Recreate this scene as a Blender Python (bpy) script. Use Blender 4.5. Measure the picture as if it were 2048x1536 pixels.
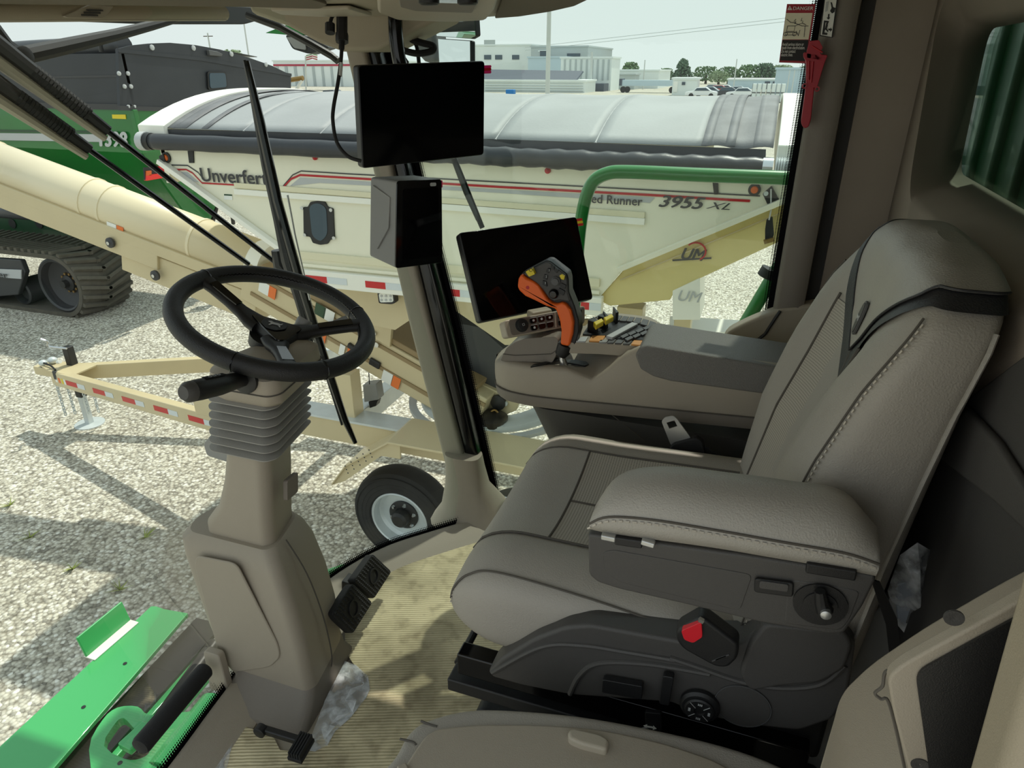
import bpy, bmesh, math, random
from mathutils import Vector, Matrix
random.seed(7)
for o in list(bpy.data.objects): bpy.data.objects.remove(o)
SC = bpy.context.scene
COL = SC.collection
R = math.radians

# ---------------------------------------------------------------- camera, sky, sun, exposure
CAM_Z, PITCH, YAW, FPX = 3.8, R(24.8), R(19.4), 1365.33
cam = bpy.data.cameras.new('camera'); cam.lens = 24; cam.sensor_width = 36; cam.clip_start = .02; cam.clip_end = 2000
camo = bpy.data.objects.new('camera', cam); COL.objects.link(camo)
camo.location = (0, 0, CAM_Z); camo.rotation_euler = (R(90) - PITCH, 0, YAW); SC.camera = camo

w = bpy.data.worlds.new('world'); SC.world = w; w.use_nodes = True
nt = w.node_tree; nt.nodes.clear()
out = nt.nodes.new('ShaderNodeOutputWorld'); bg = nt.nodes.new('ShaderNodeBackground')
tc = nt.nodes.new('ShaderNodeTexCoord'); sp = nt.nodes.new('ShaderNodeSeparateXYZ'); rp = nt.nodes.new('ShaderNodeValToRGB')
nt.links.new(tc.outputs['Generated'], sp.inputs[0]); nt.links.new(sp.outputs['Z'], rp.inputs[0])
rp.color_ramp.elements[0].position = 0.0; rp.color_ramp.elements[0].color = (.84, .885, .88, 1)
rp.color_ramp.elements[1].position = .8; rp.color_ramp.elements[1].color = (.72, .82, .88, 1)
nt.links.new(rp.outputs[0], bg.inputs[0]); bg.inputs[1].default_value = 1.0
nt.links.new(bg.outputs[0], out.inputs[0])

SUN_DIR = Vector((.12, .53, 1)).normalized()          # towards the sun: high, beyond the wagon
sl = bpy.data.lights.new('sun', 'SUN'); sl.energy = 3.6; sl.angle = R(.9); sl.color = (1, .95, .85)
so = bpy.data.objects.new('sun', sl); COL.objects.link(so); so.location = (5, 12, 30)
so.rotation_euler = SUN_DIR.to_track_quat('Z', 'Y').to_euler()

vs = SC.view_settings; vs.view_transform = 'Standard'; vs.look = 'None'; vs.exposure = 0.0; vs.gamma = 1; vs.use_curve_mapping = False
SC.cycles.max_bounces = 12; SC.cycles.transparent_max_bounces = 24; SC.cycles.diffuse_bounces = 6

# ---------------------------------------------------------------- survey helper: sight line through a photo point meets a real plane
_H = Vector((-math.sin(YAW), math.cos(YAW), 0)); _R = Vector((math.cos(YAW), math.sin(YAW), 0)); _Z = Vector((0, 0, 1))
_F = _H * math.cos(PITCH) - _Z * math.sin(PITCH); _U = _H * math.sin(PITCH) + _Z * math.cos(PITCH)
def on(ax, v, *pts):
    i = 'xyz'.index(ax); o = []; C = Vector((0, 0, CAM_Z))
    for x, y in pts:
        d = _F + _R * ((x - 1024) / FPX) + _U * ((768 - y) / FPX)
        o.append(C + d * ((v - C[i]) / d[i]))
    return o
def on1(ax, v, x, y): return on(ax, v, (x, y))[0]

# ---------------------------------------------------------------- materials
def lin(c):
    return tuple(((v / 255) / 12.92 if v / 255 <= .04045 else ((v / 255 + .055) / 1.055) ** 2.4) for v in c[:3]) + (1,)
MATS = {}
def mat(name, c, rough=.5, metal=0, spec=.5, var=None, bump=None, coat=0, em=0, alpha=None):
    """var=(scale, amount) colour noise; bump=(scale, strength) fine relief"""
    m = bpy.data.materials.new(name); m.use_nodes = True; t = m.node_tree; b = t.nodes['Principled BSDF']
    col = lin(c)
    b.inputs['Base Color'].default_value = col; b.inputs['Roughness'].default_value = rough
    b.inputs['Metallic'].default_value = metal; b.inputs['Specular IOR Level'].default_value = spec
    b.inputs['Coat Weight'].default_value = coat
    co = None
    if var or bump:
        co = t.nodes.new('ShaderNodeTexCoord')
    if var:
        n = t.nodes.new('ShaderNodeTexNoise'); n.inputs['Scale'].default_value = var[0]; n.inputs['Detail'].default_value = 4
        t.links.new(co.outputs['Object'], n.inputs['Vector'])
        r = t.nodes.new('ShaderNodeValToRGB'); a = var[1]
        r.color_ramp.elements[0].position = .3; r.color_ramp.elements[1].position = .7
        r.color_ramp.elements[0].color = tuple(v * (1 - a) for v in col[:3]) + (1,)
        r.color_ramp.elements[1].color = tuple(min(1, v * (1 + a)) for v in col[:3]) + (1,)
        t.links.new(n.outputs['Fac'], r.inputs[0]); t.links.new(r.outputs[0], b.inputs['Base Color'])
    if bump:
        n = t.nodes.new('ShaderNodeTexNoise'); n.inputs['Scale'].default_value = bump[0]; n.inputs['Detail'].default_value = 3
        t.links.new(co.outputs['Object'], n.inputs['Vector'])
        bn = t.nodes.new('ShaderNodeBump'); bn.inputs['Strength'].default_value = bump[1]; bn.inputs['Distance'].default_value = .002
        t.links.new(n.outputs['Fac'], bn.inputs['Height']); t.links.new(bn.outputs[0], b.inputs['Normal'])
    if em:
        b.inputs['Emission Color'].default_value = col; b.inputs['Emission Strength'].default_value = em
    MATS[name] = m
    return m

def glass_mat(name, tint, refl=.5, gloss_col=(1, 1, 1, 1)):
    """thin pane: clear transmission plus a weak mirror share by fresnel"""
    m = bpy.data.materials.new(name); m.use_nodes = True; t = m.node_tree; t.nodes.clear()
    o = t.nodes.new('ShaderNodeOutputMaterial'); mx = t.nodes.new('ShaderNodeMixShader')
    tr = t.nodes.new('ShaderNodeBsdfTransparent'); tr.inputs[0].default_value = tint
    g = t.nodes.new('ShaderNodeBsdfGlossy'); g.inputs['Roughness'].default_value = .02; g.inputs[0].default_value = gloss_col
    f = t.nodes.new('ShaderNodeFresnel'); f.inputs[0].default_value = 1.45
    mu = t.nodes.new('ShaderNodeMath'); mu.operation = 'MULTIPLY'; mu.inputs[1].default_value = refl
    t.links.new(f.outputs[0], mu.inputs[0]); t.links.new(mu.outputs[0], mx.inputs[0])
    t.links.new(tr.outputs[0], mx.inputs[1]); t.links.new(g.outputs[0], mx.inputs[2]); t.links.new(mx.outputs[0], o.inputs[0])
    MATS[name] = m
    return m

# interior
mat('taupe', (163, 153, 137), .55, bump=(900, .25))
mat('taupe_light', (172, 162, 144), .5, bump=(900, .25))
mat('headliner', (166, 155, 134), .6, bump=(700, .3))
mat('mesh_cloth', (120, 110, 92), .9, bump=(1500, .8))
mat('taupe_dark', (126, 118, 108), .55, bump=(900, .25))
mat('charcoal', (74, 72, 70), .5, bump=(900, .3))
mat('lid', (118, 115, 110), .45, bump=(500, .9))
mat('wall_cloth', (152, 141, 128), .75, var=(6, .06), bump=(1200, .3))
mat('wall_dark', (66, 64, 62), .7, bump=(900, .3))
mat('leather', (163, 157, 147), .5, var=(5, .05), bump=(420, .45))
mat('leather_top', (168, 163, 154), .45, var=(5, .05), bump=(420, .45))
mat('leather_black', (44, 44, 46), .5, bump=(420, .4))
mat('seam', (88, 83, 76), .8)
mat('stitch', (196, 188, 174), .7)
mat('black_plastic', (30, 30, 31), .45, bump=(900, .2))
mat('black_gloss', (10, 10, 11), .12)
mat('screen', (4, 4, 5), .08, spec=.25)
mat('rubber', (27, 27, 28), .7, bump=(600, .4))
mat('wheel_leather', (33, 33, 34), .5, bump=(500, .5))
mat('grey_plastic', (150, 150, 147), .5, bump=(700, .2))
mat('grey_dark', (86, 86, 86), .5)
mat('boot', (152, 149, 142), .6, bump=(500, .3))
mat('orange', (242, 104, 30), .45)
mat('yellow', (228, 204, 40), .4)
mat('amber', (214, 150, 78), .5)
mat('red', (224, 26, 44), .35)
mat('dark_red', (172, 30, 46), .4)
mat('pink', (235, 30, 120), .5)
mat('white', (238, 238, 232), .5)
mat('print_grey', (190, 192, 192), .6)
mat('print_dark', (40, 40, 40), .6)
mat('chrome', (205, 207, 208), .22, metal=1)
mat('steel', (200, 202, 202), .35, metal=.8, var=(20, .1))
mat('bag', (150, 160, 175), .4)
# exterior
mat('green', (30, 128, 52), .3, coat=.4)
mat('green_sunlit', (66, 172, 96), .3, coat=.5)  # lighter copy of green, sunlight and glass haze put into the colour
mat('green_body', (24, 112, 44), .35, coat=.4, var=(1.2, .08))
mat('green_dark', (18, 66, 36), .4, coat=.2)
mat('cream', (240, 236, 214), .35, coat=.3, var=(1.5, .04))
mat('cream_fold_shade', (228, 221, 190), .4)  # darker copy of cream, shading of the side wall folds in the colour
mat('tan_light', (230, 216, 182), .4, coat=.2)
mat('cream_white', (246, 244, 232), .4)
mat('tan', (206, 190, 152), .42, coat=.2, var=(2, .05))
mat('tan_yellow', (222, 205, 140), .42, coat=.2, var=(2, .05))
mat('tan_dark', (150, 128, 92), .5)
mat('galv', (206, 212, 212), .4, metal=.25, var=(9, .06))
mat('tarp', (158, 160, 160), .6, var=(2.2, .09), bump=(60, .5))
mat('tarp_dark', (118, 118, 120), .65, var=(6, .2), bump=(80, .6))
mat('tarp_black', (52, 54, 58), .4, var=(6, .1), bump=(30, .6))
mat('tank_black', (44, 47, 52), .45, var=(3, .12))
mat('tire', (46, 45, 43), .85, var=(10, .15), bump=(120, .5))
mat('track_rubber', (88, 83, 73), .85, var=(8, .15), bump=(90, .5))
mat('dark_steel', (40, 36, 31), .35, metal=.2, var=(7, .35))
mat('pipe', (84, 86, 92), .3, metal=.7)
mat('brass', (150, 120, 70), .4, metal=.7)
mat('decal_red', (186, 24, 34), .45)
mat('tape_red', (200, 36, 38), .4)
mat('tape_white', (216, 222, 224), .4)
mat('decal_orange', (232, 118, 50), .5)
mat('decal_dark', (58, 58, 60), .5)
mat('decal_grey', (186, 188, 188), .5)
mat('decal_beige', (246, 240, 212), .5)
mat('amber_lamp', (214, 96, 26), .3)
mat('red_lamp', (236, 48, 40), .3)
mat('concrete_pole', (196, 200, 196), .7)
mat('bldg_white', (226, 232, 230), .7, var=(.2, .03))
mat('bldg_grey', (176, 184, 184), .7, var=(.2, .04))
mat('bldg_blue', (186, 204, 214), .7, var=(.2, .04))
mat('bldg_dark', (74, 82, 94), .7)
mat('bldg_stripe', (176, 66, 84), .7)
mat('glass_dark', (60, 78, 90), .2)
mat('blue', (40, 120, 190), .6)
mat('bark', (80, 66, 50), .9)
mat('leaf', (96, 122, 82), .8, var=(1.2, .3))
mat('leaf_dark', (76, 100, 76), .8, var=(1.2, .3))
mat('leaf_pale', (134, 150, 116), .8, var=(1.2, .25))
mat('grass', (150, 160, 80), .9, var=(3, .3))
mat('car_white', (232, 234, 236), .25, coat=.5)
mat('car_silver', (168, 176, 182), .25, coat=.5)
mat('car_black', (38, 44, 54), .25, coat=.5)
mat('car_red', (170, 60, 56), .25, coat=.5)
mat('mirror', (225, 230, 230), .02, metal=1)
glass_mat('windshield_glass', (.91, .97, .945, 1), .42)
glass_mat('window_glass', (.93, .985, .955, 1), .55)
glass_mat('rear_glass', (.6, .7, .64, 1), .3)
def film_mat():
    m = bpy.data.materials.new('clear_film'); m.use_nodes = True; t = m.node_tree; b = t.nodes['Principled BSDF']; o = t.nodes['Material Output']; MATS['clear_film'] = m
    b.inputs['Base Color'].default_value = (.78, .8, .82, 1); b.inputs['Roughness'].default_value = .14; b.inputs['Specular IOR Level'].default_value = .9
    tr = t.nodes.new('ShaderNodeBsdfTransparent'); mx = t.nodes.new('ShaderNodeMixShader'); co = t.nodes.new('ShaderNodeTexCoord'); n = t.nodes.new('ShaderNodeTexNoise'); n.inputs['Scale'].default_value = 34; n.inputs['Detail'].default_value = 5
    r = t.nodes.new('ShaderNodeValToRGB'); r.color_ramp.elements[0].position = .42; r.color_ramp.elements[0].color = (.16, .16, .16, 1); r.color_ramp.elements[1].position = .66; r.color_ramp.elements[1].color = (.75, .75, .75, 1)
    t.links.new(co.outputs['Object'], n.inputs['Vector']); t.links.new(n.outputs['Fac'], r.inputs[0]); t.links.new(r.outputs[0], mx.inputs[0]); t.links.new(tr.outputs[0], mx.inputs[1]); t.links.new(b.outputs[0], mx.inputs[2]); t.links.new(mx.outputs[0], o.inputs[0])
    bn = t.nodes.new('ShaderNodeBump'); bn.inputs['Strength'].default_value = .8; bn.inputs['Distance'].default_value = .01; t.links.new(n.outputs['Fac'], bn.inputs['Height']); t.links.new(bn.outputs[0], b.inputs['Normal'])
film_mat()


# ---------------------------------------------------------------- mesh helpers
LOC = {}
class MB:
    def __init__(s): s.v = []; s.f = []; s.uv = None
    def add(s, vs, fs):
        b = len(s.v); s.v += [Vector(p) for p in vs]; s.f += [tuple(b + i for i in q) for q in fs]; return s
    def obox(s, c, ax, ay, az, sx, sy, sz):
        c = Vector(c); ax = Vector(ax).normalized() * sx / 2; ay = Vector(ay).normalized() * sy / 2; az = Vector(az).normalized() * sz / 2
        p = [c + ax * i + ay * j + az * k for k in (-1, 1) for j in (-1, 1) for i in (-1, 1)]
        return s.add(p, [(0, 2, 3, 1), (4, 5, 7, 6), (0, 1, 5, 4), (2, 6, 7, 3), (0, 4, 6, 2), (1, 3, 7, 5)])
    def box(s, c, size, rz=0):
        cx, sx = math.cos(rz), math.sin(rz)
        return s.obox(c, (cx, sx, 0), (-sx, cx, 0), (0, 0, 1), *size)
    def bb(s, x0, x1, y0, y1, z0, z1):
        return s.box(((x0 + x1) / 2, (y0 + y1) / 2, (z0 + z1) / 2), (abs(x1 - x0), abs(y1 - y0), abs(z1 - z0)))
    def beam(s, a, b, w, h, up=(0, 0, 1)):
        a = Vector(a); b = Vector(b); d = (b - a); L = d.length; d.normalize()
        side = d.cross(Vector(up)).normalized(); u = side.cross(d)
        return s.obox((a + b) / 2, d, side, u, L, w, h)
    def prism(s, poly, vec):
        poly = [Vector(p) for p in poly]; n = len(poly); vec = Vector(vec)
        nrm = Vector((0, 0, 0))
        for i in range(n): nrm += poly[i].cross(poly[(i + 1) % n])
        if nrm.dot(vec) > 0: poly = poly[::-1]
        vs = poly + [p + vec for p in poly]
        return s.add(vs, [tuple(range(n)), tuple(range(2 * n - 1, n - 1, -1))] + [(i, i + n, (i + 1) % n + n, (i + 1) % n) for i in range(n)])
    def loft(s, rings, closed=True, cap=True):
        n = len(rings[0]); vs = [p for r in rings for p in r]; fs = []
        for k in range(len(rings) - 1):
            for i in range(n if closed else n - 1):
                j = (i + 1) % n
                fs.append((k * n + i, k * n + j, (k + 1) * n + j, (k + 1) * n + i))
        if cap and closed:
            fs.append(tuple(range(n - 1, -1, -1))); fs.append(tuple(range((len(rings) - 1) * n, len(rings) * n)))
        return s.add(vs, fs)
    def tube(s, path, r, n=12, cap=True, flat=None, closed=False):
        P = [Vector(p) for p in path]; m = len(P); rr = r if isinstance(r, (list, tuple)) else [r] * m
        rings = []; u = None
        for i in range(m):
            if closed: d = P[(i + 1) % m] - P[i - 1]
            else: d = P[min(i + 1, m - 1)] - P[max(i - 1, 0)]
            d.normalize()
            if u is None:
                u = d.orthogonal().normalized() if flat is None else (Vector(flat) - d * Vector(flat).dot(d)).normalized()
            else: u = (u - d * u.dot(d)).normalized()
            v = d.cross(u)
            rings.append([P[i] + (u * math.cos(2 * math.pi * k / n) + v * math.sin(2 * math.pi * k / n)) * rr[i] for k in range(n)])
        if closed: rings.append(rings[0])
        return s.loft(rings, True, cap and not closed)
    def lathe(s, c, axis, prof, n=24, cap=True):
        c = Vector(c); d = Vector(axis).normalized(); u = d.orthogonal().normalized(); v = d.cross(u)
        rings = [[c + d * h + (u * math.cos(2 * math.pi * k / n) + v * math.sin(2 * math.pi * k / n)) * max(r, 1e-5) for k in range(n)] for r, h in prof]
        return s.loft(rings, True, cap)
    def cyl(s, a, b, r, n=16): return s.tube([a, b], r, n)
    def ball(s, c, rx, ry, rz, n=12):
        c = Vector(c); rings = []
        for k in range(n + 1):
            t = -math.pi / 2 + math.pi * k / n
            rings.append([c + Vector((rx * math.cos(t) * math.cos(2 * math.pi * i / (2 * n)), ry * math.cos(t) * math.sin(2 * math.pi * i / (2 * n)), rz * math.sin(t))) for i in range(2 * n)])
        return s.loft(rings, True, False)
    def grid(s, fn, nu, nv):
        base = len(s.v)
        vs = [fn(i / nu, j / nv) for j in range(nv + 1) for i in range(nu + 1)]
        fs = [(j * (nu + 1) + i, j * (nu + 1) + i + 1, (j + 1) * (nu + 1) + i + 1, (j + 1) * (nu + 1) + i) for j in range(nv) for i in range(nu)]
        s.add(vs, fs)
        if s.uv is None: s.uv = {}
        for j in range(nv + 1):
            for i in range(nu + 1): s.uv[base + j * (nu + 1) + i] = (i / nu, j / nv)
        return s
    def build(s, name, m, parent=None, bevel=0, seg=2, sub=0, smooth=35, solid=0, label=None, kind=None, off=0):
        me = bpy.data.meshes.new(name)
        if parent is None:
            xs = [p.x for p in s.v]; ys = [p.y for p in s.v]; zs = [p.z for p in s.v]
            base = Vector(((min(xs) + max(xs)) / 2, (min(ys) + max(ys)) / 2, min(zs)))
        else: base = LOC[parent.name]
        me.from_pydata([p - base for p in s.v], [], s.f)
        if s.uv:
            ul = me.uv_layers.new(name='UVMap')
            for lp in me.loops: ul.data[lp.index].uv = s.uv.get(lp.vertex_index, (0, 0))
        bm = bmesh.new(); bm.from_mesh(me); bmesh.ops.recalc_face_normals(bm, faces=bm.faces); bm.to_mesh(me); bm.free()
        me.polygons.foreach_set('use_smooth', [bool(smooth)] * len(me.polygons))
        if smooth and smooth < 180 and not sub: me.set_sharp_from_angle(angle=R(smooth))
        me.materials.append(MATS[m] if isinstance(m, str) else m)
        o = bpy.data.objects.new(name, me); COL.objects.link(o)
        if parent is None: o.location = base
        else: o.parent = parent
        LOC[o.name] = base
        if solid:
            md = o.modifiers.new('solid', 'SOLIDIFY'); md.thickness = solid; md.offset = off
        if bevel:
            md = o.modifiers.new('bevel', 'BEVEL'); md.width = bevel; md.segments = seg; md.limit_method = 'ANGLE'; md.angle_limit = R(30); md.harden_normals = True
        if sub:
            md = o.modifiers.new('sub', 'SUBSURF'); md.levels = sub; md.render_levels = sub
        if label: o['label'] = label
        if kind: o['kind'] = kind
        return o

def tag(o, label, cat, group=None, kind=None):
    o['label'] = label; o['category'] = cat
    if group: o['group'] = group
    if kind: o['kind'] = kind
    return o
def thing(name, label, cat, loc, group=None):
    o = bpy.data.objects.new(name, None); COL.objects.link(o); o.location = loc; o.empty_display_size = .1
    LOC[o.name] = Vector(loc)
    return tag(o, label, cat, group)
def struct(o, label=None, cat=None):
    o['kind'] = 'structure'
    if label: o['label'] = label
    if cat: o['category'] = cat
    return o
def copy_tree(o, delta, parent=None, label=None):
    c = o.copy(); COL.objects.link(c)
    if parent is None: c.location = o.location + Vector(delta); LOC[c.name] = LOC[o.name] + Vector(delta)
    else: c.parent = parent; LOC[c.name] = LOC[parent.name]
    for ch in list(o.children): copy_tree(ch, delta, c)
    if label: c['label'] = label
    return c

def text(name, s, size, org, xd, yd, m, parent, ext=.0008, bold=0, shear=0, sx=1, align='LEFT', fit=None):
    cu = bpy.data.curves.new(name, 'FONT'); cu.body = s; cu.size = 1; cu.extrude = 0; cu.shear = shear; cu.align_x = align
    cu.resolution_u = 3
    to = bpy.data.objects.new(name, cu); COL.objects.link(to)
    dg = bpy.context.evaluated_depsgraph_get(); me = bpy.data.meshes.new_from_object(to.evaluated_get(dg))
    bpy.data.objects.remove(to)
    xd = Vector(xd).normalized(); yd = Vector(yd).normalized(); nd = xd.cross(yd)
    b = MB(); org = Vector(org)
    if fit:
        x0 = min(v.co.x for v in me.vertices); sx = fit / (max(v.co.x for v in me.vertices) - x0) / size; org = org - xd * x0 * size * sx
    for k, (ox, oy) in enumerate(((0, 0),) if not bold else ((0, 0), (-1, 0), (1, 0), (0, -.6), (0, .6), (-.8, -.5), (.8, .5))):
        b.add([org + xd * ((v.co.x + ox * bold) * size * sx) + yd * ((v.co.y + oy * bold) * size) + nd * (ext + .00004 * k) for v in me.vertices], [tuple(p.vertices) for p in me.polygons])
    return b.build(name, m, parent, smooth=0)

def rpoly(pts, r, seg=4):
    """round the corners of a planar 3-D polygon"""
    pts = [Vector(p) for p in pts]; n = len(pts); out = []
    for i in range(n):
        p = pts[i]; a = pts[i - 1] - p; b = pts[(i + 1) % n] - p
        rr = min(r, a.length * .45, b.length * .45)
        a = p + a.normalized() * rr; b = p + b.normalized() * rr
        for k in range(seg + 1):
            t = k / seg; out.append(a * (1 - t) ** 2 + p * 2 * t * (1 - t) + b * t * t)
    return out
def smoothpath(pts, n=6, closed=False):
    """Catmull-Rom through the points"""
    P = [Vector(p) for p in pts]; m = len(P); out = []
    for i in range(m if closed else m - 1):
        p0 = P[i - 1] if (i > 0 or closed) else P[0]; p1 = P[i]; p2 = P[(i + 1) % m]; p3 = P[(i + 2) % m] if (closed or i + 2 < m) else P[-1]
        for k in range(n):
            t = k / n
            out.append(.5 * ((2 * p1) + (p2 - p0) * t + (2 * p0 - 5 * p1 + 4 * p2 - p3) * t * t + (3 * p1 - p0 - 3 * p2 + p3) * t ** 3))
    if not closed: out.append(P[-1])
    return out
def interp(tab, x):
    if x <= tab[0][0]: return tab[0][1]
    for (a, fa), (b, fb) in zip(tab, tab[1:]):
        if x <= b:
            t = (x - a) / (b - a); return fa + (fb - fa) * t
    return tab[-1][1]
def sp_(v, e): return math.copysign(abs(v) ** e, v)
X, Y, Z = Vector((1, 0, 0)), Vector((0, 1, 0)), Vector((0, 0, 1))
FL = 2.42                                             # cab floor height above the yard
# ---------------------------------------------------------------- special procedural materials
def nodes_mat(name):
    m = bpy.data.materials.new(name); m.use_nodes = True; MATS[name] = m
    return m, m.node_tree, m.node_tree.nodes['Principled BSDF']
def N(t, k, **kw):
    n = t.nodes.new(k)
    for a, b in kw.items():
        if a in n.inputs: n.inputs[a].default_value = b
        else: setattr(n, a, b)
    return n
def ramp(t, stops):
    r = t.nodes.new('ShaderNodeValToRGB'); e = r.color_ramp.elements
    while len(e) < len(stops): e.new(.5)
    for i, (p, c) in enumerate(stops): e[i].position = p; e[i].color = c
    return r
def mixc(t, fac, a, b, mode='MIX'):
    n = t.nodes.new('ShaderNodeMix'); n.data_type = 'RGBA'; n.blend_type = mode
    for sock, v in ((0, fac), (6, a), (7, b)):
        if isinstance(v, (int, float)): n.inputs[sock].default_value = v
        elif isinstance(v, tuple): n.inputs[sock].default_value = v
        else: t.links.new(v, n.inputs[sock])
    return n.outputs[2]

def make_gravel():
    m, t, b = nodes_mat('gravel'); co = N(t, 'ShaderNodeTexCoord').outputs['Object']
    v = N(t, 'ShaderNodeTexVoronoi', Scale=34.0); v2 = N(t, 'ShaderNodeTexVoronoi', Scale=15.0)
    n1 = N(t, 'ShaderNodeTexNoise', Scale=.35, Detail=4.0); n2 = N(t, 'ShaderNodeTexNoise', Scale=60.0, Detail=3.0)
    for n in (v, v2, n1, n2): t.links.new(co, n.inputs['Vector'])
    sepc = N(t, 'ShaderNodeSeparateColor'); t.links.new(v.outputs['Color'], sepc.inputs[0])
    stones = ramp(t, [(0, lin((150, 145, 133))), (.3, lin((194, 188, 172))), (.7, lin((222, 216, 199))), (1, lin((246, 243, 232)))])
    t.links.new(sepc.outputs[0], stones.inputs[0])
    gap = ramp(t, [(.0, (1, 1, 1, 1)), (.35, (1, 1, 1, 1)), (.8, (.5, .48, .45, 1))]); t.links.new(v.outputs['Distance'], gap.inputs[0])
    # distance is in cell units scaled; multiply
    mm = N(t, 'ShaderNodeMath', operation='MULTIPLY'); mm.inputs[1].default_value = 1.0
    t.links.new(v.outputs['Distance'], mm.inputs[0]); t.links.new(mm.outputs[0], gap.inputs[0])
    c = mixc(t, 1.0, stones.outputs[0], gap.outputs[0], 'MULTIPLY')
    big = ramp(t, [(.3, (.8, .79, .76, 1)), (.65, (1, 1, 1, 1))]); t.links.new(n1.outputs['Fac'], big.inputs[0])
    c = mixc(t, 1.0, c, big.outputs[0], 'MULTIPLY')
    t.links.new(c, b.inputs['Base Color']); b.inputs['Roughness'].default_value = .9
    bn = N(t, 'ShaderNodeBump', Strength=.9, Distance=.012); bn.invert = True
    t.links.new(v.outputs['Distance'], bn.inputs['Height']); t.links.new(bn.outputs[0], b.inputs['Normal'])
make_gravel()

def make_cardboard():
    m, t, b = nodes_mat('cardboard'); co = N(t, 'ShaderNodeTexCoord').outputs['Object']
    mp = N(t, 'ShaderNodeMapping'); mp.inputs['Rotation'].default_value = (0, 0, R(-21)); t.links.new(co, mp.inputs[0])
    wv = N(t, 'ShaderNodeTexWave', Scale=40.0, Distortion=1.0, Detail=2.0); wv.bands_direction = 'Y'
    t.links.new(mp.outputs[0], wv.inputs['Vector'])
    n1 = N(t, 'ShaderNodeTexNoise', Scale=4.0, Detail=6.0); n2 = N(t, 'ShaderNodeTexNoise', Scale=28.0, Detail=5.0)
    for n in (n1, n2): t.links.new(co, n.inputs['Vector'])
    base = ramp(t, [(0, lin((214, 199, 158))), (1, lin((242, 229, 190)))]); t.links.new(wv.outputs['Fac'], base.inputs[0])
    dirt = ramp(t, [(.36, (.50, .49, .47, 1)), (.58, (1, 1, 1, 1))]); t.links.new(n1.outputs['Fac'], dirt.inputs[0])
    d2 = ramp(t, [(.32, (.62, .6, .57, 1)), (.5, (1, 1, 1, 1))]); t.links.new(n2.outputs['Fac'], d2.inputs[0])
    c = mixc(t, 1.0, base.outputs[0], dirt.outputs[0], 'MULTIPLY'); c = mixc(t, .7, c, d2.outputs[0], 'MULTIPLY')
    t.links.new(c, b.inputs['Base Color']); b.inputs['Roughness'].default_value = .8
    bn = N(t, 'ShaderNodeBump', Strength=.55, Distance=.004); t.links.new(wv.outputs['Fac'], bn.inputs['Height']); t.links.new(bn.outputs[0], b.inputs['Normal'])
make_cardboard()

def make_perf(name, nu, nv):
    m, t, b = nodes_mat(name); co = N(t, 'ShaderNodeTexCoord')
    mp = N(t, 'ShaderNodeMapping'); mp.inputs['Scale'].default_value = (nu, nv, 1); t.links.new(co.outputs['UV'], mp.inputs[0])
    v = N(t, 'ShaderNodeTexVoronoi', Scale=1.0, Randomness=0.0); v.voronoi_dimensions = '2D'; t.links.new(mp.outputs[0], v.inputs['Vector'])
    r = ramp(t, [(.16, lin((60, 57, 53))), (.24, lin((176, 169, 156)))]); t.links.new(v.outputs['Distance'], r.inputs[0])
    t.links.new(r.outputs[0], b.inputs['Base Color']); b.inputs['Roughness'].default_value = .5
    bn = N(t, 'ShaderNodeBump', Strength=.4, Distance=.002); t.links.new(r.outputs[0], bn.inputs['Height']); t.links.new(bn.outputs[0], b.inputs['Normal'])
make_perf('perf_cushion', 46, 60); make_perf('perf_back', 44, 92)

def make_frit(name, nu, nv):
    """ceramic dots printed on glass, fading away from the edge (v = 0 solid, v = 1 clear)"""
    m = bpy.data.materials.new(name); m.use_nodes = True; t = m.node_tree; t.nodes.clear(); MATS[name] = m
    o = N(t, 'ShaderNodeOutputMaterial'); mx = N(t, 'ShaderNodeMixShader'); tr = N(t, 'ShaderNodeBsdfTransparent'); d = N(t, 'ShaderNodeBsdfDiffuse')
    d.inputs[0].default_value = (.008, .008, .009, 1)
    co = N(t, 'ShaderNodeTexCoord'); mp = N(t, 'ShaderNodeMapping'); mp.inputs['Scale'].default_value = (nu, nv, 1); t.links.new(co.outputs['UV'], mp.inputs[0])
    v = N(t, 'ShaderNodeTexVoronoi', Scale=1.0, Randomness=0.0); v.voronoi_dimensions = '2D'; t.links.new(mp.outputs[0], v.inputs['Vector'])
    s = N(t, 'ShaderNodeSeparateXYZ'); t.links.new(co.outputs['UV'], s.inputs[0])
    rr = N(t, 'ShaderNodeMapRange'); rr.inputs['From Min'].default_value = .3; rr.inputs['From Max'].default_value = 1; rr.inputs['To Min'].default_value = .75; rr.inputs['To Max'].default_value = .12
    t.links.new(s.outputs['Y'], rr.inputs['Value'])
    lt = N(t, 'ShaderNodeMath', operation='LESS_THAN'); t.links.new(v.outputs['Distance'], lt.inputs[0]); t.links.new(rr.outputs[0], lt.inputs[1])
    t.links.new(lt.outputs[0], mx.inputs[0]); t.links.new(tr.outputs[0], mx.inputs[1]); t.links.new(d.outputs[0], mx.inputs[2]); t.links.new(mx.outputs[0], o.inputs[0])
make_frit('frit', 300, 5); make_frit('frit_short', 120, 6)

# ---------------------------------------------------------------- the yard
g = MB().grid(lambda u, v: Vector((-160 + 320 * u, -30 + 330 * v, 0)), 8, 8).build('ground', 'gravel')
struct(g, 'pale crushed gravel yard around the machines', 'gravel yard')

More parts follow.
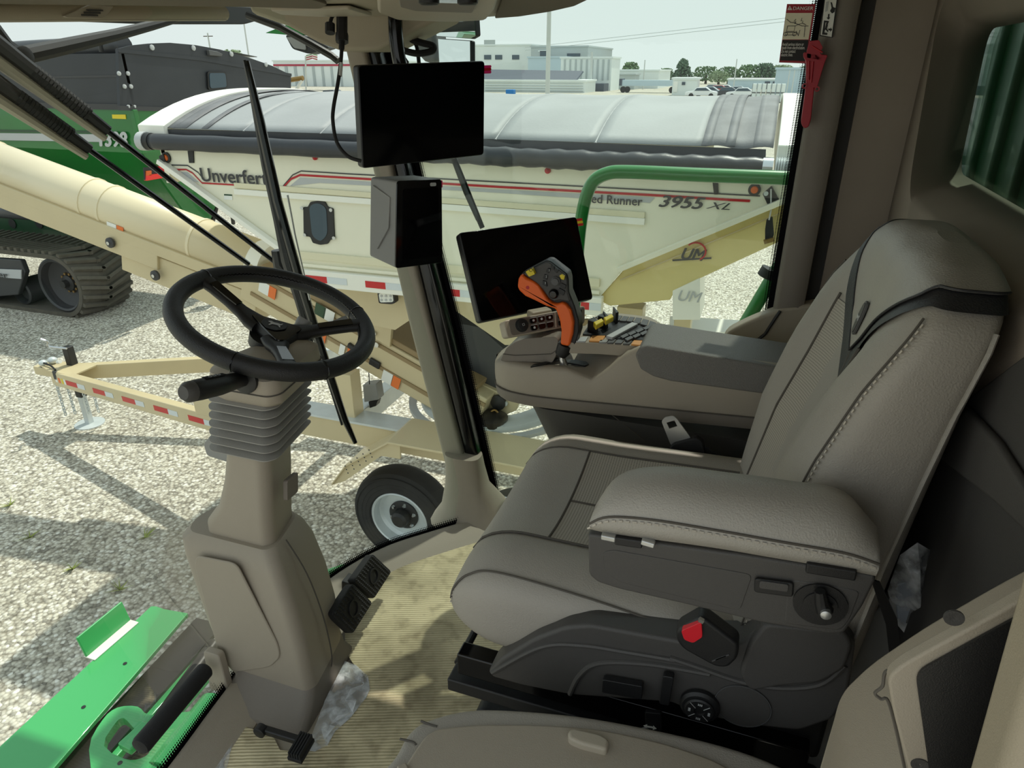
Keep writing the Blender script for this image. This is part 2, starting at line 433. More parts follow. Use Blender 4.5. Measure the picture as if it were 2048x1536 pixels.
# ---------------------------------------------------------------- cab shell
WB = [(-.70, 1.765), (-.85, 1.612), (-.96, 1.48), (-1.035, 1.30), (-1.062, 1.08), (-1.048, .87), (-1.028, .69), (-1.012, .47), (-1.0, .27), (-.985, .1)]
WBs = smoothpath([Vector((x, y, FL)) for x, y in WB], 5)
def ws(u, v):
    """windshield surface: u along the sill from the right post to the left, v upwards; leans out towards the top"""
    k = u * (len(WBs) - 1); i = min(int(k), len(WBs) - 2); p = WBs[i].lerp(WBs[i + 1], k - i)
    lean = -.405 * v + .06 * v * (1 - v) * -1
    c = Vector((lean, 0, 1.56 * v))
    return p + c
wg = MB().grid(lambda u, v: ws(u, v), 45, 10).build('window_1', 'windshield_glass', smooth=180)
struct(wg, 'curved tinted front windshield of the cab', 'windshield')
wf = MB().grid(lambda u, v: ws(u, .012 + .0) + Vector((.012, 0, 0)) + Vector((-.27 * .03 * v, 0, .03 * v)), 45, 1).build('frit_band', 'frit', wg, smooth=180)
LOC[wf.name] = LOC[wg.name]

fl = [p + Vector((-.01, 0, 0)) for p in WBs] + [Vector((.42, .2, FL)), Vector((.42, 1.82, FL)), Vector((-.68, 1.82, FL))]
f = MB().prism(fl, (0, 0, -.12)).build('floor', 'taupe', smooth=20)
struct(f, 'beige moulded cab floor under the cardboard', 'floor')
# raised sill strip that runs round the foot of the windshield
def sillring(i):
    p = WBs[i]; a = WBs[max(i - 1, 0)]; b = WBs[min(i + 1, len(WBs) - 1)]; d = (b - a).normalized(); n = Vector((d.y, -d.x, 0))
    if n.dot(Vector((-.3, 1., 0)) - Vector((p.x, p.y, 0))) < 0: n = -n
    return [p + n * .012 + Z * -.01, p + n * .012 + Z * .03, p + n * .03 + Z * .036, p + n * .085 + Z * .018, p + n * .12 + Z * .004, p + n * .12 - Z * .01]
s = MB().loft([sillring(i) for i in range(len(WBs))]).build('trim_1', 'taupe', smooth=60)
struct(s, 'beige sill strip round the foot of the windshield', 'sill trim')

# right front post: taupe facing, black bonded edge, printed dots on the glass
def postring(a, b, y0, y1):
    return [Vector((a.x, y0, a.z)), Vector((b.x, y0, b.z)), Vector((b.x, y1, b.z)), Vector((a.x, y1, a.z))]
PA = on('y', 1.79, (690, 40), (762, 360), (832, 660), (918, 1000)); PB = on('y', 1.79, (728, 40), (800, 360), (872, 660), (958, 1000)); PC = on('y', 1.79, (748, 40), (826, 360), (903, 660), (982, 1000))
rings = [rpoly(postring(a, b, 1.755, 1.83), .012, 3) for a, b in zip(PA, PB)]
post = MB().loft(rings).build('trim_2', 'taupe', smooth=50); struct(post, 'slanted taupe right front post of the cab', 'cab post')
rings = [rpoly(postring(a, b, 1.768, 1.84), .012, 3) for a, b in zip(PB, PC)]
e = MB().loft(rings).build('seal', 'black_gloss', post, smooth=50, label='glossy black bonded glass edge')
def fritstrip(Q, dx, name):
    b = MB().grid(lambda u, v: (lambda k: (lambda i: Q[i].lerp(Q[i + 1], k - i))(min(int(k), 2)))(u * 3) + Vector((dx * v, .035, 0)), 24, 1)
    return b.build(name, 'frit', post, smooth=0)
fritstrip([p.copy() for p in PC], .03, 'frit_dots'); fritstrip([p.copy() for p in PA], -.035, 'frit_dots')

# moulded foot of the post
q = on('y', 1.78, (895, 975), (962, 962), (982, 1010), (985, 1060), (900, 1100), (860, 1095), (882, 1040))
foot = []
for z, k in ((2.41, 1.0), (2.47, .72), (2.55, .46), (2.62, .40), (2.66, .38)):
    cx = -.765 + (z - 2.42) * -.1; r = []
    for a in range(20):
        t = 2 * math.pi * a / 20
        r.append(Vector((cx + .16 * k * sp_(math.cos(t), .7) + (.02 if k > .5 else 0), 1.765 + .11 * k * sp_(math.sin(t), .7), z)))
    foot.append(r)
ft = MB().loft(foot).build('trim_3', 'taupe', smooth=60); struct(ft, 'moulded beige foot where the right front post meets the sill', 'post cover')

# right side window with its lower panel and the trim ramp
wl = [Vector((-.70, 1.85, 2.46)), Vector((.09, 1.85, 2.46)), Vector((.09, 1.85, 4.0)), Vector((-1.06, 1.85, 4.0))]
w2 = MB().prism(wl, (0, .004, 0)).build('window_2', 'window_glass', smooth=0); struct(w2, 'clear right side window between the two cab posts', 'side window')
ramp_px = on('y', 1.79, (1445, 668), (1500, 640), (1560, 618), (1680, 600), (1680, 760), (1445, 760))
w3 = MB().prism(rpoly(ramp_px, .03), (0, .05, 0)).build('trim_4', 'taupe_light', bevel=.01); struct(w3, 'pale beige trim ramp at the foot of the side window', 'window trim')
MB().tube(on('y', 1.785, (1505, 688), (1530, 668), (1548, 640), (1560, 622)), .004, 6).build('gap', 'black_plastic', w3)
wr = MB().bb(-.3, .42, 1.82, 1.88, 2.42, 2.98).build('wall_right', 'taupe_dark'); struct(wr, 'low right side wall panel behind the console', 'side panel')

# rear right post
BP = on('y', 1.80, (1652, -30), (1600, 300), (1540, 660)); BQ = on('y', 1.80, (1742, -30), (1690, 300), (1640, 600))
def br(z):
    x0, x1 = .078, .17
    return [Vector((x0, 1.86, z)), Vector((x0, 1.815, z)), Vector((x0 + .012, 1.80, z)), Vector((.135, 1.792, z)), Vector((.148, 1.80, z)), Vector((.155, 1.86, z))]
bp = MB().loft([br(2.5), br(3.2), br(4.02)]).build('trim_5', 'taupe_dark', smooth=50); struct(bp, 'upright taupe rear right post beside the side window', 'cab post')
MB().bb(.15, .182, 1.855, 1.875, 2.5, 4.02).build('groove', 'wall_dark', bp)
MB().grid(lambda u, v: Vector((.078 - .03 * v, 1.846, 2.9 + 1.1 * u)), 10, 1).build('frit_dots', 'frit', bp, smooth=0)

# rear wall: side return, frame round the rear window with deep rounded reveal
def rw_outline(y0, y1, z0, z1, r, x):
    return rpoly([Vector((x, y0, z0)), Vector((x, y1, z0)), Vector((x, y1, z1)), Vector((x, y0, z1))], r, 6)
zb = 3.55
def rw2(y0, yb, yt, z0, z1, r, x): return rpoly([Vector((x, y0, z0)), Vector((x, yb, z0)), Vector((x, yt, z1)), Vector((x, y0, z1))], r, 6)
outer = rw_outline(.25, 1.86, 2.42, 4.02, .001, .30); A = rw2(.55, 1.655, 1.79, 3.55, 3.93, .09, .295); A2 = rw2(.55, 1.67, 1.80, 3.56, 3.925, .085, .308); B = rw2(.56, 1.72, 1.815, 3.578, 3.89, .06, .35); Cc = rw2(.57, 1.775, 1.835, 3.595, 3.875, .05, .405)
b = MB(); b.loft([outer, A, A2, B, Cc], True, False)
b.add([(.18, 1.86, 2.42), (.30, 1.86, 2.42), (.30, 1.86, 4.02), (.18, 1.86, 4.02)], [(0, 1, 2, 3)])
rwall = MB()
rwall.v = b.v; rwall.f = b.f
rw = rwall.build('wall_rear', 'wall_cloth', smooth=70, solid=.012, off=-1); struct(rw, 'taupe lined rear corner wall with a deep window reveal', 'rear wall')
MB().bb(.182, .302, 1.845, 1.865, 2.5, 4.02).build('corner_panel', 'wall_cloth', rw)
MB().prism(on('x', .285, (1760, 1120), (1850, 880), (1930, 800), (2060, 700), (2060, 1300), (1800, 1300)), (.012, 0, 0)).build('lower_panel', 'wall_dark', rw, bevel=.004)
MB().prism(on('x', .275, (1860, 905), (1930, 815), (1990, 880), (2070, 1010), (2070, 1090), (1990, 1010)), (.012, 0, 0)).build('rib', 'charcoal', rw, bevel=.01)
w4 = MB().bb(.408, .412, .55, 1.86, zb, 3.9).build('window_3', 'rear_glass', smooth=0); struct(w4, 'dark tinted rear window of the cab', 'rear window')

# body of the combine behind the rear glass: green ribbed panel
hb = thing('body_panel', 'dark green ribbed body panel seen through the rear window', 'body panel', (.58, 1.6, 2.4))
MB().bb(.58, .62, .2, 3.6, 2.4, 4.4).build('sheet', 'green_dark', hb)
for i in range(12):
    MB().beam((.575, .5 + .2 * i, 2.6), (.575, .56 + .21 * i, 4.3), .03, .03, (1, 0, 0)).build('rib', 'green_dark', hb, bevel=.006)

# headliner
hp = on('z', 3.915, (-250, 4), (0, 5), (300, 9), (470, 12), (560, 22), (640, 29), (720, 33), (820, 35), (920, 37), (985, 34), (1040, 30), (1100, 20), (1150, 8), (1190, -6), (1260, -40))
outl = hp + [Vector((.28, .95, 3.915)), Vector((.28, .13, 3.915)), Vector((-1.05, .13, 3.915))]
hl = MB().prism(outl, (0, 0, .12)).build('ceiling', 'headliner', bevel=.012, seg=3, smooth=40); struct(hl, 'beige moulded cab headliner along the top of the windshield', 'headliner')
MB().bb(-1.5, .45, .1, 1.85, 4.03, 4.1).build('roof_skin', 'headliner', hl)
MB().prism(rpoly(on('z', 3.912, (-100, -60), (470, -60), (655, 2), (640, 11), (500, 7), (200, 3), (-100, 0)), .02), (0, 0, -.006)).build('speaker_mesh', 'mesh_cloth', hl, bevel=.002)
MB().prism(rpoly(on('z', 3.912, (1010, -40), (1000, 5), (990, 31), (1040, 27), (1100, 17), (1150, 5), (1180, -10)), .01), (0, 0, -.006)).build('speaker_mesh', 'mesh_cloth', hl, bevel=.002)
MB().prism(rpoly(on('z', 3.912, (540, 13), (700, 10), (745, 24), (640, 26), (560, 21)), .01), (0, 0, -.008)).build('visor_lip', 'taupe_light', hl, bevel=.003)
# overhead control pod
pod = MB().prism(rpoly(on('z', 3.905, (752, -30), (755, 12), (790, 27), (900, 32), (972, 28), (990, 5), (1000, -30)), .02), (0, 0, -.012)).build('control_pod', 'taupe_light', hl, bevel=.006)
MB().prism(rpoly(on('z', 3.892, (792, -30), (800, 9), (830, 17), (945, 21), (958, -2), (960, -30)), .01), (0, 0, -.004)).build('pod_recess', 'taupe_dark', pod, bevel=.002)
MB().prism(rpoly(on('z', 3.887, (840, -30), (850, 0), (945, 3), (950, -30)), .006), (0, 0, -.003)).build('pod_screen', 'black_gloss', pod)
for px in (858, 935):
    c = on1('z', 3.885, px, -2); MB().lathe(c, (0, 0, -1), [(.014, 0), (.014, .005), (.011, .007), (.003, .007)], 20).build('button', 'black_plastic', pod)

# tapered cover between headliner and post
cov = [on('y', 1.66, (495, 5), (640, 5), (760, 12), (900, 12), (870, 42), (800, 78), (752, 102), (682, 103), (636, 86), (572, 52), (500, 27))]
b = MB(); b.prism(cov[0], (0, .14, 0)); cv = b.build('trim_6', 'headliner', bevel=.012, smooth=50); struct(cv, 'beige tapered cover joining headliner and right front post', 'post cover')
MB().tube(on('y', 1.79, (495, 30), (560, 54), (626, 90), (664, 112), (676, 122)), .010, 8, flat=(0, 1, 0)).build('seal', 'black_plastic', cv)
# ================================================================ operator seat
SYC = 1.115
seat = thing('operator_seat', 'grey leather suspension operator seat with a black chevron headrest band', 'seat', (-.05, SYC, FL))
CF = -.418                                            # cushion front
def cush_par(x):
    t = max(0., min((x - CF) / .11, 1.)); k = math.sqrt(max(0, 1 - (1 - t) ** 2))
    hw = .255 + .032 * k; zm = 2.945; ht = .012 + (.088 + .012 * min(1, max(0, (x + .2) / .3))) * k; hb = .02 + .085 * k
    return hw, zm, ht, hb, k
def cush(x, th, off=0):
    hw, zm, ht, hb, k = cush_par(x); c, s_ = math.cos(th), math.sin(th)
    dy = (hw + off) * sp_(c, .42); zz = sp_(s_, .55)
    z = zm + ((ht if zz > 0 else hb) + off) * zz
    if zz > 0: z -= .034 * k * max(0, 1 - (abs(dy) / .19) ** 2.2)
    return Vector((x - (off if x <= CF + .001 else 0), SYC + dy, z))
xs = [CF + .11 * (1 - math.cos(math.pi / 2 * i / 8)) for i in range(9)] + [CF + .11 + (.60 - .11) * i / 10 for i in range(1, 11)]
MB().loft([[cush(x, 2 * math.pi * k / 56) for k in range(56)] for x in xs]).build('cushion', 'leather', seat, smooth=80)
def ctop(x, y, off=.0):
    hw = cush_par(x)[0]; q = max(-1, min(1, (y - SYC) / hw)); c = sp_(q, 1 / .42); return cush(x, math.acos(max(-1, min(1, c))), off)
def cpatch(name, m, x0, x1, y0, y1, off=.0025, nu=14, nv=14, parent=seat):
    return MB().grid(lambda u, v: ctop(x0 + (x1 - x0) * v, y0 + (y1 - y0) * u, off), nu, nv).build(name, m, parent, smooth=180)
YN, YF = SYC - .15, SYC + .165
cpatch('front_panel', 'leather_top', CF + .006, -.272, YN, YF, .003)
cpatch('insert', 'perf_cushion', -.268, .06, YN + .002, SYC + .0, .003); cpatch('insert', 'perf_cushion', -.268, .06, SYC + .004, YF - .002, .003)
def cseam(pts, r=.0022, m='seam', name='seam'):
    return MB().tube([ctop(x, y, .0035) for x, y in pts], r, 6).build(name, m, seat)
cseam([(CF + .002 + .46 * i / 24, YN) for i in range(25)]); cseam([(CF + .002 + .46 * i / 24, YF) for i in range(25)])
cseam([(-.27, YN + (YF - YN) * i / 12) for i in range(13)]); cseam([(-.268 + .33 * i / 10, SYC + .002) for i in range(11)])
# stitched seam on the near flank of the cushion
flank = smoothpath([cush(CF + .004, math.pi - .02, .002), cush(CF + .010, math.pi - .36, .002), cush(CF + .035, math.pi - .62, .002), cush(CF + .09, math.pi - .70, .002), cush(CF + .25, math.pi - .62, .002), cush(CF + .42, math.pi - .42, .002), cush(CF + .55, math.pi - .3, .002)], 10)
MB().tube(flank, .002, 6).build('seam', 'seam', seat)
def stitches(path, drop, L=.004, gap=.0075, r=.0008, parent=seat, m='stitch'):
    b = MB(); acc = 0
    P = [Vector(p) + Vector(drop) for p in path]
    for a, c in zip(P, P[1:]):
        d = (c - a); l = d.length
        if l < 1e-6: continue
        d.normalize()
        while acc < l:
            p = a + d * acc; b.obox(p, d, d.orthogonal(), d.cross(d.orthogonal()), L, r * 2, r * 2); acc += gap
        acc -= l
    return b.build('stitching', m, parent, kind='stuff', smooth=0)
stitches(flank, (0, -.0012, -.007))

# backrest
BT = [(2.90, .03, .240, .262, .02), (3.0, .03, .244, .285, .035), (3.1, .042, .250, .292, .05), (3.22, .057, .258, .294, .065), (3.34, .090, .268, .292, .075), (3.45, .134, .278, .286, .05),
      (3.52, .172, .284, .264, .02), (3.55, .190, .287, .24, .006), (3.568, .204, .287, .205, .0), (3.58, .219, .284, .15, .0), (3.586, .236, .276, .07, 0), (3.5875, .252, .262, .012, 0)]
def bk(z, th):
    xf, xr, hw, rec = (interp([(r[0], r[i]) for r in BT], z) for i in (1, 2, 3, 4))
    c, s_ = math.cos(th), math.sin(th); dy = hw * sp_(c, .5); ss = sp_(s_, .5 if s_ > 0 else .35)
    x = (xf + xr) / 2 - (xr - xf) / 2 * ss
    if ss > 0: x += rec * max(0, 1 - (abs(dy) / .2) ** 2) * min(1, ss)
    return Vector((x, SYC + dy - max(0, z - 3.44) * .30, z))
def bko(z, th, off):
    p = bk(z, th); a = bk(z, th + .02) - bk(z, th - .02); c = bk(min(z + .008, 3.586), th) - bk(z - .008, th); n = a.cross(c)
    if n.length < 1e-9: return p
    n.normalize()
    ctr = Vector((.262, SYC, z - .03))
    if n.dot(p - ctr) < 0: n = -n
    return p + n * off
zs = [2.90 + .035 * i for i in range(19)] + [3.543, 3.555, 3.565, 3.573, 3.579, 3.583, 3.5857, 3.587]
MB().loft([[bk(z, 2 * math.pi * k / 64) for k in range(64)] for z in zs]).build('backrest', 'leather', seat, smooth=80)
def dyth(z, dy):
    hw = interp([(r[0], r[3]) for r in BT], z); q = max(-1, min(1, dy / hw)); return math.acos(max(-1, min(1, sp_(q, 2))))
def bpatch(name, m, dy0, dy1, z0, z1, off=.0025, nu=14, nv=24):
    return MB().grid(lambda u, v: (lambda z: bko(z, dyth(z, dy0 + (dy1 - dy0) * u), off))(z0 + (z1 - z0) * v), nu, nv).build(name, m, seat, smooth=180)
bpatch('insert', 'perf_back', -.13, -.002, 3.02, 3.44); bpatch('insert', 'perf_back', .002, .14, 3.02, 3.44)
def bseam(pts, r=.0022, m='seam', name='seam', off=.003): return MB().tube([bko(z, th, off) for z, th in pts], r, 6).build(name, m, seat)
for dy in (-.132, 0., .142): bseam([(3.0 + .45 * i / 20, dyth(3.0 + .45 * i / 20, dy)) for i in range(21)])
# outer bolster seam with stitches, rear piping
sm = [(2.98 + .56 * i / 40, math.pi - .50) for i in range(41)]
bseam(sm, .0014); stitches([bko(z, th + .05, .002) for z, th in sm], (0, 0, 0), .005, .009, .0009)
bseam([(2.95 + .585 * i / 30, math.pi + .28) for i in range(31)], .003, 'leather_top', 'piping', .002)
bseam([(2.98 + .5 * i / 30, .5) for i in range(31)])
# chevron band and headrest pad (lie on the backrest surface)
def zv(th): 
    q = min(1, max(0, abs(sp_(math.cos(th), .5)) - .04) / .90); return 3.345 + .211 * (1 - (1 - q) ** 1.35) if math.sin(th) > 0 else 3.556
def bw(th):
    q = abs(sp_(math.cos(th), .5)); return .052 - .042 * min(1, q * 1.2) if math.sin(th) > 0 else .010
T0, T1 = -.5, math.pi + .5
def zpatch(name, m, lo, hi, off, nv, nu=90, sol=0):
    return MB().grid(lambda u, v: (lambda th: (lambda a, b_: bko(a + (b_ - a) * v, th, off))(lo(th), hi(th)))(T0 + (T1 - T0) * u), nu, nv).build(name, m, seat, smooth=180, label={'chevron_band': 'black leather chevron band', 'headrest_pad': 'smooth grey headrest pad'}.get(name))
zpatch('chevron_band', 'leather_black', lambda t: zv(t) - .004, lambda t: min(zv(t) + bw(t) + .004, 3.575), .004, 6)
MB().loft([[(lambda th: bko(min(zv(th) + bw(th), 3.575) * (1 - v / 14) + 3.5868 * v / 14, th, .0065))(2 * math.pi * k / 96) for k in range(96)] for v in range(15)], True, False).add([bko(3.5868, 2 * math.pi * k / 96, .0065) for k in range(96)], [tuple(range(96))]).build('headrest_pad', 'leather_top', seat, smooth=180, label='smooth grey headrest pad')
bseam([(min(zv(T0 + (T1 - T0) * i / 90) + bw(T0 + (T1 - T0) * i / 90) + .001, 3.576), T0 + (T1 - T0) * i / 90) for i in range(91)], .0018, 'leather_black', 'seam', .0068)
# small oval badge with a leaping animal mark
bc = bko(3.452, dyth(3.452, 0.), .009); bu = (bko(3.47, dyth(3.47, 0), .009) - bko(3.43, dyth(3.43, 0), .009)).normalized(); bside = Vector((0, -1, 0)); bn = bside.cross(bu).normalized()
if bn.x > 0: bn = -bn
def oval(c, u, s_, n, hw, hh, r, t, name, m, parent):
    pts = [c + s_ * (hw * sp_(math.cos(a), .7)) + u * (hh * sp_(math.sin(a), .8)) for a in [2 * math.pi * k / 32 for k in range(32)]]
    return MB().prism(pts, n * t).build(name, m, parent, bevel=r)
bd = oval(bc, bu, bside, bn, .0125, .030, .001, .004, 'badge', 'grey_dark', seat)
oval(bc + bn * .003, bu, bside, bn, .010, .0265, .0005, .002, 'badge_face', 'charcoal', bd)
def leaper(c, u, s_, n, sc, name, m, parent):
    """leaping deer emblem, flat raised silhouette"""
    pts = [(-.9, .35), (-.55, .62), (-.35, .5), (-.1, .42), (.35, .5), (.75, .42), (1.0, .75), (.98, .35), (.75, .12), (.95, -.35), (.8, -.4), (.55, .02), (.1, .02), (-.2, -.05), (-.45, -.5), (-.62, -.5), (-.42, .05), (-.6, .25)]
    return MB().prism([c + s_ * (x * sc) + u * (y * sc) for x, y in pts], n * .0012).build(name, m, parent, smooth=0)
leaper(bc + bn * .005, bu, bside, bn, .0085, 'emblem', 'print_grey', bd)

# plastic flank of the seat pan with its switches
SP = .805
pan = on('y', SP, (975, 1345), (1000, 1318), (1070, 1276), (1130, 1254), (1180, 1250), (1370, 1284), (1480, 1290), (1530, 1245), (1690, 1262), (1712, 1288), (1698, 1390), (1668, 1440), (1600, 1464), (1520, 1455), (1375, 1428), (1350, 1408), (1140, 1392), (1040, 1372), (985, 1356))
pn = MB().prism(rpoly(pan, .012), (0, .055, 0)).build('side_panel', 'charcoal', seat, bevel=.008, seg=3)
for crease in ([(985, 1345), (1080, 1295), (1160, 1290), (1260, 1305), (1350, 1320)], [(1140, 1388), (1160, 1350), (1200, 1326), (1300, 1328), (1420, 1348)], [(1340, 1315), (1400, 1335), (1480, 1362), (1560, 1375), (1640, 1368), (1690, 1330)]):
    MB().tube(smoothpath(on('y', SP - .0005, *crease), 6), .0045, 8).build('ridge', 'charcoal', pn, label='moulded ridge line')
pan2 = on('y', SP - .01, (1500, 1385), (1478, 1350), (1500, 1285), (1530, 1248), (1690, 1264), (1706, 1290), (1690, 1340), (1640, 1368), (1560, 1374))
MB().prism(rpoly(pan2, .012), (0, .02, 0)).build('raised_cover', 'charcoal', pn, bevel=.006, seg=3)
def pod_switch(pts, d, m='black_plastic', name='switch'):
    s_ = MB().prism(rpoly(on('y', SP - .004, *pts), .004), (0, -d, 0)).build(name, m, pn, bevel=.003); return s_
pod_switch([(1208, 1348), (1288, 1362), (1286, 1388), (1206, 1374)], .012); pod_switch([(1328, 1340), (1350, 1344), (1340, 1400), (1320, 1396)], .012)
c = on1('y', SP - .003, 1400, 1408)
dl = MB().lathe(c, (0, -1, 0), [(.030, 0), (.030, .006), (.026, .010), (.0225, .010), (.0225, .013), (.020, .015), (.008, .015), (.007, .012), (.0, .012)], 32).build('lumbar_dial', 'black_plastic', pn)
for a in range(4):
    t = math.pi / 4 + a * math.pi / 2; d = Vector((math.cos(t), 0, math.sin(t)))
    MB().obox(c + Vector((0, -.0155, 0)) + d * .0145, d, Y, d.cross(Y), .012, .0006, .0006).build('dial_line', 'print_grey', dl)
    d2 = Vector((math.cos(t + math.pi / 4), 0, math.sin(t + math.pi / 4))); p = c + Vector((0, -.0155, 0)) + d2 * .0145
    b = MB()
    for k in (-1, 0, 1): b.obox(p + d2.cross(Y) * (.0024 * k), d2, Y, d2.cross(Y), .0035, .0006, .0014)
    b.build('dial_mark', 'print_grey', dl)
cc = on1('y', SP - .0012, 1485, 1412)
MB().lathe(cc, (0, -1, 0), [(.041, 0), (.041, .0016), (.0395, .0016), (.0395, 0), (0, 0)], 40).build('blank_cap', 'grey_dark', pn)
MB().lathe(cc, (0, -1, 0), [(.0392, 0), (.039, .0013), (.0, .0013)], 40).build('cap_face', 'charcoal', pn)

# buckle with red release
bkl = thing('seat_belt_buckle', 'black seat belt buckle with a red release button beside the seat', 'belt buckle', on1('y', .79, 1415, 1330))
q = on('y', .775, (1352, 1262), (1398, 1236), (1412, 1240), (1478, 1290), (1476, 1318), (1455, 1338), (1430, 1336), (1365, 1300), (1352, 1282))
MB().prism(rpoly(q, .008), (0, .03, 0)).build('housing', 'black_plastic', bkl, bevel=.006, seg=3)
q = on('y', .769, (1362, 1262), (1403, 1244), (1405, 1275), (1386, 1287), (1368, 1280))
MB().prism(rpoly(q, .004), (0, .012, 0)).build('release_button', 'red', bkl, bevel=.004, seg=3, label='bright red release button')
MB().beam(*on('y', .77, (1398, 1238), (1407, 1243)), .006, .005).build('throat', 'chrome', bkl)
for k in range(3): MB().beam(*on('y', .7745, (1424 + 7 * k, 1322 - 3 * k), (1446 + 6 * k, 1313 - 2 * k)), .002, .0014).build('embossed_line', 'grey_dark', bkl)

# left armrest: plastic bin with padded lid
AY = .715
arm = MB().prism(rpoly(on('y', AY, (1175, 1068), (1177, 1150), (1195, 1166), (1240, 1180), (1380, 1212), (1520, 1246), (1660, 1270), (1688, 1268), (1725, 1215), (1752, 1160), (1748, 1152), (1500, 1112)), .006), (0, .085, 0)).build('armrest_bin', 'charcoal', seat, bevel=.005, seg=3)
MB().prism(rpoly(on('y', AY - .001, (1205, 1105), (1210, 1145), (1240, 1165), (1480, 1222), (1505, 1150), (1440, 1138), (1225, 1100)), .008), (0, .004, 0)).build('inset_panel', 'charcoal', arm, bevel=.001)
MB().prism(rpoly(on('y', AY - .001, (1575, 1170), (1590, 1160), (1722, 1182), (1700, 1240), (1682, 1262), (1568, 1248)), .008), (0, .004, 0)).build('end_panel', 'charcoal', arm, bevel=.002)
kp = on1('y', AY - .002, 1640, 1208)
MB().lathe(kp, (0, -1, 0), [(.030, 0), (.030, .002), (.019, .002), (.019, .004), (.0, .004)], 28).build('knob_seat', 'black_plastic', arm)
MB().tube(on('y', AY - .012, (1640, 1182), (1643, 1205), (1650, 1222)), [.006, .008, .010], 10).build('tilt_lever', 'black_plastic', arm)
MB().lathe(on1('y', AY - .016, 1651, 1222), (0, -1, 0), [(.006, 0), (.006, .008), (.004, .009), (0, .009)], 16).build('lever_tip', 'steel', arm)
MB().prism(rpoly(on('y', AY - .001, (1510, 1152), (1588, 1162), (1586, 1190), (1508, 1180)), .004), (0, -.005, 0)).build('socket', 'black_plastic', arm, bevel=.002)
MB().prism(rpoly(on('y', AY - .006, (1520, 1160), (1578, 1168), (1576, 1183), (1518, 1175)), .003), (0, -.002, 0)).build('socket_flap', 'charcoal', arm, bevel=.001)
for hx in ((1203, 1232, 1068, 1074), (1283, 1310, 1078, 1086)):
    MB().beam(*on('y', AY - .003, (hx[0], hx[2] + 3), (hx[1], hx[3] + 3)), .010, .008).build('hinge_pin', 'steel', arm, bevel=.002)
MB().beam(*on('y', AY - .001, (1230, 1078), (1285, 1086)), .010, .012).build('hinge', 'black_plastic', arm, bevel=.002)
MB().beam(*on('y', AY - .001, (1612, 1132), (1712, 1148)), .010, .014).build('hinge', 'black_plastic', arm, bevel=.002)
# pad: lofted along its length, crowned
pad_b = on('y', AY, (1179, 1058), (1215, 1066), (1300, 1078), (1430, 1096), (1560, 1118), (1680, 1138), (1752, 1152)); pad_t = on('y', AY, (1181, 1042), (1215, 1028), (1300, 1033), (1430, 1054), (1560, 1077), (1680, 1098), (1756, 1122))
rise = [.004, .024, .032, .034, .036, .034, .012]; far = [.03, .074, .088, .092, .092, .088, .05]
rings = []
for a, t_, rz_, fy in zip(pad_b, pad_t, rise, far):
    prof = [(0, a.z), (-.003, a.z * .5 + t_.z * .5), (.0, t_.z), (.012, t_.z + rz_ * .55), (.03, t_.z + rz_ * .92), (.055, t_.z + rz_), (fy - .012, t_.z + rz_ * .9), (fy, t_.z + rz_ * .3), (fy, a.z)]
    rings.append([Vector((a.x, AY + min(dy, fy), z)) for dy, z in prof])
rs = [smoothpath([r[i] for r in rings], 5) for i in range(9)]
rings = [[rs[i][k] for i in range(9)] for k in range(len(rs[0]))]
padm = MB().loft(rings).build('armrest_pad', 'leather_top', seat, smooth=80)
sl_ = [r[2] + Vector((0, -.002, -.003)) for r in rings]
MB().tube(sl_, .0016, 6).build('seam', 'seam', padm)
stitches(sl_, (0, -.001, -.006), .005, .009, .0011, padm)

# black suspension under the pan
MB().bb(-.30, .22, .87, 1.36, 2.78, 2.88).build('pan_frame', 'black_plastic', seat, bevel=.01)
for yy in (.86, 1.33): 
    MB().beam((-.405, yy, 2.80), (.2, yy, 2.80), .035, .05).build('slide_rail', 'black_gloss', seat, bevel=.004)
    MB().beam((-.425, yy, 2.745), (-.1, yy, 2.745), .045, .03).build('rail_channel', 'black_plastic', seat, bevel=.004)
MB().tube([(-.43, .9, 2.735), (-.43, 1.3, 2.735)], .008, 10).build('slide_bar', 'black_plastic', seat)
MB().prism(rpoly([Vector((-.40, .84, 2.44)), Vector((.24, .84, 2.44)), Vector((.24, .84, 2.70)), Vector((-.37, .84, 2.70))], .02), (0, .52, 0)).build('suspension_box', 'black_plastic', seat, bevel=.012)
for i in range(4): MB().beam((-.36, .838, 2.50 + .055 * i), (.2, .838, 2.50 + .055 * i), .008, .012).build('bellows_fold', 'rubber', seat, bevel=.003)
MB().beam((-.2, .836, 2.705), (.21, .836, 2.705), .012, .010).build('rail_lip', 'grey_dark', seat)
for i in range(5): MB().beam((-.12 + .07 * i, .835, 2.725), (-.09 + .07 * i, .835, 2.725), .006, .008).build('rail_slot', 'grey_dark', seat)
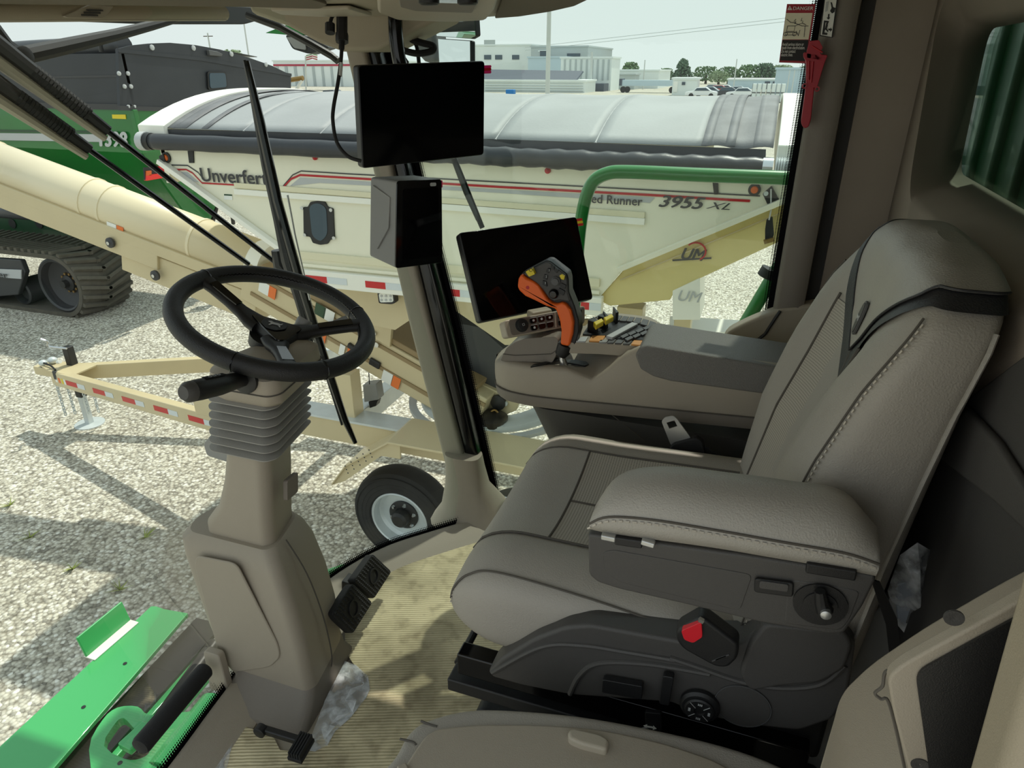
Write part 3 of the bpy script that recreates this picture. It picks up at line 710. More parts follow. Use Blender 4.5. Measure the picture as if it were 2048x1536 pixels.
# belt tongue standing up at the far side of the seat
bt = thing('belt_tongue', 'bright steel seat belt tongue in a black sleeve beside the far side of the seat', 'belt tongue', (-.12, 1.41, 3.0))
q = on('y', 1.40, (1323, 842), (1330, 834), (1346, 831), (1353, 836), (1382, 876), (1347, 893), (1341, 888))
hole = on('y', 1.40, (1333, 845), (1349, 840), (1355, 852), (1339, 857))
b = MB(); n = len(q)
qq = rpoly(q, .004, 2); ctr = sum(hole, Vector()) / 4
hh = [min(((h, (p - h).length) for h in [hole[i].lerp(hole[(i + 1) % 4], t / 6) for i in range(4) for t in range(6)]), key=lambda k: k[1])[0] for p in qq]
vs = qq + hh; nn = len(qq)
b.add(vs, [(i, (i + 1) % nn, nn + (i + 1) % nn, nn + i) for i in range(nn)])
b.build('tongue', 'steel', bt, solid=.003, smooth=0)
MB().prism(rpoly(on('y', 1.39, (1338, 898), (1346, 888), (1392, 876), (1405, 884), (1412, 912), (1390, 925), (1345, 908)), .006), (0, .02, 0)).build('sleeve', 'rubber', bt, bevel=.004)
MB().prism(on('y', 1.395, (1375, 912), (1410, 893), (1500, 950), (1500, 985), (1450, 962)), (0, .006, 0)).build('webbing', 'black_plastic', bt, bevel=.002)
b2 = thing('belt_anchor', 'small bright coil spring and bracket where the belt meets the seat', 'belt anchor', (.02, 1.38, 2.98))
p0 = on1('y', 1.37, 1480, 950); b = MB()
b.tube([p0 + Vector((.012 * math.cos(t), 0, .012 * math.sin(t))) + Vector((.0, .0, 0)) + Vector((.0012 * t, -.0008 * t, 0)) for t in [k * .5 for k in range(60)]], .0022, 6)
b.build('spring', 'chrome', b2)
MB().prism(rpoly(on('y', 1.385, (1478, 935), (1488, 920), (1494, 925), (1492, 972), (1480, 968)), .002), (0, .003, 0)).build('bracket', 'steel', b2)
# ================================================================ right hand control console
con = thing('armrest_console', 'grey taupe control console with a flat lid to the right of the operator seat', 'console', (-.2, 1.6, 2.6))
YNT = [(-.597, 1.575), (-.592, 1.545), (-.575, 1.51), (-.54, 1.482), (-.48, 1.465), (-.4, 1.46), (.2, 1.46)]
YFT = [(-.597, 1.60), (-.592, 1.625), (-.575, 1.655), (-.53, 1.69), (-.46, 1.715), (-.3, 1.72), (-.2, 1.70), (-.1, 1.64), (.2, 1.62)]
ZNT = [(-.597, 3.105), (-.55, 3.13), (-.46, 3.138), (-.38, 3.147), (-.345, 3.138), (-.315, 3.128), (-.28, 3.155), (-.24, 3.20), (-.21, 3.222), (.2, 3.222)]
ZFT = [(-.597, 3.11), (-.55, 3.14), (-.42, 3.165), (-.34, 3.185), (-.2, 3.195), (.2, 3.2)]
ZMT = [(-.597, 3.108), (-.55, 3.135), (-.46, 3.135), (-.42, 3.125), (-.36, 3.125), (-.3, 3.15), (-.24, 3.19), (-.2, 3.205), (.2, 3.205)]
def crs(x): return 3.05 + .06 * (x + .6)
def conring(x):
    yn, yf, zn, zf, zm, zb = interp(YNT, x), interp(YFT, x), interp(ZNT, x), interp(ZFT, x), interp(ZMT, x), crs(x)
    w_ = yf - yn
    return [Vector((x, yn + .004, zb)), Vector((x, yn, zb + (zn - zb) * .35)), Vector((x, yn, zn - .012)), Vector((x, yn + .004, zn - .003)), Vector((x, yn + .014, zn)), Vector((x, yn + .3 * w_, zm)), Vector((x, yn + .6 * w_, zm * .5 + zf * .5)), Vector((x, yf - .03, zf)), Vector((x, yf - .006, zf - .004)), Vector((x, yf, zf - .02)), Vector((x, yf, zb))]
xx = [-.597, -.592, -.575, -.555, -.53, -.5, -.47, -.44, -.41, -.38, -.36, -.345, -.33, -.315, -.3, -.28, -.26, -.24, -.225, -.21, -.15, 0, .19]
MB().loft([conring(x) for x in xx]).build('upper_shell', 'taupe', con, smooth=50)
def lowring(z, xf, yo):
    p = [Vector((xf + .05, 1.465 + yo, z)), Vector((.19, 1.465 + yo, z)), Vector((.19, 1.60, z)), Vector((xf + .06, 1.70, z)), Vector((xf, 1.60, z)), Vector((xf + .004, 1.53 + yo, z))]
    return rpoly(p, .06, 6)
MB().loft([lowring(z, xf, yo) for z, xf, yo in ((2.62, -.33, .06), (2.75, -.385, .05), (2.90, -.455, .03), (2.98, -.49, .02), (3.02, -.51, .012))]).build('lower_body', 'charcoal', con, smooth=60)
def beltring(x):
    yn = interp(YNT, x); yf = interp(YFT, x); zb = crs(x)
    return [Vector((x, yn + .012, zb - .035)), Vector((x, yn + .003, zb - .018)), Vector((x, yn + .003, zb - .003)), Vector((x, yn + .02, zb + .002)), Vector((x, yf - .02, zb + .002)), Vector((x, yf - .004, zb - .018)), Vector((x, yf - .02, zb - .035))]
MB().loft([beltring(x) for x in [-.588, -.58, -.565, -.54, -.5, -.46, -.4, -.2, 0, .19]]).build('belt', 'taupe_dark', con, smooth=60)
MB().tube(smoothpath([Vector((x, interp(YNT, x) - .0005 if x > -.58 else interp(YNT, x), crs(x) + .0)) for x in [-.59, -.575, -.54, -.48, -.4, -.2, 0, .19]], 4), .0016, 6).build('crease', 'seam', con)
MB().tube(smoothpath(on('y', 1.4795, (1085, 800), (1180, 805), (1210, 820), (1250, 850), (1290, 882)), 5), .0012, 6).build('crease', 'seam', con)
# lid
lidp = [Vector((x, 1.455, z)) for x, z in ((-.215, 3.205), (-.20, 3.172), (-.17, 3.158), (-.13, 3.152), (.19, 3.152), (.19, 3.215), (-.19, 3.232), (-.205, 3.226))]
ld = MB().prism(lidp, (0, .165, 0)).build('lid', 'lid', con, bevel=.006, seg=3, label='grained flat armrest lid')
# front hand rest block and its split line
hb_ = on('y', 1.49, (1000, 722), (1012, 697), (1030, 684), (1050, 677), (1110, 673), (1117, 680), (1112, 712), (1104, 726))
MB().prism(rpoly(hb_, .006), (0, .10, 0)).build('hand_rest', 'taupe_dark', con, bevel=.010, seg=3)
b = on('y', 1.489, (1006, 708), (1030, 711), (1102, 708), (1114, 700)); MB().tube(b, .0012, 6).build('crease', 'seam', con)
# joystick slot and cup recess lip
MB().prism(rpoly(on('z', 3.142, (1060, 736), (1075, 733), (1118, 722), (1114, 716), (1105, 722), (1066, 731)), .004), (0, 0, .003)).build('slot', 'black_plastic', con)
MB().prism(rpoly(on('z', 3.136, (1128, 722), (1150, 722), (1172, 726), (1178, 731), (1170, 734), (1130, 727)), .004), (0, 0, .004)).build('slot', 'black_plastic', con)
# key deck
ZD = 3.205
deck = MB().prism(rpoly(on('z', ZD, (1135, 684), (1180, 641), (1200, 627), (1240, 626), (1300, 633), (1322, 646), (1334, 660), (1300, 688), (1275, 692), (1200, 686)), .01), (0, 0, -.03)).build('key_deck', 'taupe', con, bevel=.003)
outer_k = MB().prism(rpoly(on('z', ZD + .006, (1182, 639), (1202, 626.5), (1240, 627), (1298, 634), (1318, 645), (1330, 657), (1306, 665), (1293, 649), (1272, 642), (1240, 640)), .004), (0, 0, -.008)).build('key_arc', 'taupe_light', con, bevel=.002)
KP = [((1190, 634), (1199, 628.5), (1208, 628.5), (1200, 638)), ((1201, 638), (1209, 629), (1218, 630), (1210, 639)), ((1211, 639), (1220, 630), (1231, 630), (1223, 640)), ((1224, 640), (1233, 630), (1245, 631), (1238, 640.5)), ((1239, 641), (1247, 631.5), (1258, 633), (1252, 642)), ((1253, 642), (1260, 633), (1270, 634), (1264, 643)), ((1266, 644), (1272, 634.5), (1284, 636), (1279, 647)), ((1280, 647.5), (1286, 637), (1298, 640), (1294, 651)), ((1295, 652), (1300, 641), (1312, 645), (1308, 656)), ((1300, 657.5), (1312, 646), (1320, 652), (1306, 659))]
for k in KP: MB().prism(on('z', ZD + .008, *k), (0, 0, -.004)).build('key', 'grey_dark', deck, bevel=.001)
MB().prism(rpoly(on('z', ZD + .004, (1165, 668), (1182, 644), (1250, 643), (1272, 648), (1225, 672)), .004), (0, 0, -.006)).build('lever_well', 'black_plastic', con)
MB().prism(rpoly(on('z', ZD + .004, (1222, 676), (1274, 648), (1292, 657), (1306, 672), (1290, 680)), .004), (0, 0, -.006)).build('key_bank', 'black_plastic', con)
MB().beam(*on('z', ZD + .008, (1218, 676), (1270, 648)), .018, .008).build('rail', 'decal_grey', con, bevel=.002)
for i in range(4):
    for j in range(2):
        x0 = 1240 + 15 * i + 9 * j; y0 = 672 - 5.5 * i + 5 * j
        MB().prism(rpoly(on('z', ZD + .009, (x0, y0), (x0 + 13, y0 - 6), (x0 + 18, y0 - 2), (x0 + 6, y0 + 4)), .002), (0, 0, -.004)).build('key', 'grey_dark', deck, bevel=.001)
for lx, ly in ((1186, 655), (1206, 646)):
    lv = MB().prism(on('z', ZD + .02, (lx, ly - 1), (lx + 17, ly - 9), (lx + 21, ly - 3), (lx + 5, ly + 6)), (0, 0, .014)).build('paddle_lever', 'yellow', con, bevel=.003, label='yellow paddle lever')
    MB().prism(on('z', ZD + .0, (lx - 12, ly + 8), (lx + 1, ly), (lx + 10, ly + 10), (lx + 8, ly + 14)), (0, 0, .03)).build('lever_arm', 'black_plastic', lv, bevel=.002)
    MB().prism(on('z', ZD + .0, (lx + 18, ly - 8), (lx + 21, ly - 8), (lx + 30, ly + 3), (lx + 24, ly + 5)), (0, 0, .034)).build('lever_guard', 'black_plastic', lv, bevel=.002)
for k, m_ in ((((1184, 671), (1211, 671), (1204, 682), (1178, 681)), 'amber'), (((1158, 675), (1177, 672), (1171, 682), (1152, 682)), 'decal_grey'), (((1268, 680), (1287, 681), (1280, 690), (1262, 688)), 'amber'), (((1200, 680), (1218, 678), (1213, 684), (1198, 684)), 'grey_plastic'), (((1220, 678), (1233, 678), (1227, 685), (1214, 685)), 'grey_dark'), (((1235, 678.5), (1249, 679), (1243, 686), (1229, 685.5)), 'grey_dark'), (((1251, 680), (1265, 681), (1259, 687.5), (1245, 687)), 'grey_dark')):
    MB().prism(rpoly(on('z', ZD + .004, *k), .002), (0, 0, -.004)).build('touch_pad', m_, con, bevel=.0008)
MB().lathe(on1('z', 3.19, 1097, 672), (0, 0, 1), [(.017, 0), (.017, .022), (.014, .027), (0, .027)], 20).build('thumb_wheel', 'rubber', con)

# hydro handle
joy = thing('hydro_handle', 'orange and black multifunction control handle standing on the console', 'control handle', (-.393, 1.497, 3.145))
JY = 1.497
MB().tube(on('y', JY, (1128, 732), (1124, 717), (1127, 702)), [.011, .009, .009], 14).build('neck', 'chrome', joy)
MB().tube(on('y', JY, (1121, 709), (1127, 700), (1131, 688)), [.015, .019, .019], 16).build('collar', 'black_plastic', joy)
og = on('y', JY - .02, (1034, 574), (1036, 558), (1042, 548), (1052, 557), (1066, 563), (1077, 571), (1086, 586), (1095, 599), (1104, 607), (1114, 609), (1124, 605), (1133, 610), (1141, 622), (1147, 645), (1145, 668), (1138, 694), (1120, 690), (1122, 662), (1119, 642), (1111, 619), (1103, 616), (1092, 613), (1070, 602), (1050, 593), (1038, 582))
MB().prism(og, (0, .042, 0)).build('grip', 'orange', joy, bevel=.009, seg=4, smooth=60, label='orange rubber palm grip')
MB().lathe(on1('y', JY - .0195, 1055.5, 575), (0, -1, 0), [(.0045, -.001), (.0045, .0006), (0, .0006)], 14).build('grip_dimple', 'decal_red', joy)
bk_ = on('y', JY - .008, (1041, 548), (1092, 521), (1100, 522), (1134, 548), (1137, 560), (1138, 585), (1149, 612), (1157, 640), (1158, 664), (1150, 692), (1142, 706), (1136, 694), (1144, 668), (1146, 645), (1139, 620), (1124, 605), (1113, 610), (1102, 606), (1090, 594), (1076, 570), (1062, 562))
MB().prism(bk_, (0, .04, 0)).build('head', 'black_plastic', joy, bevel=.004, seg=3, label='black button head')
hd = on('y', JY - .014, (1046, 548), (1092, 524), (1099, 525), (1131, 550), (1134, 561), (1135, 586), (1140, 604), (1120, 600), (1108, 603), (1098, 597), (1084, 578), (1072, 566))
hdm = MB().prism(hd, (0, .01, 0)).build('button_plate', 'charcoal', joy, bevel=.003)
def jb(pts, m_, d=.006, name='button'): return MB().prism(rpoly(on('y', JY - .014, *pts), .0015), (0, -d, 0)).build(name, m_, joy, bevel=.0015)
b0 = jb([(1054, 541), (1067, 534), (1073, 546), (1061, 551)], 'yellow', .012); jb([(1120, 550), (1125, 547), (1131, 551), (1129, 559), (1123, 557)], 'yellow')
for pts in ([(1096, 536), (1102, 537), (1098, 546), (1092, 543)], [(1090, 548), (1096, 552), (1094, 560), (1087, 556)], [(1086, 560), (1093, 563), (1095, 573), (1086, 569)], [(1102, 531), (1108, 531), (1110, 540), (1104, 537)], [(1111, 533), (1118, 540), (1114, 546), (1109, 541)], [(1123, 565), (1133, 570), (1130, 578), (1121, 572)], [(1119, 575), (1131, 582), (1127, 591), (1117, 583)]): jb(pts, 'black_plastic', .004)
MB().lathe(on1('y', JY - .014, 1112, 562), (0, -1, 0), [(.012, 0), (.012, .004), (.0085, .006), (.0085, .009), (0, .009)], 8).build('hat_switch', 'grey_dark', joy)
MB().lathe(on1('y', JY - .014, 1108, 587), (0, -1, 0), [(.0115, 0), (.0115, .005), (.008, .010), (0, .011)], 20).build('thumb_button', 'black_gloss', joy)
for (px, py), s_ in (((1097, 543), '1'), ((1091, 555), '2'), ((1089, 568), '3')): text('numeral', s_, .008, on1('y', JY - .0185, px, py), X, Z, 'print_grey', joy, 0)
MB().lathe(on1('y', JY - .0265, 1061.5, 540), (0, -1, 0), [(.0042, 0), (.0042, .0005), (.0033, .0005), (.0033, 0)], 16, cap=False).build('symbol', 'print_dark', joy)

# ================================================================ displays
def panel(root, name, c4, t, m, bevel=.004, off=0):
    """flat slab through four corners TL TR BR BL, thickness t away from the viewer side"""
    c4 = [Vector(p) for p in c4]; n = (c4[1] - c4[0]).cross(c4[3] - c4[0]).normalized()
    if n.dot(Vector((0, 0, CAM_Z)) - c4[0]) > 0: n = -n
    q = rpoly([p - n * off for p in c4], .009, 4)
    return MB().prism(q, n * t).build(name, m, root, bevel=bevel, seg=2), n
def lerp4(c4, u, v):
    a, b_, c, d = [Vector(p) for p in c4]; return a.lerp(b_, u).lerp(d.lerp(c, u), v)
def inset(c4, u0, u1, v0, v1): return [lerp4(c4, u0, v0), lerp4(c4, u1, v0), lerp4(c4, u1, v1), lerp4(c4, u0, v1)]
def flagtab(root, c4, v0, v1, du, cols):
    k = len(cols)
    for i, m_ in enumerate(cols):
        a = v0 + (v1 - v0) * i / k; e_ = v0 + (v1 - v0) * (i + 1) / k
        panel(root, 'film_tab', inset(c4, .985, 1 + du, a, e_), .0006, m_, 0, .0012)

U4 = [(-.87, 1.449, 3.807), (-.672, 1.710, 3.817), (-.676, 1.704, 3.599), (-.876, 1.441, 3.589)]
d1 = thing('upper_display', 'large blank black touch display hanging at the top of the right front post', 'display', (-.79, 1.6, 3.59))
body, dn = panel(d1, 'housing', U4, .03, 'black_plastic'); panel(d1, 'screen', inset(U4, .006, .994, .008, .992), .002, 'screen', .001, .0015); flagtab(d1, U4, .045, .13, .055, ['pink', 'decal_red', 'pink'])
MB().tube(smoothpath([Vector((-.86, 1.62, 3.93)), Vector((-.862, 1.62, 3.86)), Vector((-.855, 1.625, 3.80)), Vector((-.835, 1.64, 3.765)), Vector((-.82, 1.65, 3.72))], 6), .017, 14).build('mount_arm', 'black_gloss', d1)
MB().lathe((-.86, 1.62, 3.925), (0, 0, 1), [(.034, 0), (.034, .006), (.02, .008)], 20).build('mount_flange', 'black_plastic', d1)
MB().obox(lerp4(U4, .5, .5) + dn * .055, (.6, .8, 0), (.8, -.6, 0), Z, .12, .05, .1).build('rear_bracket', 'black_plastic', d1, bevel=.008)

T4 = [(-.804, 1.468, 3.561), (-.746, 1.589, 3.552), (-.750, 1.582, 3.343), (-.814, 1.448, 3.356)]
d2 = thing('corner_post_monitor', 'upright grey cased post monitor with a narrow black screen', 'monitor', (-.80, 1.53, 3.34))
n2 = (Vector(T4[1]) - Vector(T4[0])).cross(Vector(T4[3]) - Vector(T4[0])).normalized()
if n2.dot(Vector((0, 0, CAM_Z)) - Vector(T4[0])) > 0: n2 = -n2
back = [Vector(p) + Vector((-.075, .012, dz)) for p, dz in zip(T4, (.004, .004, .02, .02))]
q1 = rpoly([Vector(p) + n2 * .001 for p in T4], .008, 3); q2 = rpoly(back, .008, 3)
MB().loft([q1, q2]).build('case', 'grey_plastic', d2, bevel=.003, smooth=40)
panel(d2, 'bezel', T4, .004, 'black_gloss', .001, .003); panel(d2, 'screen', inset(T4, .13, .92, .09, .91), .001, 'screen', 0, .0042)
panel(d2, 'sticker', inset(T4, .72, .86, .035, .075), .0004, 'print_grey', 0, .0045); panel(d2, 'film_tab', inset(T4, .985, 1.03, .015, .10), .0006, 'pink', 0, .001)
cl = inset([q for q in (back[0], Vector(T4[0]), Vector(T4[3]), back[3])], .12, .75, .1, .7)
MB().tube([cl[0] + Vector((-.0, -.002, 0)), cl[1] + Vector((0, -.002, -.02)), lerp4(cl, .98, .75) + Vector((0, -.002, 0)), lerp4(cl, .3, 1.25) + Vector((0, -.002, 0))], .0022, 6).build('case_crease', 'grey_plastic', d2)
MB().tube([Vector((-.83, 1.55, 3.46)), Vector((-.85, 1.62, 3.46)), Vector((-.87, 1.76, 3.46))], .018, 12).build('mount_arm', 'black_plastic', d2)

def away(c4, k): return [Vector((0, 0, CAM_Z)) + (Vector(p) - Vector((0, 0, CAM_Z))) * k for p in c4]
C4 = away([(-.629, 1.423, 3.462), (-.419, 1.674, 3.466), (-.351, 1.607, 3.279), (-.555, 1.358, 3.277)], 1.065)
d3 = thing('console_display', 'tilted blank black display mounted at the front of the console', 'display', (-.5, 1.52, 3.14))
panel(d3, 'housing', C4, .026, 'black_plastic'); panel(d3, 'screen', inset(C4, .006, .994, .008, .992), .002, 'screen', .001, .0015); flagtab(d3, C4, .03, .12, .045, ['tape_red', 'yellow', 'tape_red'])
MB().tube([Vector((-.52, 1.66, 3.36)), Vector((-.50, 1.68, 3.28)), Vector((-.47, 1.67, 3.16))], .02, 12).build('stand', 'charcoal', d3)

# key strip below the console display
S4 = away([(-.490, 1.336, 3.296), (-.346, 1.500, 3.296), (-.341, 1.484, 3.257), (-.477, 1.324, 3.262)], 1.075)
st = thing('shortcut_key_strip', 'slim shortcut key bar with a ribbed dial below the tilted display', 'key strip', (-.41, 1.42, 3.13))
hs, sn = panel(st, 'housing', S4, .03, 'taupe_light', .005)
panel(st, 'face', inset(S4, .05, .99, .06, .94), .002, 'taupe_dark', .001, .001)
dc = lerp4(S4, .19, .45)
dlw = MB().lathe(dc, -sn, [(.0165, .0), (.0165, .004), (.0145, .010), (.0105, .012), (0, .012)], 28).build('dial', 'rubber', st)
for i in range(24):
    a = 2 * math.pi * i / 24; su = (Vector(S4[1]) - Vector(S4[0])).normalized(); sv = (Vector(S4[0]) - Vector(S4[3])).normalized(); dr = su * math.cos(a) + sv * math.sin(a)
    MB().beam(dc + dr * .0152 - sn * .005, dc + dr * .0128 - sn * .0108, .0009, .0006).build('dial_rib', 'grey_dark', dlw)
MB().lathe(dc - sn * .012, -sn, [(.004, 0), (.004, .0005), (.003, .0005), (.003, 0)], 4, cap=False).build('dial_mark', 'print_grey', dlw)
kk = []
for row in range(2):
    for i, u0 in enumerate((.29, .39, .49, .64, .75, .86)):
        k_ = inset(S4, u0, u0 + .085, .14 + .41 * row, .46 + .41 * row); ko, _ = panel(st, 'key', k_, .003, 'black_gloss', .0008, .004)
        if not (row == 1 and i in (1, 2)): panel(st, 'key_icon', inset(k_, .35, .65, .3, .7), .0003, 'print_grey', 0, .0045)
        panel(st, 'key_light', inset(k_, .05, .95, -.04, .06), .0003, 'print_grey', 0, .0045)
MB().beam(lerp4(S4, .605, .08) - sn * .003, lerp4(S4, .605, .92) - sn * .003, .003, .002).build('divider', 'taupe_light', st)
MB().obox(Vector((-.475, 1.555, 3.20)), (.66, .75, 0), (.75, -.66, 0), Z, .06, .03, .11).build('stand', 'taupe_light', st, bevel=.006)
# ================================================================ steering column
col = thing('steering_column', 'taupe tilting steering column with a ribbed boot and a stalk', 'steering column', (-.96, 1.02, FL))
def cring(z, x0, x1, yn, yf, r=.03, dx=0, ch=.05):
    """plan outline: flat near side, chamfer towards the driver, narrower far side"""
    return rpoly([Vector((x0 + .02, yn, z)), Vector((x1 - .015, yn, z)), Vector((x1, yn + .02, z)), Vector((x1 - .03, yf, z)), Vector((x0 + .03, yf, z)), Vector((x0, yn + ch, z))], r, 4)
lower = [(2.435, -1.06, -.835, .925, 1.10), (2.48, -1.09, -.82, .92, 1.11), (2.60, -1.115, -.828, .922, 1.12), (2.70, -1.13, -.842, .925, 1.12), (2.79, -1.145, -.862, .930, 1.115), (2.83, -1.15, -.876, .936, 1.105), (2.848, -1.135, -.890, .95, 1.095)]
MB().loft([cring(*a) for a in lower]).build('lower_shroud', 'taupe', col, smooth=40)
q = on('y', .9175, (392, 1112), (472, 1128), (555, 1290), (560, 1315), (540, 1335), (470, 1345), (440, 1320), (388, 1130))
MB().prism(rpoly(q, .02), (0, .006, 0)).build('shroud_panel', 'taupe', col, bevel=.004, label='slightly raised face panel')
MB().tube(smoothpath([Vector((-.887, 1.00, 2.845)), Vector((-.853, 1.01, 2.75)), Vector((-.834, 1.02, 2.62)), Vector((-.826, 1.02, 2.50)), Vector((-.838, 1.02, 2.44))], 5), .0016, 6).build('split_line', 'seam', col)
upper = [(2.78, -1.095, -.905, .962, 1.09), (2.87, -1.085, -.898, .960, 1.09), (2.90, -1.06, -.893, .958, 1.09), (2.925, -1.038, -.890, .957, 1.09), (3.0, -1.005, -.878, .955, 1.09), (3.085, -.98, -.868, .955, 1.09)]
MB().loft([cring(z, a, b_, c, d, .018, 0, .03) for z, a, b_, c, d in upper]).build('upper_shroud', 'taupe', col, smooth=40)
MB().prism(rpoly(on('y', 1.095, (406, 888), (438, 850), (470, 850), (470, 930), (413, 912)), .01), (0, .04, 0)).build('side_box', 'grey_plastic', col, bevel=.008)
MB().prism(rpoly([Vector((-.878, 1.00, 2.95)), Vector((-.878, 1.04, 2.95)), Vector((-.874, 1.045, 3.0)), Vector((-.874, 1.005, 3.0))], .006), (.012, 0, .002)).build('tilt_button', 'taupe_dark', col, bevel=.003)
# ribbed boot: each fold its own ring
zf = [3.08 + .0195 * i for i in range(8)]
for i, z in enumerate(zf[:-1]):
    t = i / 7; x0, x1 = -.985 + .028 * t, -.853 + .022 * t; e = .019
    r = [cring(z, x0, x1, .955, 1.10, .012, 0, .02), cring(z + .0095, x0 - e, x1 + e, .955 - e, 1.10 + e, .012, 0, .02), cring(z + .0115, x0 - e, x1 + e, .955 - e, 1.10 + e, .012, 0, .02), cring(z + .0195, x0 + .004, x1 + .003, .955, 1.10, .012, 0, .02)]
    MB().loft(r).build('boot_fold', 'boot', col, smooth=30)
head = [(3.205, -.955, -.82, .95, 1.115), (3.222, -.965, -.80, .935, 1.13), (3.245, -.97, -.796, .93, 1.14), (3.272, -.965, -.798, .932, 1.14), (3.28, -.955, -.81, .945, 1.13), (3.286, -.935, -.83, .965, 1.11)]
MB().loft([cring(z, a, b_, c, d, .03, 0, .04) for z, a, b_, c, d in head]).build('head', 'taupe', col, smooth=40)
MB().tube(cring(3.243, -.971, -.795, .929, 1.141, .03, 0, .04), .0013, 6, closed=True).build('split_line', 'seam', col)
# indicator stalk
sc_ = on1('y', .928, 487, 757)
sk = MB().lathe(sc_, (0, -1, 0), [(.030, -.004), (.030, .003), (.026, .005), (.0, .005)], 28).build('stalk_collar', 'black_plastic', col)
p0, p1, p2 = sc_ + Vector((0, -.004, 0)), on1('y', .85, 440, 770), on1('y', .78, 372, 785)
MB().tube([p0, p0.lerp(p1, .5), p1, p1.lerp(p2, .6), p2.lerp(p1, .1), p2], [.014, .016, .018, .0185, .0175, .013], 18).build('stalk', 'black_plastic', col)
dd = (p2 - p1).normalized()
MB().tube([p2 - dd * .012, p2 - dd * .002, p2 + dd * .006], [.0182, .0175, .012], 18).build('stalk_button', 'charcoal', col)
up = Vector((0, -.45, .9)); sd = dd.cross(up).normalized(); up = sd.cross(dd).normalized()
for k_, s_ in ((.18, '1'), (.30, '2'), (.42, '3')): pass
MB().obox(p1.lerp(p2, .18) + up * .0185, dd, sd, up, .045, .012, .001).build('stalk_label', 'black_gloss', col)
for k_ in (.05, .18, .31): MB().lathe(p1.lerp(p2, k_) + up * .0195, up, [(.0035, 0), (.0035, .0004), (.0025, .0004), (.0025, 0)], 12, cap=False).build('stalk_icon', 'print_grey', col)
# gear / PTO knob at the far side
kc = on1('y', 1.17, 604, 652); kd = Vector((.3, .55, .75)).normalized()
kb = MB().lathe(kc, kd, [(.013, -.02), (.016, -.008), (.016, 0), (.017, .002), (.017, .014), (.015, .017), (0, .017)], 24).build('side_knob', 'grey_plastic', col)
MB().tube([Vector((-.87, 1.12, 3.26)), kc], .011, 12).build('knob_stem', 'black_plastic', col)
# base with toe guard and tilt pedal
base = [(2.42, -1.06, -.80, .845, 1.12), (2.432, -1.06, -.802, .850, 1.12), (2.455, -1.05, -.815, .90, 1.11), (2.50, -1.05, -.825, .935, 1.11)]
MB().loft([cring(z, a, b_, c, d, .02, 0, .04) for z, a, b_, c, d in base]).build('base', 'taupe_dark', col, smooth=40)
MB().prism(rpoly(on('y', .905, (452, 1385), (478, 1380), (500, 1405), (512, 1470), (455, 1462)), .008), (0, .06, 0)).build('base_flange', 'taupe', col, bevel=.006)
pv = on1('z', 2.475, 524, 1458); pe = on1('z', 2.465, 602, 1482)
pd = MB().beam(pv, pe, .016, .016).build('tilt_pedal', 'black_plastic', col, bevel=.004)
MB().lathe(pv + Vector((0, -.008, 0)), (0, -1, 0), [(.014, -.012), (.014, .004), (.010, .006), (0, .006)], 18).build('pedal_pivot', 'black_plastic', pd)
pdir = (pe - pv).normalized(); ps = pdir.cross(Z).normalized()
for i in range(5): MB().obox(pe + pdir * (.006 * i - .006) + ps * .012, pdir, ps, Z, .0045, .055, .022).build('pedal_rib', 'rubber', pd, bevel=.001)
MB().obox(pe + pdir * .006 + ps * .012 - Z * .008, pdir, ps, Z, .034, .058, .010).build('pedal_pad', 'rubber', pd, bevel=.002)

# ================================================================ steering wheel
WC = Vector((-.903, 1.095, 3.332)); TA = R(20)
wn = Vector((math.sin(TA), 0, math.cos(TA))); we1 = Vector((math.cos(TA), 0, -math.sin(TA))); we2 = Vector((0, 1, 0))
wh = thing('steering_wheel', 'black leather wrapped three spoke steering wheel', 'steering wheel', WC - wn * .06)
WR = .189
def wp(a, r, h=0): return WC + (we1 * math.cos(a) + we2 * math.sin(a)) * r + wn * h
MB().tube([wp(2 * math.pi * k / 96, WR) for k in range(96)], .0185, 18, closed=True).build('rim', 'wheel_leather', wh, smooth=180)
SP_A = [R(45), R(178), R(315)]
for a in SP_A:
    ar = (we1 * math.cos(a) + we2 * math.sin(a)); at_ = wn.cross(ar)
    rings = []
    for r, h, w_, t in ((.030, -.034, .030, .014), (.055, -.032, .026, .014), (.080, -.026, .018, .013), (.115, -.016, .016, .012), (.155, -.005, .018, .012), (.178, 0, .020, .013)):
        c = wp(a, r, h); rings.append(rpoly([c + at_ * w_ + wn * t * .3, c + at_ * w_ * .6 + wn * t, c - at_ * w_ * .6 + wn * t, c - at_ * w_ + wn * t * .3, c - at_ * w_ * .8 - wn * t * .6, c + at_ * w_ * .8 - wn * t * .6], .004, 2))
    so_ = MB().loft(rings).build('spoke', 'black_plastic', wh, smooth=50)
    rings = []
    for r, h, w_ in ((.09, -.0075, .009), (.160, .009, .011)):
        c = wp(a, r, h); rings.append([c + at_ * w_, c - at_ * w_, c - at_ * w_ - wn * .004, c + at_ * w_ - wn * .004])
    MB().loft(rings).build('spoke_inlay', 'black_gloss', so_, smooth=0)
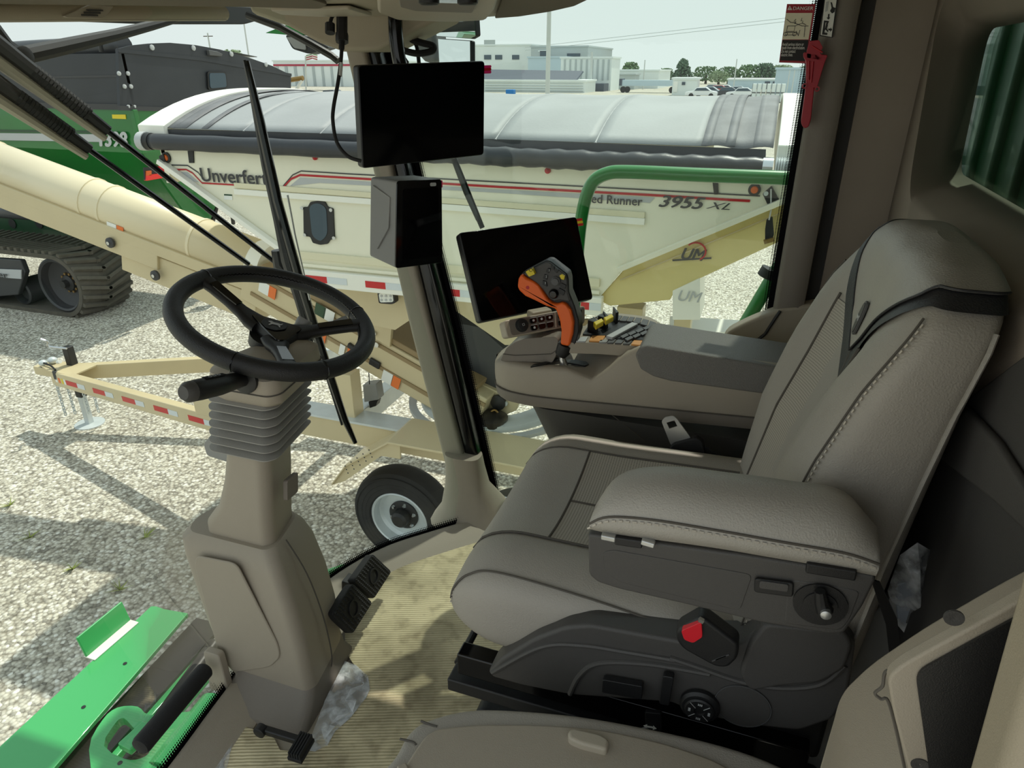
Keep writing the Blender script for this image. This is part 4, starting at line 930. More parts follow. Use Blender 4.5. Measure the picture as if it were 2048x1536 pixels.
# hub: rounded triangle
def tri(r, h, rr=.03, rot=0): return rpoly([wp(a + rot, r, h) for a in (SP_A[0], SP_A[1], SP_A[2])], rr, 6)
MB().loft([tri(.05, -.055), tri(.068, -.045), tri(.074, -.03), tri(.066, -.02)]).build('hub', 'black_plastic', wh, smooth=50)
inv = [wp(a + math.pi, .056, -.0255) for a in (SP_A[0], SP_A[1], SP_A[2])]
hp_ = MB().loft([tri(.066, -.022, .02), tri(.063, -.016, .02)]).build('horn_pad', 'black_gloss', wh, smooth=40)
hc = wp(0, 0, -.0155); eu = (we1 * -math.sin(R(20)) + we2 * math.cos(R(20))); es = wn.cross(eu) * -1
eb = MB().prism(rpoly([hc + es * x + eu * y for x, y in ((-.024, .016), (.024, .016), (.026, -.004), (.010, -.02), (-.010, -.02), (-.026, -.004))], .006), wn * .002).build('hub_badge', 'black_plastic', wh, bevel=.0008)
leaper(hc + wn * .0022, eu, es, wn, .015, 'emblem', 'print_grey', eb)
# leather joins and stitch ridges on the inside of the rim
for a in (R(-25), R(60), R(175), R(285)):
    ar = (we1 * math.cos(a) + we2 * math.sin(a)); c = wp(a, WR)
    MB().tube([c + (ar * math.cos(t) + wn * math.sin(t)) * .0187 for t in [2 * math.pi * k / 24 for k in range(24)]], .0011, 5, closed=True).build('leather_join', 'black_gloss', wh)
b = MB()
for k in range(110):
    a = R(20) + R(150) * k / 110
    ar = (we1 * math.cos(a) + we2 * math.sin(a)); at_ = wn.cross(ar); c = wp(a, WR)
    p = c + (-ar * .88 + wn * .45).normalized() * .0187; b.obox(p, at_ + wn * (.5 if k % 2 else -.5), ar, wn, .006, .0016, .0016)
b.build('stitching', 'black_gloss', wh, kind='stuff', smooth=0)
MB().tube([WC - wn * .062, WC - wn * .04], .045, 24).build('shaft_cover', 'black_plastic', wh)

# ================================================================ pedals
def pedal(name, label, quad_px, z0, z1):
    (a, b_, c, d) = quad_px
    c4 = [on1('z', z1, *a), on1('z', z1, *b_), on1('z', z0, *c), on1('z', z0, *d)]
    ctr = sum(c4, Vector()) / 4
    t = thing(name, label, 'pedal', Vector((ctr.x, ctr.y, FL)), 'paired brake pedals')
    n = (c4[1] - c4[0]).cross(c4[3] - c4[0]).normalized()
    if n.z < 0: n = -n
    MB().prism(rpoly(c4, .012), -n * .022).build('pad', 'rubber', t, bevel=.004)
    b = MB()
    for i in range(9):
        for j in range(13):
            u, v = (i + .5) / 9, (j + .5) / 13
            if abs(u - .5) < .30 and abs(v - .5) < .26 and not (abs(v - .5) > .18 and abs(u - .5) > .18): continue
            p = lerp4(c4, u * .94 + .03, v * .94 + .03); e1_ = (c4[1] - c4[0]).normalized() * .0032; e2_ = (c4[3] - c4[0]).normalized() * .0032
            b.add([p + e1_ + e2_, p - e1_ + e2_, p - e1_ - e2_, p + e1_ - e2_, p + n * .004], [(0, 1, 4), (1, 2, 4), (2, 3, 4), (3, 0, 4), (3, 2, 1, 0)])
    b.build('studs', 'rubber', t, kind='stuff', smooth=0)
    MB().lathe(ctr + n * .0003, n, [(.022, 0), (.022, .003), (.018, .003), (.018, .0)], 28, cap=False).build('ring_mark', 'rubber', t)
    MB().beam(ctr - n * .02, Vector((ctr.x - .10, ctr.y + .03, FL + .05)), .02, .03).build('pedal_arm', 'black_plastic', t, bevel=.004)
    MB().beam(Vector((ctr.x - .10, ctr.y + .03, FL + .07)), Vector((ctr.x - .11, ctr.y + .03, FL - .02)), .04, .03).build('pedal_mount', 'black_plastic', t, bevel=.004)
    return t
pedal('brake_pedal', 'black studded brake pedal nearer the steering column', [(664, 1228), (706, 1166), (746, 1205), (706, 1269)], 2.50, 2.60)
pedal('brake_pedal', 'black studded brake pedal farther from the steering column', [(707, 1162), (746, 1107), (784, 1143), (748, 1199)], 2.50, 2.60)

# ================================================================ floor coverings and foot bar
def floorpoly(pts, z, name, m, label, cat, th=.004, grid=None):
    P = on('z', z, *pts)
    o = MB().prism(P, (0, 0, -th)).build(name, m, smooth=0); return tag(o, label, cat)
floorpoly([(900, 1062), (946, 1068), (1200, 1100), (1700, 1180), (1700, 1700), (430, 1700), (452, 1500), (478, 1450), (545, 1470), (560, 1500), (610, 1505), (640, 1470), (690, 1440), (735, 1390), (738, 1360), (705, 1325), (690, 1300), (690, 1245), (740, 1180), (800, 1100), (850, 1070)], FL + .010, 'cardboard_mat', 'cardboard', 'large scuffed corrugated cardboard sheet protecting the cab floor', 'floor cover')
fo = floorpoly([(690, 1322), (712, 1330), (736, 1352), (740, 1378), (732, 1395), (700, 1436), (670, 1462), (655, 1490), (630, 1502), (612, 1500), (650, 1400)], FL + .013, 'protective_film', 'clear_film', 'clear crinkled plastic film around the foot of the steering column', 'plastic film', .0015)
b = MB()
q = on('z', FL + .02, (690, 1345), (728, 1368), (690, 1400), (705, 1425), (660, 1450), (648, 1480))
for i in range(5):
    a, c = q[i], q[i + 1]; b.add([a, c, a.lerp(c, .5) + Vector((.015, .012, .012)), a.lerp(c, .4) - Vector((.012, .006, -.008))], [(0, 2, 1), (0, 1, 3)])
b.build('film_crease', 'clear_film', fo); fo.children[0].parent = fo
fo2 = floorpoly([(470, 1465), (450, 1480), (425, 1520), (400, 1600), (430, 1610), (455, 1530)], FL + .012, 'protective_film', 'clear_film', 'strip of clear plastic film along the windshield sill beside the cardboard', 'plastic film', .0015)
fb = thing('foot_rest_bar', 'thick black rubber foot rest bar left of the steering column', 'foot rest', (-1.06, .78, FL))
ea, eb_ = on1('z', 2.52, 412, 1338), on1('z', 2.52, 278, 1496)
MB().tube([ea, ea.lerp(eb_, .02), ea.lerp(eb_, .96), ea.lerp(eb_, .99), eb_], [.017, .0205, .0215, .019, .008], 18).build('bar', 'rubber', fb)
MB().prism(rpoly([ea + Vector((-.03, .02, -.10)), ea + Vector((.03, .02, -.10)), ea + Vector((.026, .02, .03)), ea + Vector((-.02, .02, .03))], .01), (0, .02, 0)).build('bracket', 'taupe', fb, bevel=.004)
# ================================================================ trainer seat folded in front, storage box, near post
tr = thing('folded_trainer_seat', 'grey folded trainer seat with a hard plastic tray back in the foreground', 'folded seat', (-.1, .6, FL))
TZ = 2.93
tp = on('z', TZ, (740, 1580), (790, 1505), (815, 1462), (850, 1436), (920, 1416), (1000, 1412), (1150, 1424), (1300, 1450), (1450, 1485), (1560, 1525), (1650, 1580), (1640, 1800), (700, 1800))
MB().prism(smoothpath(tp, 4, True), (0, 0, -.10)).build('backrest', 'leather', tr, bevel=.035, seg=5, smooth=60)
tb = on('z', TZ + .006, (775, 1600), (815, 1520), (850, 1470), (872, 1456), (950, 1447), (1080, 1447), (1200, 1456), (1330, 1484), (1450, 1525), (1540, 1600), (1500, 1800), (740, 1800))
tray = MB().prism(rpoly(tb, .03, 4), (0, 0, -.02)).build('tray_back', 'taupe', tr, bevel=.005, seg=3)
MB().prism(rpoly(on('z', TZ + .018, (1135, 1462), (1145, 1454), (1200, 1466), (1219, 1478), (1214, 1500), (1160, 1486), (1138, 1476)), .006), (0, 0, -.02)).build('tray_latch', 'taupe_light', tr, bevel=.005, seg=3)
MB().prism(rpoly(on('z', TZ + .012, (792, 1530), (812, 1522), (820, 1540), (800, 1550)), .004), (0, 0, -.01)).build('tray_clip', 'taupe', tr, bevel=.003)
MB().tube(smoothpath(on('z', TZ + .0, (842, 1442), (862, 1450), (874, 1453)), 4), .0018, 6).build('seam', 'seam', tr)
MB().tube(smoothpath(on('z', TZ - .0, (800, 1478), (825, 1484), (832, 1490)), 4), .0018, 6).build('seam', 'seam', tr)
MB().bb(-.30, .14, .30, .72, FL, 2.84).build('seat_box', 'charcoal', tr, bevel=.02)

bt2 = thing('belt_tongue', 'steel seat belt tongue beside the folded trainer seat', 'belt tongue', on1('z', 2.95, 1300, 1490))
q = on('y', .765, (1268, 1470), (1276, 1459), (1291, 1455), (1300, 1462), (1318, 1500), (1334, 1506), (1330, 1518), (1303, 1515), (1288, 1512))
hole = on('y', .765, (1277, 1474), (1292, 1468), (1297, 1480), (1282, 1487)); qq = rpoly(q, .003, 2)
hh = [min(((h, (p - h).length) for h in [hole[i].lerp(hole[(i + 1) % 4], t / 6) for i in range(4) for t in range(6)]), key=lambda k: k[1])[0] for p in qq]
nn = len(qq); MB().add(qq + hh, [(i, (i + 1) % nn, nn + (i + 1) % nn, nn + i) for i in range(nn)]).build('tongue', 'steel', bt2, solid=.003, smooth=0)
MB().tube(smoothpath(on('y', .76, (1325, 1525), (1335, 1508), (1355, 1502), (1370, 1512), (1376, 1540)), 5), .007, 10).build('sleeve', 'rubber', bt2)
lv = thing('adjuster_label', 'black seat adjuster lever plate printed with white arrows', 'lever plate', on1('y', .80, 1300, 1450))
MB().prism(rpoly(on('y', .825, (1290, 1425), (1322, 1428), (1324, 1485), (1292, 1482)), .003), (0, .008, 0)).build('plate', 'black_plastic', lv, bevel=.001)
a, b_ = on('y', .8235, (1294, 1453), (1306, 1455)); MB().beam(a, b_, .001, .003).build('arrow', 'white', lv)
for s_, p in ((1, b_), (-1, a)): MB().prism([p + X * .006 * s_, p + Z * .005, p - Z * .005], (0, -.0006, 0)).build('arrow_head', 'white', lv)
MB().lathe(on1('y', .8235, 1303, 1468), (0, -1, 0), [(.008, 0), (.008, .0006), (.005, .0006), (.005, 0)], 14, cap=False).build('arrow_ring', 'white', lv)

BY = .62
sb = thing('storage_box', 'beige moulded side compartment with a dark open recess at the lower right', 'storage box', (.26, .5, FL))
sbo = on('y', BY, (1600, 1640), (1640, 1540), (1676, 1400), (1690, 1374), (1740, 1325), (1850, 1250), (1990, 1168), (2100, 1110), (2100, 1700), (1600, 1700))
MB().prism(rpoly(sbo, .02), (0, -.16, 0)).build('shell', 'taupe', sb, bevel=.012, seg=3)
MB().prism(on('y', BY + .003, (1628, 1560), (1640, 1530), (1679, 1395), (1700, 1400), (1680, 1560)), (0, -.01, 0)).build('side_cheek', 'taupe_light', sb, bevel=.004)
RY = BY - .163
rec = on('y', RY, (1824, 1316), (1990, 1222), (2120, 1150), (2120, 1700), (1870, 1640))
fr = on('y', RY, (1770, 1332), (1800, 1306), (1990, 1200), (2120, 1125), (2120, 1700), (1850, 1660), (1782, 1400))
MB().prism(rpoly(fr, .01), (0, -.012, 0)).build('face_plate', 'taupe', sb, bevel=.005, seg=3)
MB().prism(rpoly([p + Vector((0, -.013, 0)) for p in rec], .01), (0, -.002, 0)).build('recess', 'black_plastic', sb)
MB().tube(smoothpath(on('y', RY - .001, (1870, 1290), (1790, 1335), (1770, 1345), (1765, 1372), (1750, 1386), (1762, 1398), (1775, 1400), (1790, 1450), (1810, 1540)), 5), .0013, 6).build('split_line', 'seam', sb)
for px, py in ((1908, 1236), (1840, 1530)):
    c = on1('y', RY - .0125, px, py); MB().lathe(c, (0, -1, 0), [(.0065, -.001), (.0065, .0006), (.004, .0006), (.0, -.0006)], 18).build('screw_recess', 'wall_dark', sb)
lf = on('y', .40, (2068, 1000), (2030, 1160), (1928, 1536))
sl2 = (lf[0].x - lf[2].x) / (lf[0].z - lf[2].z)
np_ = [Vector((lf[0].x + sl2 * (3.9 - lf[0].z), .40, 3.9))] + lf + [Vector((lf[2].x + sl2 * .3 * (FL - lf[2].z), .40, FL)), Vector((.36, .40, FL)), Vector((.40, .40, 3.9))]
npo = MB().prism(np_, (0, -.05, 0)).build('door_1', 'headliner', bevel=.012, seg=3); struct(npo, 'beige edge of the open door frame at the lower right corner', 'door frame')

# clear bag behind the seat and the strap beside it
bag = thing('plastic_bag', 'crumpled clear plastic bag holding a blue grey manual behind the seat', 'plastic bag', on1('y', .88, 1840, 1260))
random.seed(3)
bq = on('y', .885, (1800, 1110), (1835, 1085), (1860, 1100), (1905, 1215), (1880, 1255), (1830, 1290), (1790, 1245), (1775, 1180))
ctr = sum(bq, Vector()) / len(bq); b = MB(); n = len(bq)
ring2 = [ctr.lerp(p, .55) + Vector((0, -.02 + .02 * random.random(), .012 * random.random())) for p in bq]
b.add(bq + ring2 + [ctr + Vector((0, -.03, 0))], [(i, (i + 1) % n, n + (i + 1) % n, n + i) for i in range(n)] + [(n + i, n + (i + 1) % n, 2 * n) for i in range(n)]); b.build('film', 'clear_film', bag, smooth=20)
MB().prism(on('y', .89, (1792, 1170), (1830, 1160), (1868, 1225), (1830, 1270), (1795, 1240)), (0, .012, 0)).build('manual', 'bag', bag, bevel=.002)
stp = MB().prism(on('y', .80, (1742, 1160), (1760, 1165), (1795, 1240), (1802, 1320), (1780, 1322), (1772, 1250)), (0, .003, 0)).build('belt_strap', 'black_plastic', smooth=0); tag(stp, 'black webbing strap hanging behind the seat beside the plastic bag', 'strap')
pb = MB().prism(on('y', .93, (1500, 1440), (1800, 1180), (1800, 1700), (1500, 1700)), (0, .02, 0)).build('wall_left', 'grey_plastic', bevel=.003); struct(pb, 'pale grey panel behind and below the seat', 'lower panel')

# ================================================================ emergency tool and decals on the rear right post
em = thing('emergency_hammer', 'red emergency hammer and belt cutter clipped to the rear right post', 'emergency hammer', on1('y', 1.79, 1610, 256))
EY = 1.768
def ep(*p): return on('y', EY, *p)
MB().prism(rpoly(ep((1614, 100), (1620, 82), (1638, 80), (1646, 95), (1640, 106), (1646, 112), (1646, 122), (1612, 116)), .003), (0, .018, 0)).build('cutter_head', 'dark_red', em, bevel=.003)
MB().tube(ep((1624, 92), (1645, 105)), .0018, 6).build('cutter_slot', 'decal_red', em)
MB().prism(rpoly(ep((1607, 104), (1630, 108), (1656, 110), (1650, 124), (1634, 176), (1612, 174), (1612, 122), (1607, 114)), .004), (0, .022, 0)).build('holster', 'dark_red', em, bevel=.003)
for x0, x1 in (((1618, 122), (1617, 160)), ((1626, 123), (1622, 165))): MB().tube(ep(x0, x1), .0028, 8).build('holster_rib', 'dark_red', em)
MB().prism(rpoly(ep((1612, 170), (1629, 172), (1622, 240), (1617, 254), (1610, 257), (1604, 252), (1602, 242)), .006), (0, .016, 0)).build('handle', 'dark_red', em, bevel=.005, seg=3)
MB().lathe(ep((1609, 172))[0], (0, -1, 0), [(.0055, -.01), (.0055, .002), (.003, .002), (.003, -.01)], 14, cap=False).build('loop', 'dark_red', em)
MB().lathe(ep((1634, 178))[0], (0, -1, 0), [(.0055, -.01), (.0055, .002), (.003, .002), (.003, -.01)], 14, cap=False).build('loop', 'dark_red', em)

dg = thing('danger_decal', 'red and black DANGER warning decal on the side window', 'warning decal', on1('y', 1.842, 1590, 125))
DY = 1.8425
def dq(name, m, y, *p): return MB().prism(on('y', DY - y, *p), (0, -.0003, 0)).build(name, m, dg, smooth=0)
dq('backing', 'dark_red', 0, (1574, 8), (1631, 8), (1613, 127), (1558, 125)); dq('picture_field', 'decal_beige', .0006, (1572, 26), (1625, 26), (1617, 79), (1565, 79)); dq('text_field', 'print_dark', .0006, (1565, 80), (1617, 80), (1611, 122), (1560, 121))
o_, e_ = on('y', DY - .0012, (1586, 20), (1626, 20)); text('word_danger', 'DANGER', (e_ - o_).length * .235, o_, e_ - o_, Z, 'white', dg, 0, .012, fit=(e_ - o_).length)
dq('warning_triangle', 'white', .0012, (1574.5, 20), (1579.5, 11), (1584.5, 20)); dq('exclamation', 'dark_red', .0016, (1578.8, 14), (1580.3, 14), (1579.9, 18.5), (1579.2, 18.5))
for i, (s_, xe) in enumerate((('Avoid serious injury or', 1607), ('death from electrocution.', 1610), ('Do not contact', 1592), ('electric lines.', 1587))):
    o_, e_ = on('y', DY - .0012, (1564 - i * .8, 91.5 + 7 * i), (xe - i * .6, 91.5 + 7 * i)); text('warning_text', s_, .0095, o_, e_ - o_, Z, 'white', dg, 0, .01, fit=(e_ - o_).length)
def dl_(*p, r=.0007): MB().tube(on('y', DY - .0014, *p), r, 4).build('picture_line', 'print_dark', dg, smooth=0)
dl_((1575, 52), (1590, 52), (1588, 63), (1573, 63), (1575, 52)); dl_((1571, 70), (1590, 70), (1590, 65), (1571, 65), (1571, 70)); dl_((1573, 38), (1581, 45), (1592, 46)); dl_((1588, 46), (1604, 52), (1617, 52)); dl_((1590, 52), (1604, 46), (1612, 50)); dl_((1610, 52), (1608, 74)); dl_((1592, 62), (1597, 72)); dl_((1600, 60), (1596, 72)); dl_((1604, 36), (1602, 42), (1606, 42), (1604, 47)); dl_((1592, 38), (1588, 43), (1592, 43), (1590, 46))
for px in (1571, 1589): MB().lathe(on1('y', DY - .0014, px, 68), (0, -1, 0), [(.0045, 0), (.0045, .0003), (.0035, .0003), (.0035, 0)], 12, cap=False).build('picture_wheel', 'print_dark', dg)

xd = thing('exit_decal', 'white emergency exit pictogram decal on the rear right post', 'exit decal', on1('y', 1.79, 1655, 74))
XY = 1.7895
def xq(name, m, y, *p): return MB().prism(on('y', XY - y, *p), (0, -.0003, 0)).build(name, m, xd, smooth=0)
xq('backing', 'print_dark', 0, (1649, -6), (1677, -6), (1665, 76), (1639, 72)); xq('field', 'white', .0006, (1651, -6), (1674, -6), (1663, 74), (1641, 70))
xq('door_mark', 'print_dark', .0012, (1648, 41), (1658, 42), (1657, 46), (1651, 45), (1649, 65), (1655, 66), (1654, 70), (1644, 69))
xq('runner_body', 'print_dark', .0014, (1652, 49), (1656, 50), (1654, 57), (1657, 63), (1655, 64), (1651, 59), (1648, 64), (1646, 63), (1650, 57)); MB().lathe(on1('y', XY - .0014, 1654, 47.5), (0, -1, 0), [(.0022, 0), (.0022, .0003), (0, .0003)], 12).build('runner_head', 'print_dark', xd)
xq('arrow', 'print_dark', .0012, (1657, 57), (1661, 57.5), (1661, 54.5), (1664.5, 59.5), (1660, 64), (1660.5, 61), (1656.5, 60.5))
xq('down_arrow', 'print_dark', .0012, (1656, 28), (1659, 28), (1658, 35), (1660.5, 35), (1656.5, 39.5), (1653, 35), (1655.5, 35))
xq('breaking_hand', 'print_dark', .0012, (1661, 4), (1664, 5), (1666, 14), (1671, 16), (1669, 24), (1664, 27), (1660, 22), (1663, 16)); xq('pane_mark', 'print_grey', .0012, (1652, 4), (1658, 2), (1655, 22), (1650, 24))

# ================================================================ cable and plugs hanging under the headliner
cb = thing('display_cable', 'black round cable with a plug looping from the headliner to the upper display', 'cable', (-.92, 1.45, 3.6))
def dp(t, *pts): return [Vector((0, 0, CAM_Z)) + (_F + _R * ((x - 1024) / FPX) + _U * ((768 - y) / FPX)) * t for x, y in pts]
MB().tube(smoothpath(dp(1.52, (684, 80), (682, 120), (676, 165), (667, 215), (666, 245), (674, 285), (695, 312), (722, 322)), 6), .0042, 10).build('cord', 'rubber', cb)
MB().tube(dp(1.52, (682, 126), (680, 152)), .0046, 10).build('tag_sleeve', 'print_grey', cb)
MB().tube(dp(1.52, (684, 22), (684, 82)), [.0125, .0125], 8).build('plug', 'black_plastic', cb); MB().tube(dp(1.52, (684, 68), (684, 84)), .0145, 8).build('plug_lock', 'black_plastic', cb); MB().tube(dp(1.52, (684, 82), (683, 98)), .0065, 10).build('strain_relief', 'rubber', cb)
MB().tube(smoothpath(dp(1.52, (672, 26), (664, 34), (660, 48)), 5), .004, 8).build('cap_strap', 'rubber', cb); MB().tube(dp(1.52, (660, 48), (660, 66)), .011, 10).build('dust_cap', 'rubber', cb)
lp = thing('wire_loop', 'black flat wire loop above the upper display', 'wire loop', (-.75, 1.75, 3.75))
MB().tube(smoothpath(dp(1.72, (795, 52), (815, 60), (822, 78), (845, 86), (866, 92), (864, 102), (835, 107), (805, 100), (792, 92)), 6), .008, 8).build('band', 'rubber', lp)
MB().tube(smoothpath(dp(1.74, (783, 70), (792, 95), (805, 112), (815, 126)), 6), .005, 8).build('lead', 'rubber', lp)
MB().tube(smoothpath(dp(1.74, (826, 78), (834, 96), (838, 126)), 6), .005, 8).build('lead', 'rubber', lp); MB().tube(dp(1.73, (786, 60), (800, 50), (822, 43)), [.006, .014, .008], 8).build('clip', 'black_plastic', lp)

# roller blind above the windshield
rb = thing('roller_blind', 'beige roller sun blind with a slotted pull tab at the top of the windshield', 'sun blind', on1('x', -1.40, 250, 30))
a, b_ = on('x', -1.40, (-150, 24), (448, 27)); MB().tube([a, b_], .017, 14).build('roll', 'headliner', rb)
a, b_ = on('x', -1.395, (-150, 34), (450, 36)); MB().beam(a, b_, .012, .014).build('bottom_bar', 'taupe_light', rb, bevel=.003)
tp_ = on('x', -1.385, (175, 10), (222, 13), (205, 34), (198, 37), (128, 35), (122, 32)); MB().prism(rpoly(tp_, .004), (.008, 0, 0)).build('pull_tab', 'taupe_light', rb, bevel=.002)
for k in range(3): MB().beam(*on('x', -1.376, (160 + 3 - 5 * k + 10, 20 + 5 * k), (205 - 5 * k, 21 + 5 * k)), .004, .003).build('tab_slot', 'wall_dark', rb)

# ================================================================ outside of the cab
vz = thing('roof_visor', 'black front roof visor above the windshield', 'roof visor', (-1.85, 1.2, 3.9))
vq = on('x', -1.75, (-200, 20), (60, 40), (300, 49), (490, 49), (515, 42), (528, 32), (520, 15), (300, 0), (-200, -20)); MB().prism(rpoly(vq, .02), (-.25, 0, .02)).build('panel', 'black_plastic', vz, bevel=.02, seg=3)

wi = thing('windshield_wiper', 'long black wiper arm and blade standing upright on the windshield', 'wiper', on1('y', 1.64, 700, 880))
P = on('y', 1.64, (492, 122), (520, 240), (555, 400), (600, 560), (650, 720), (690, 840), (711, 886))
MB().tube(P, [.009, .012, .013, .013, .013, .011, .007], 8, flat=(0, 1, 0)).build('blade', 'black_gloss', wi)
P = on('y', 1.635, (489, 120), (512, 235), (545, 395), (588, 555), (636, 700), (684, 850)); MB().tube(P, .0035, 6).build('rubber_lip', 'rubber', wi)
P = on('y', 1.67, (505, 190), (532, 330), (558, 440), (580, 520), (600, 600), (622, 690)); MB().tube(P, [.008, .013, .016, .026, .016, .010], 8).build('arm', 'black_plastic', wi)
P = on('y', 1.685, (556, 500), (562, 530), (585, 560)); MB().tube(P, [.02, .024, .014], 10).build('knuckle', 'black_plastic', wi)
MB().tube(on('y', 1.63, (575, 390), (590, 470), (620, 600)), .003, 6).build('hose', 'chrome', wi)
rod = thing('wiper_linkage', 'pair of long black parallel wiper arms running down from the upper left', 'wiper arms', on1('x', -1.62, 0, 180))
for (l0, mid, r0) in (((-60, 128), (165, 305), (497, 528)), ((-30, 70), (228, 293), (556, 529))):
    a = on1('x', -1.64, *l0); c = on1('y', 1.70, *r0)
    MB().tube([a, a.lerp(c, .34)], [.022, .014], 10).build('arm', 'black_plastic', rod); MB().tube([a.lerp(c, .32), c], .0075, 8).build('rod', 'black_gloss', rod)
    o2 = Vector((0, -.02, -.028)); MB().tube([a + o2, a.lerp(c, .34) + o2 * .6], [.016, .008], 8).build('arm_lining', 'taupe_light', rod)
    b = MB(); d = (c - a)
    for i in range(16): b.lathe(a + d * (.12 + .010 * i), d, [(.0205, 0), (.0205, .006)], 10)
    b.build('spring', 'rubber', rod)
w2_ = thing('side_wiper', 'small wiper blade on the right side window', 'wiper', on1('y', 1.89, 962, 455))
P = on('y', 1.885, (908, 318), (935, 385), (965, 456)); MB().tube(P, [.009, .010, .008], 8).build('blade', 'black_gloss', w2_); MB().tube(on('y', 1.90, (905, 318), (930, 385), (955, 440)), .005, 6).build('arm', 'black_plastic', w2_)
w3_ = thing('upper_wiper_arm', 'black wiper arm reaching to the right at the top left', 'wiper', on1('x', -1.66, 40, 115))
MB().tube(on('x', -1.66, (-30, 40), (10, 90), (38, 112)), [.02, .018, .02], 10).build('link', 'black_plastic', w3_); MB().lathe(on1('x', -1.64, 38, 113), X, [(.022, 0), (.022, .02), (.012, .024), (0, .024)], 16).build('pivot', 'black_plastic', w3_)
MB().tube(on('x', -1.66, (38, 113), (120, 95), (230, 70), (300, 52), (360, 36)), [.02, .019, .015, .013, .010], 10).build('arm', 'black_plastic', w3_)

# mirrors outside the side window
mr = thing('door_mirror', 'two part rear view mirror in a black frame outside the side window', 'mirror', on1('y', 2.5, 920, 130))
for quad in (((868, 30), (973, 30), (976, 74), (964, 79), (876, 72)), ((877, 78), (960, 84), (960, 128), (880, 128))):
    pts = on('y', 2.5, *quad); pts = [p + Vector((0, (p.x - pts[0].x) * -.55, 0)) for p in pts]; n = (pts[1] - pts[0]).cross(pts[-1] - pts[0]).normalized()
    if n.y > 0: n = -n
    cc = sum(pts, Vector()) / len(pts); MB().prism([cc + (p - cc) * 1.05 for p in pts], -n * .02).build('frame', 'black_plastic', mr, bevel=.006)
    MB().prism([p + n * .001 for p in pts], n * .001).build('glass', 'mirror', mr, smooth=0)
MB().prism(on('y', 2.62, (826, 58), (866, 44), (876, 125), (845, 125), (830, 100)), (0, .12, 0)).build('housing', 'grey_dark', mr, bevel=.02); MB().beam(on1('y', 2.6, 845, 60), on1('y', 2.1, 790, 30), .03, .03).build('bracket', 'black_plastic', mr); MB().beam(on1('y', 2.1, 790, 30), (-.85, 1.8, 4.05), .03, .03).build('bracket', 'black_plastic', mr)
wl_ = thing('work_light', 'black square work light under the green roof corner', 'work light', on1('y', 2.1, 620, 105))
MB().prism(rpoly(on('y', 2.1, (570, 70), (615, 72), (660, 95), (618, 108), (585, 98)), .01), (-.05, .12, 0)).build('housing', 'black_plastic', wl_, bevel=.01); MB().prism(rpoly(on('y', 2.095, (572, 74), (608, 76), (612, 100), (588, 96)), .006), (0, .004, 0)).build('lens', 'grey_plastic', wl_)
rc = MB().prism(rpoly(on('y', 2.15, (530, 66), (572, 50), (640, 60), (600, 72)), .006), (0, .2, .01)).build('roof_corner', 'green', bevel=.01); tag(rc, 'green corner of the cab roof above the work light', 'roof panel')

# green service platform rail
hr = thing('platform_handrail', 'bent green tubular handrail outside the side window', 'handrail', on1('y', 2.2, 1150, 640))
MB().tube(smoothpath(on('y', 2.2, (1140, 800), (1150, 600), (1158, 480), (1168, 410), (1185, 366), (1215, 347), (1260, 344), (1400, 350), (1560, 356), (1700, 362)), 6), .021, 16).build('rail', 'green', hr)
MB().tube(on('y', 2.2, (1478, 668), (1560, 530)), .021, 16).build('brace', 'green', hr); MB().tube(on('y', 2.18, (1529, 553), (1539, 537)), .024, 12).build('clamp', 'black_plastic', hr)
MB().bb(-.55, 1.2, 1.9, 2.5, 2.36, 2.4).build('platform', 'green', hr)
ua = thing('unloading_auger', 'green unloading auger tube lying back along the right side', 'auger tube', (3.5, 2.9, 3.4))
MB().tube([(1.2, 2.9, 3.55), (6.5, 2.7, 3.75)], .22, 20).build('tube', 'green', ua); MB().lathe((3.2, 2.82, 3.625), (5.3, -.2, .2), [(.235, 0), (.235, .06)], 20).build('clamp_ring', 'green_dark', ua)

# green feeder frame in front of the cab
ff = thing('feeder_frame', 'sunlit green steel feeder frame and dark roller below the windshield', 'feeder frame', (-2.2, 1.3, 1.2))
GZ = 1.6
MB().prism(on('z', GZ, (-260, 1760), (0, 1492), (302, 1212), (312, 1212), (330, 1218), (376, 1226), (100, 1545), (-100, 1780)), (0, 0, -.02)).build('top_plate', 'green_sunlit', ff, bevel=.003)
tb_ = on('z', GZ, (190, 1322), (278, 1246)); up1 = Vector((-.05, 0, .075))
MB().prism([tb_[0], tb_[1], tb_[1] + Vector((-.06, .0, .0)), tb_[0] + Vector((-.06, 0, 0))], (0, 0, .006)).build('bracket_foot', 'cream_white', ff, bevel=.002)
MB().prism([tb_[0] + Vector((-.055, 0, 0)), tb_[1] + Vector((-.055, 0, 0)), tb_[1] + Vector((-.075, 0, .10)), tb_[0] + Vector((-.075, 0, .10))], (.012, 0, .004)).build('bracket', 'green_sunlit', ff, bevel=.005)
for px, py in ((250, 1327), (167, 1414)): MB().lathe(on1('z', GZ + .001, px, py), Z, [(.008, 0), (.008, .0006), (0, .0006)], 14).build('bolt_hole', 'black_plastic', ff)
a, b_ = on('z', GZ - .06, (60, 1640), (420, 1245)); MB().beam(a, b_, .14, .02).build('wear_sheet', 'dark_steel', ff)
a, b_ = on('z', GZ - .05, (180, 1640), (430, 1290)); MB().tube([a, b_], .035, 18).build('roller', 'dark_steel', ff)
for off, m_ in (((225, 1520), 'green_sunlit'), ((262, 1522), 'green_sunlit')):
    a, b_ = on('z', GZ - .09, off, (off[0] + 190, off[1] - 220)); MB().beam(a, b_, .05, .05).build('channel', m_, ff, bevel=.006)
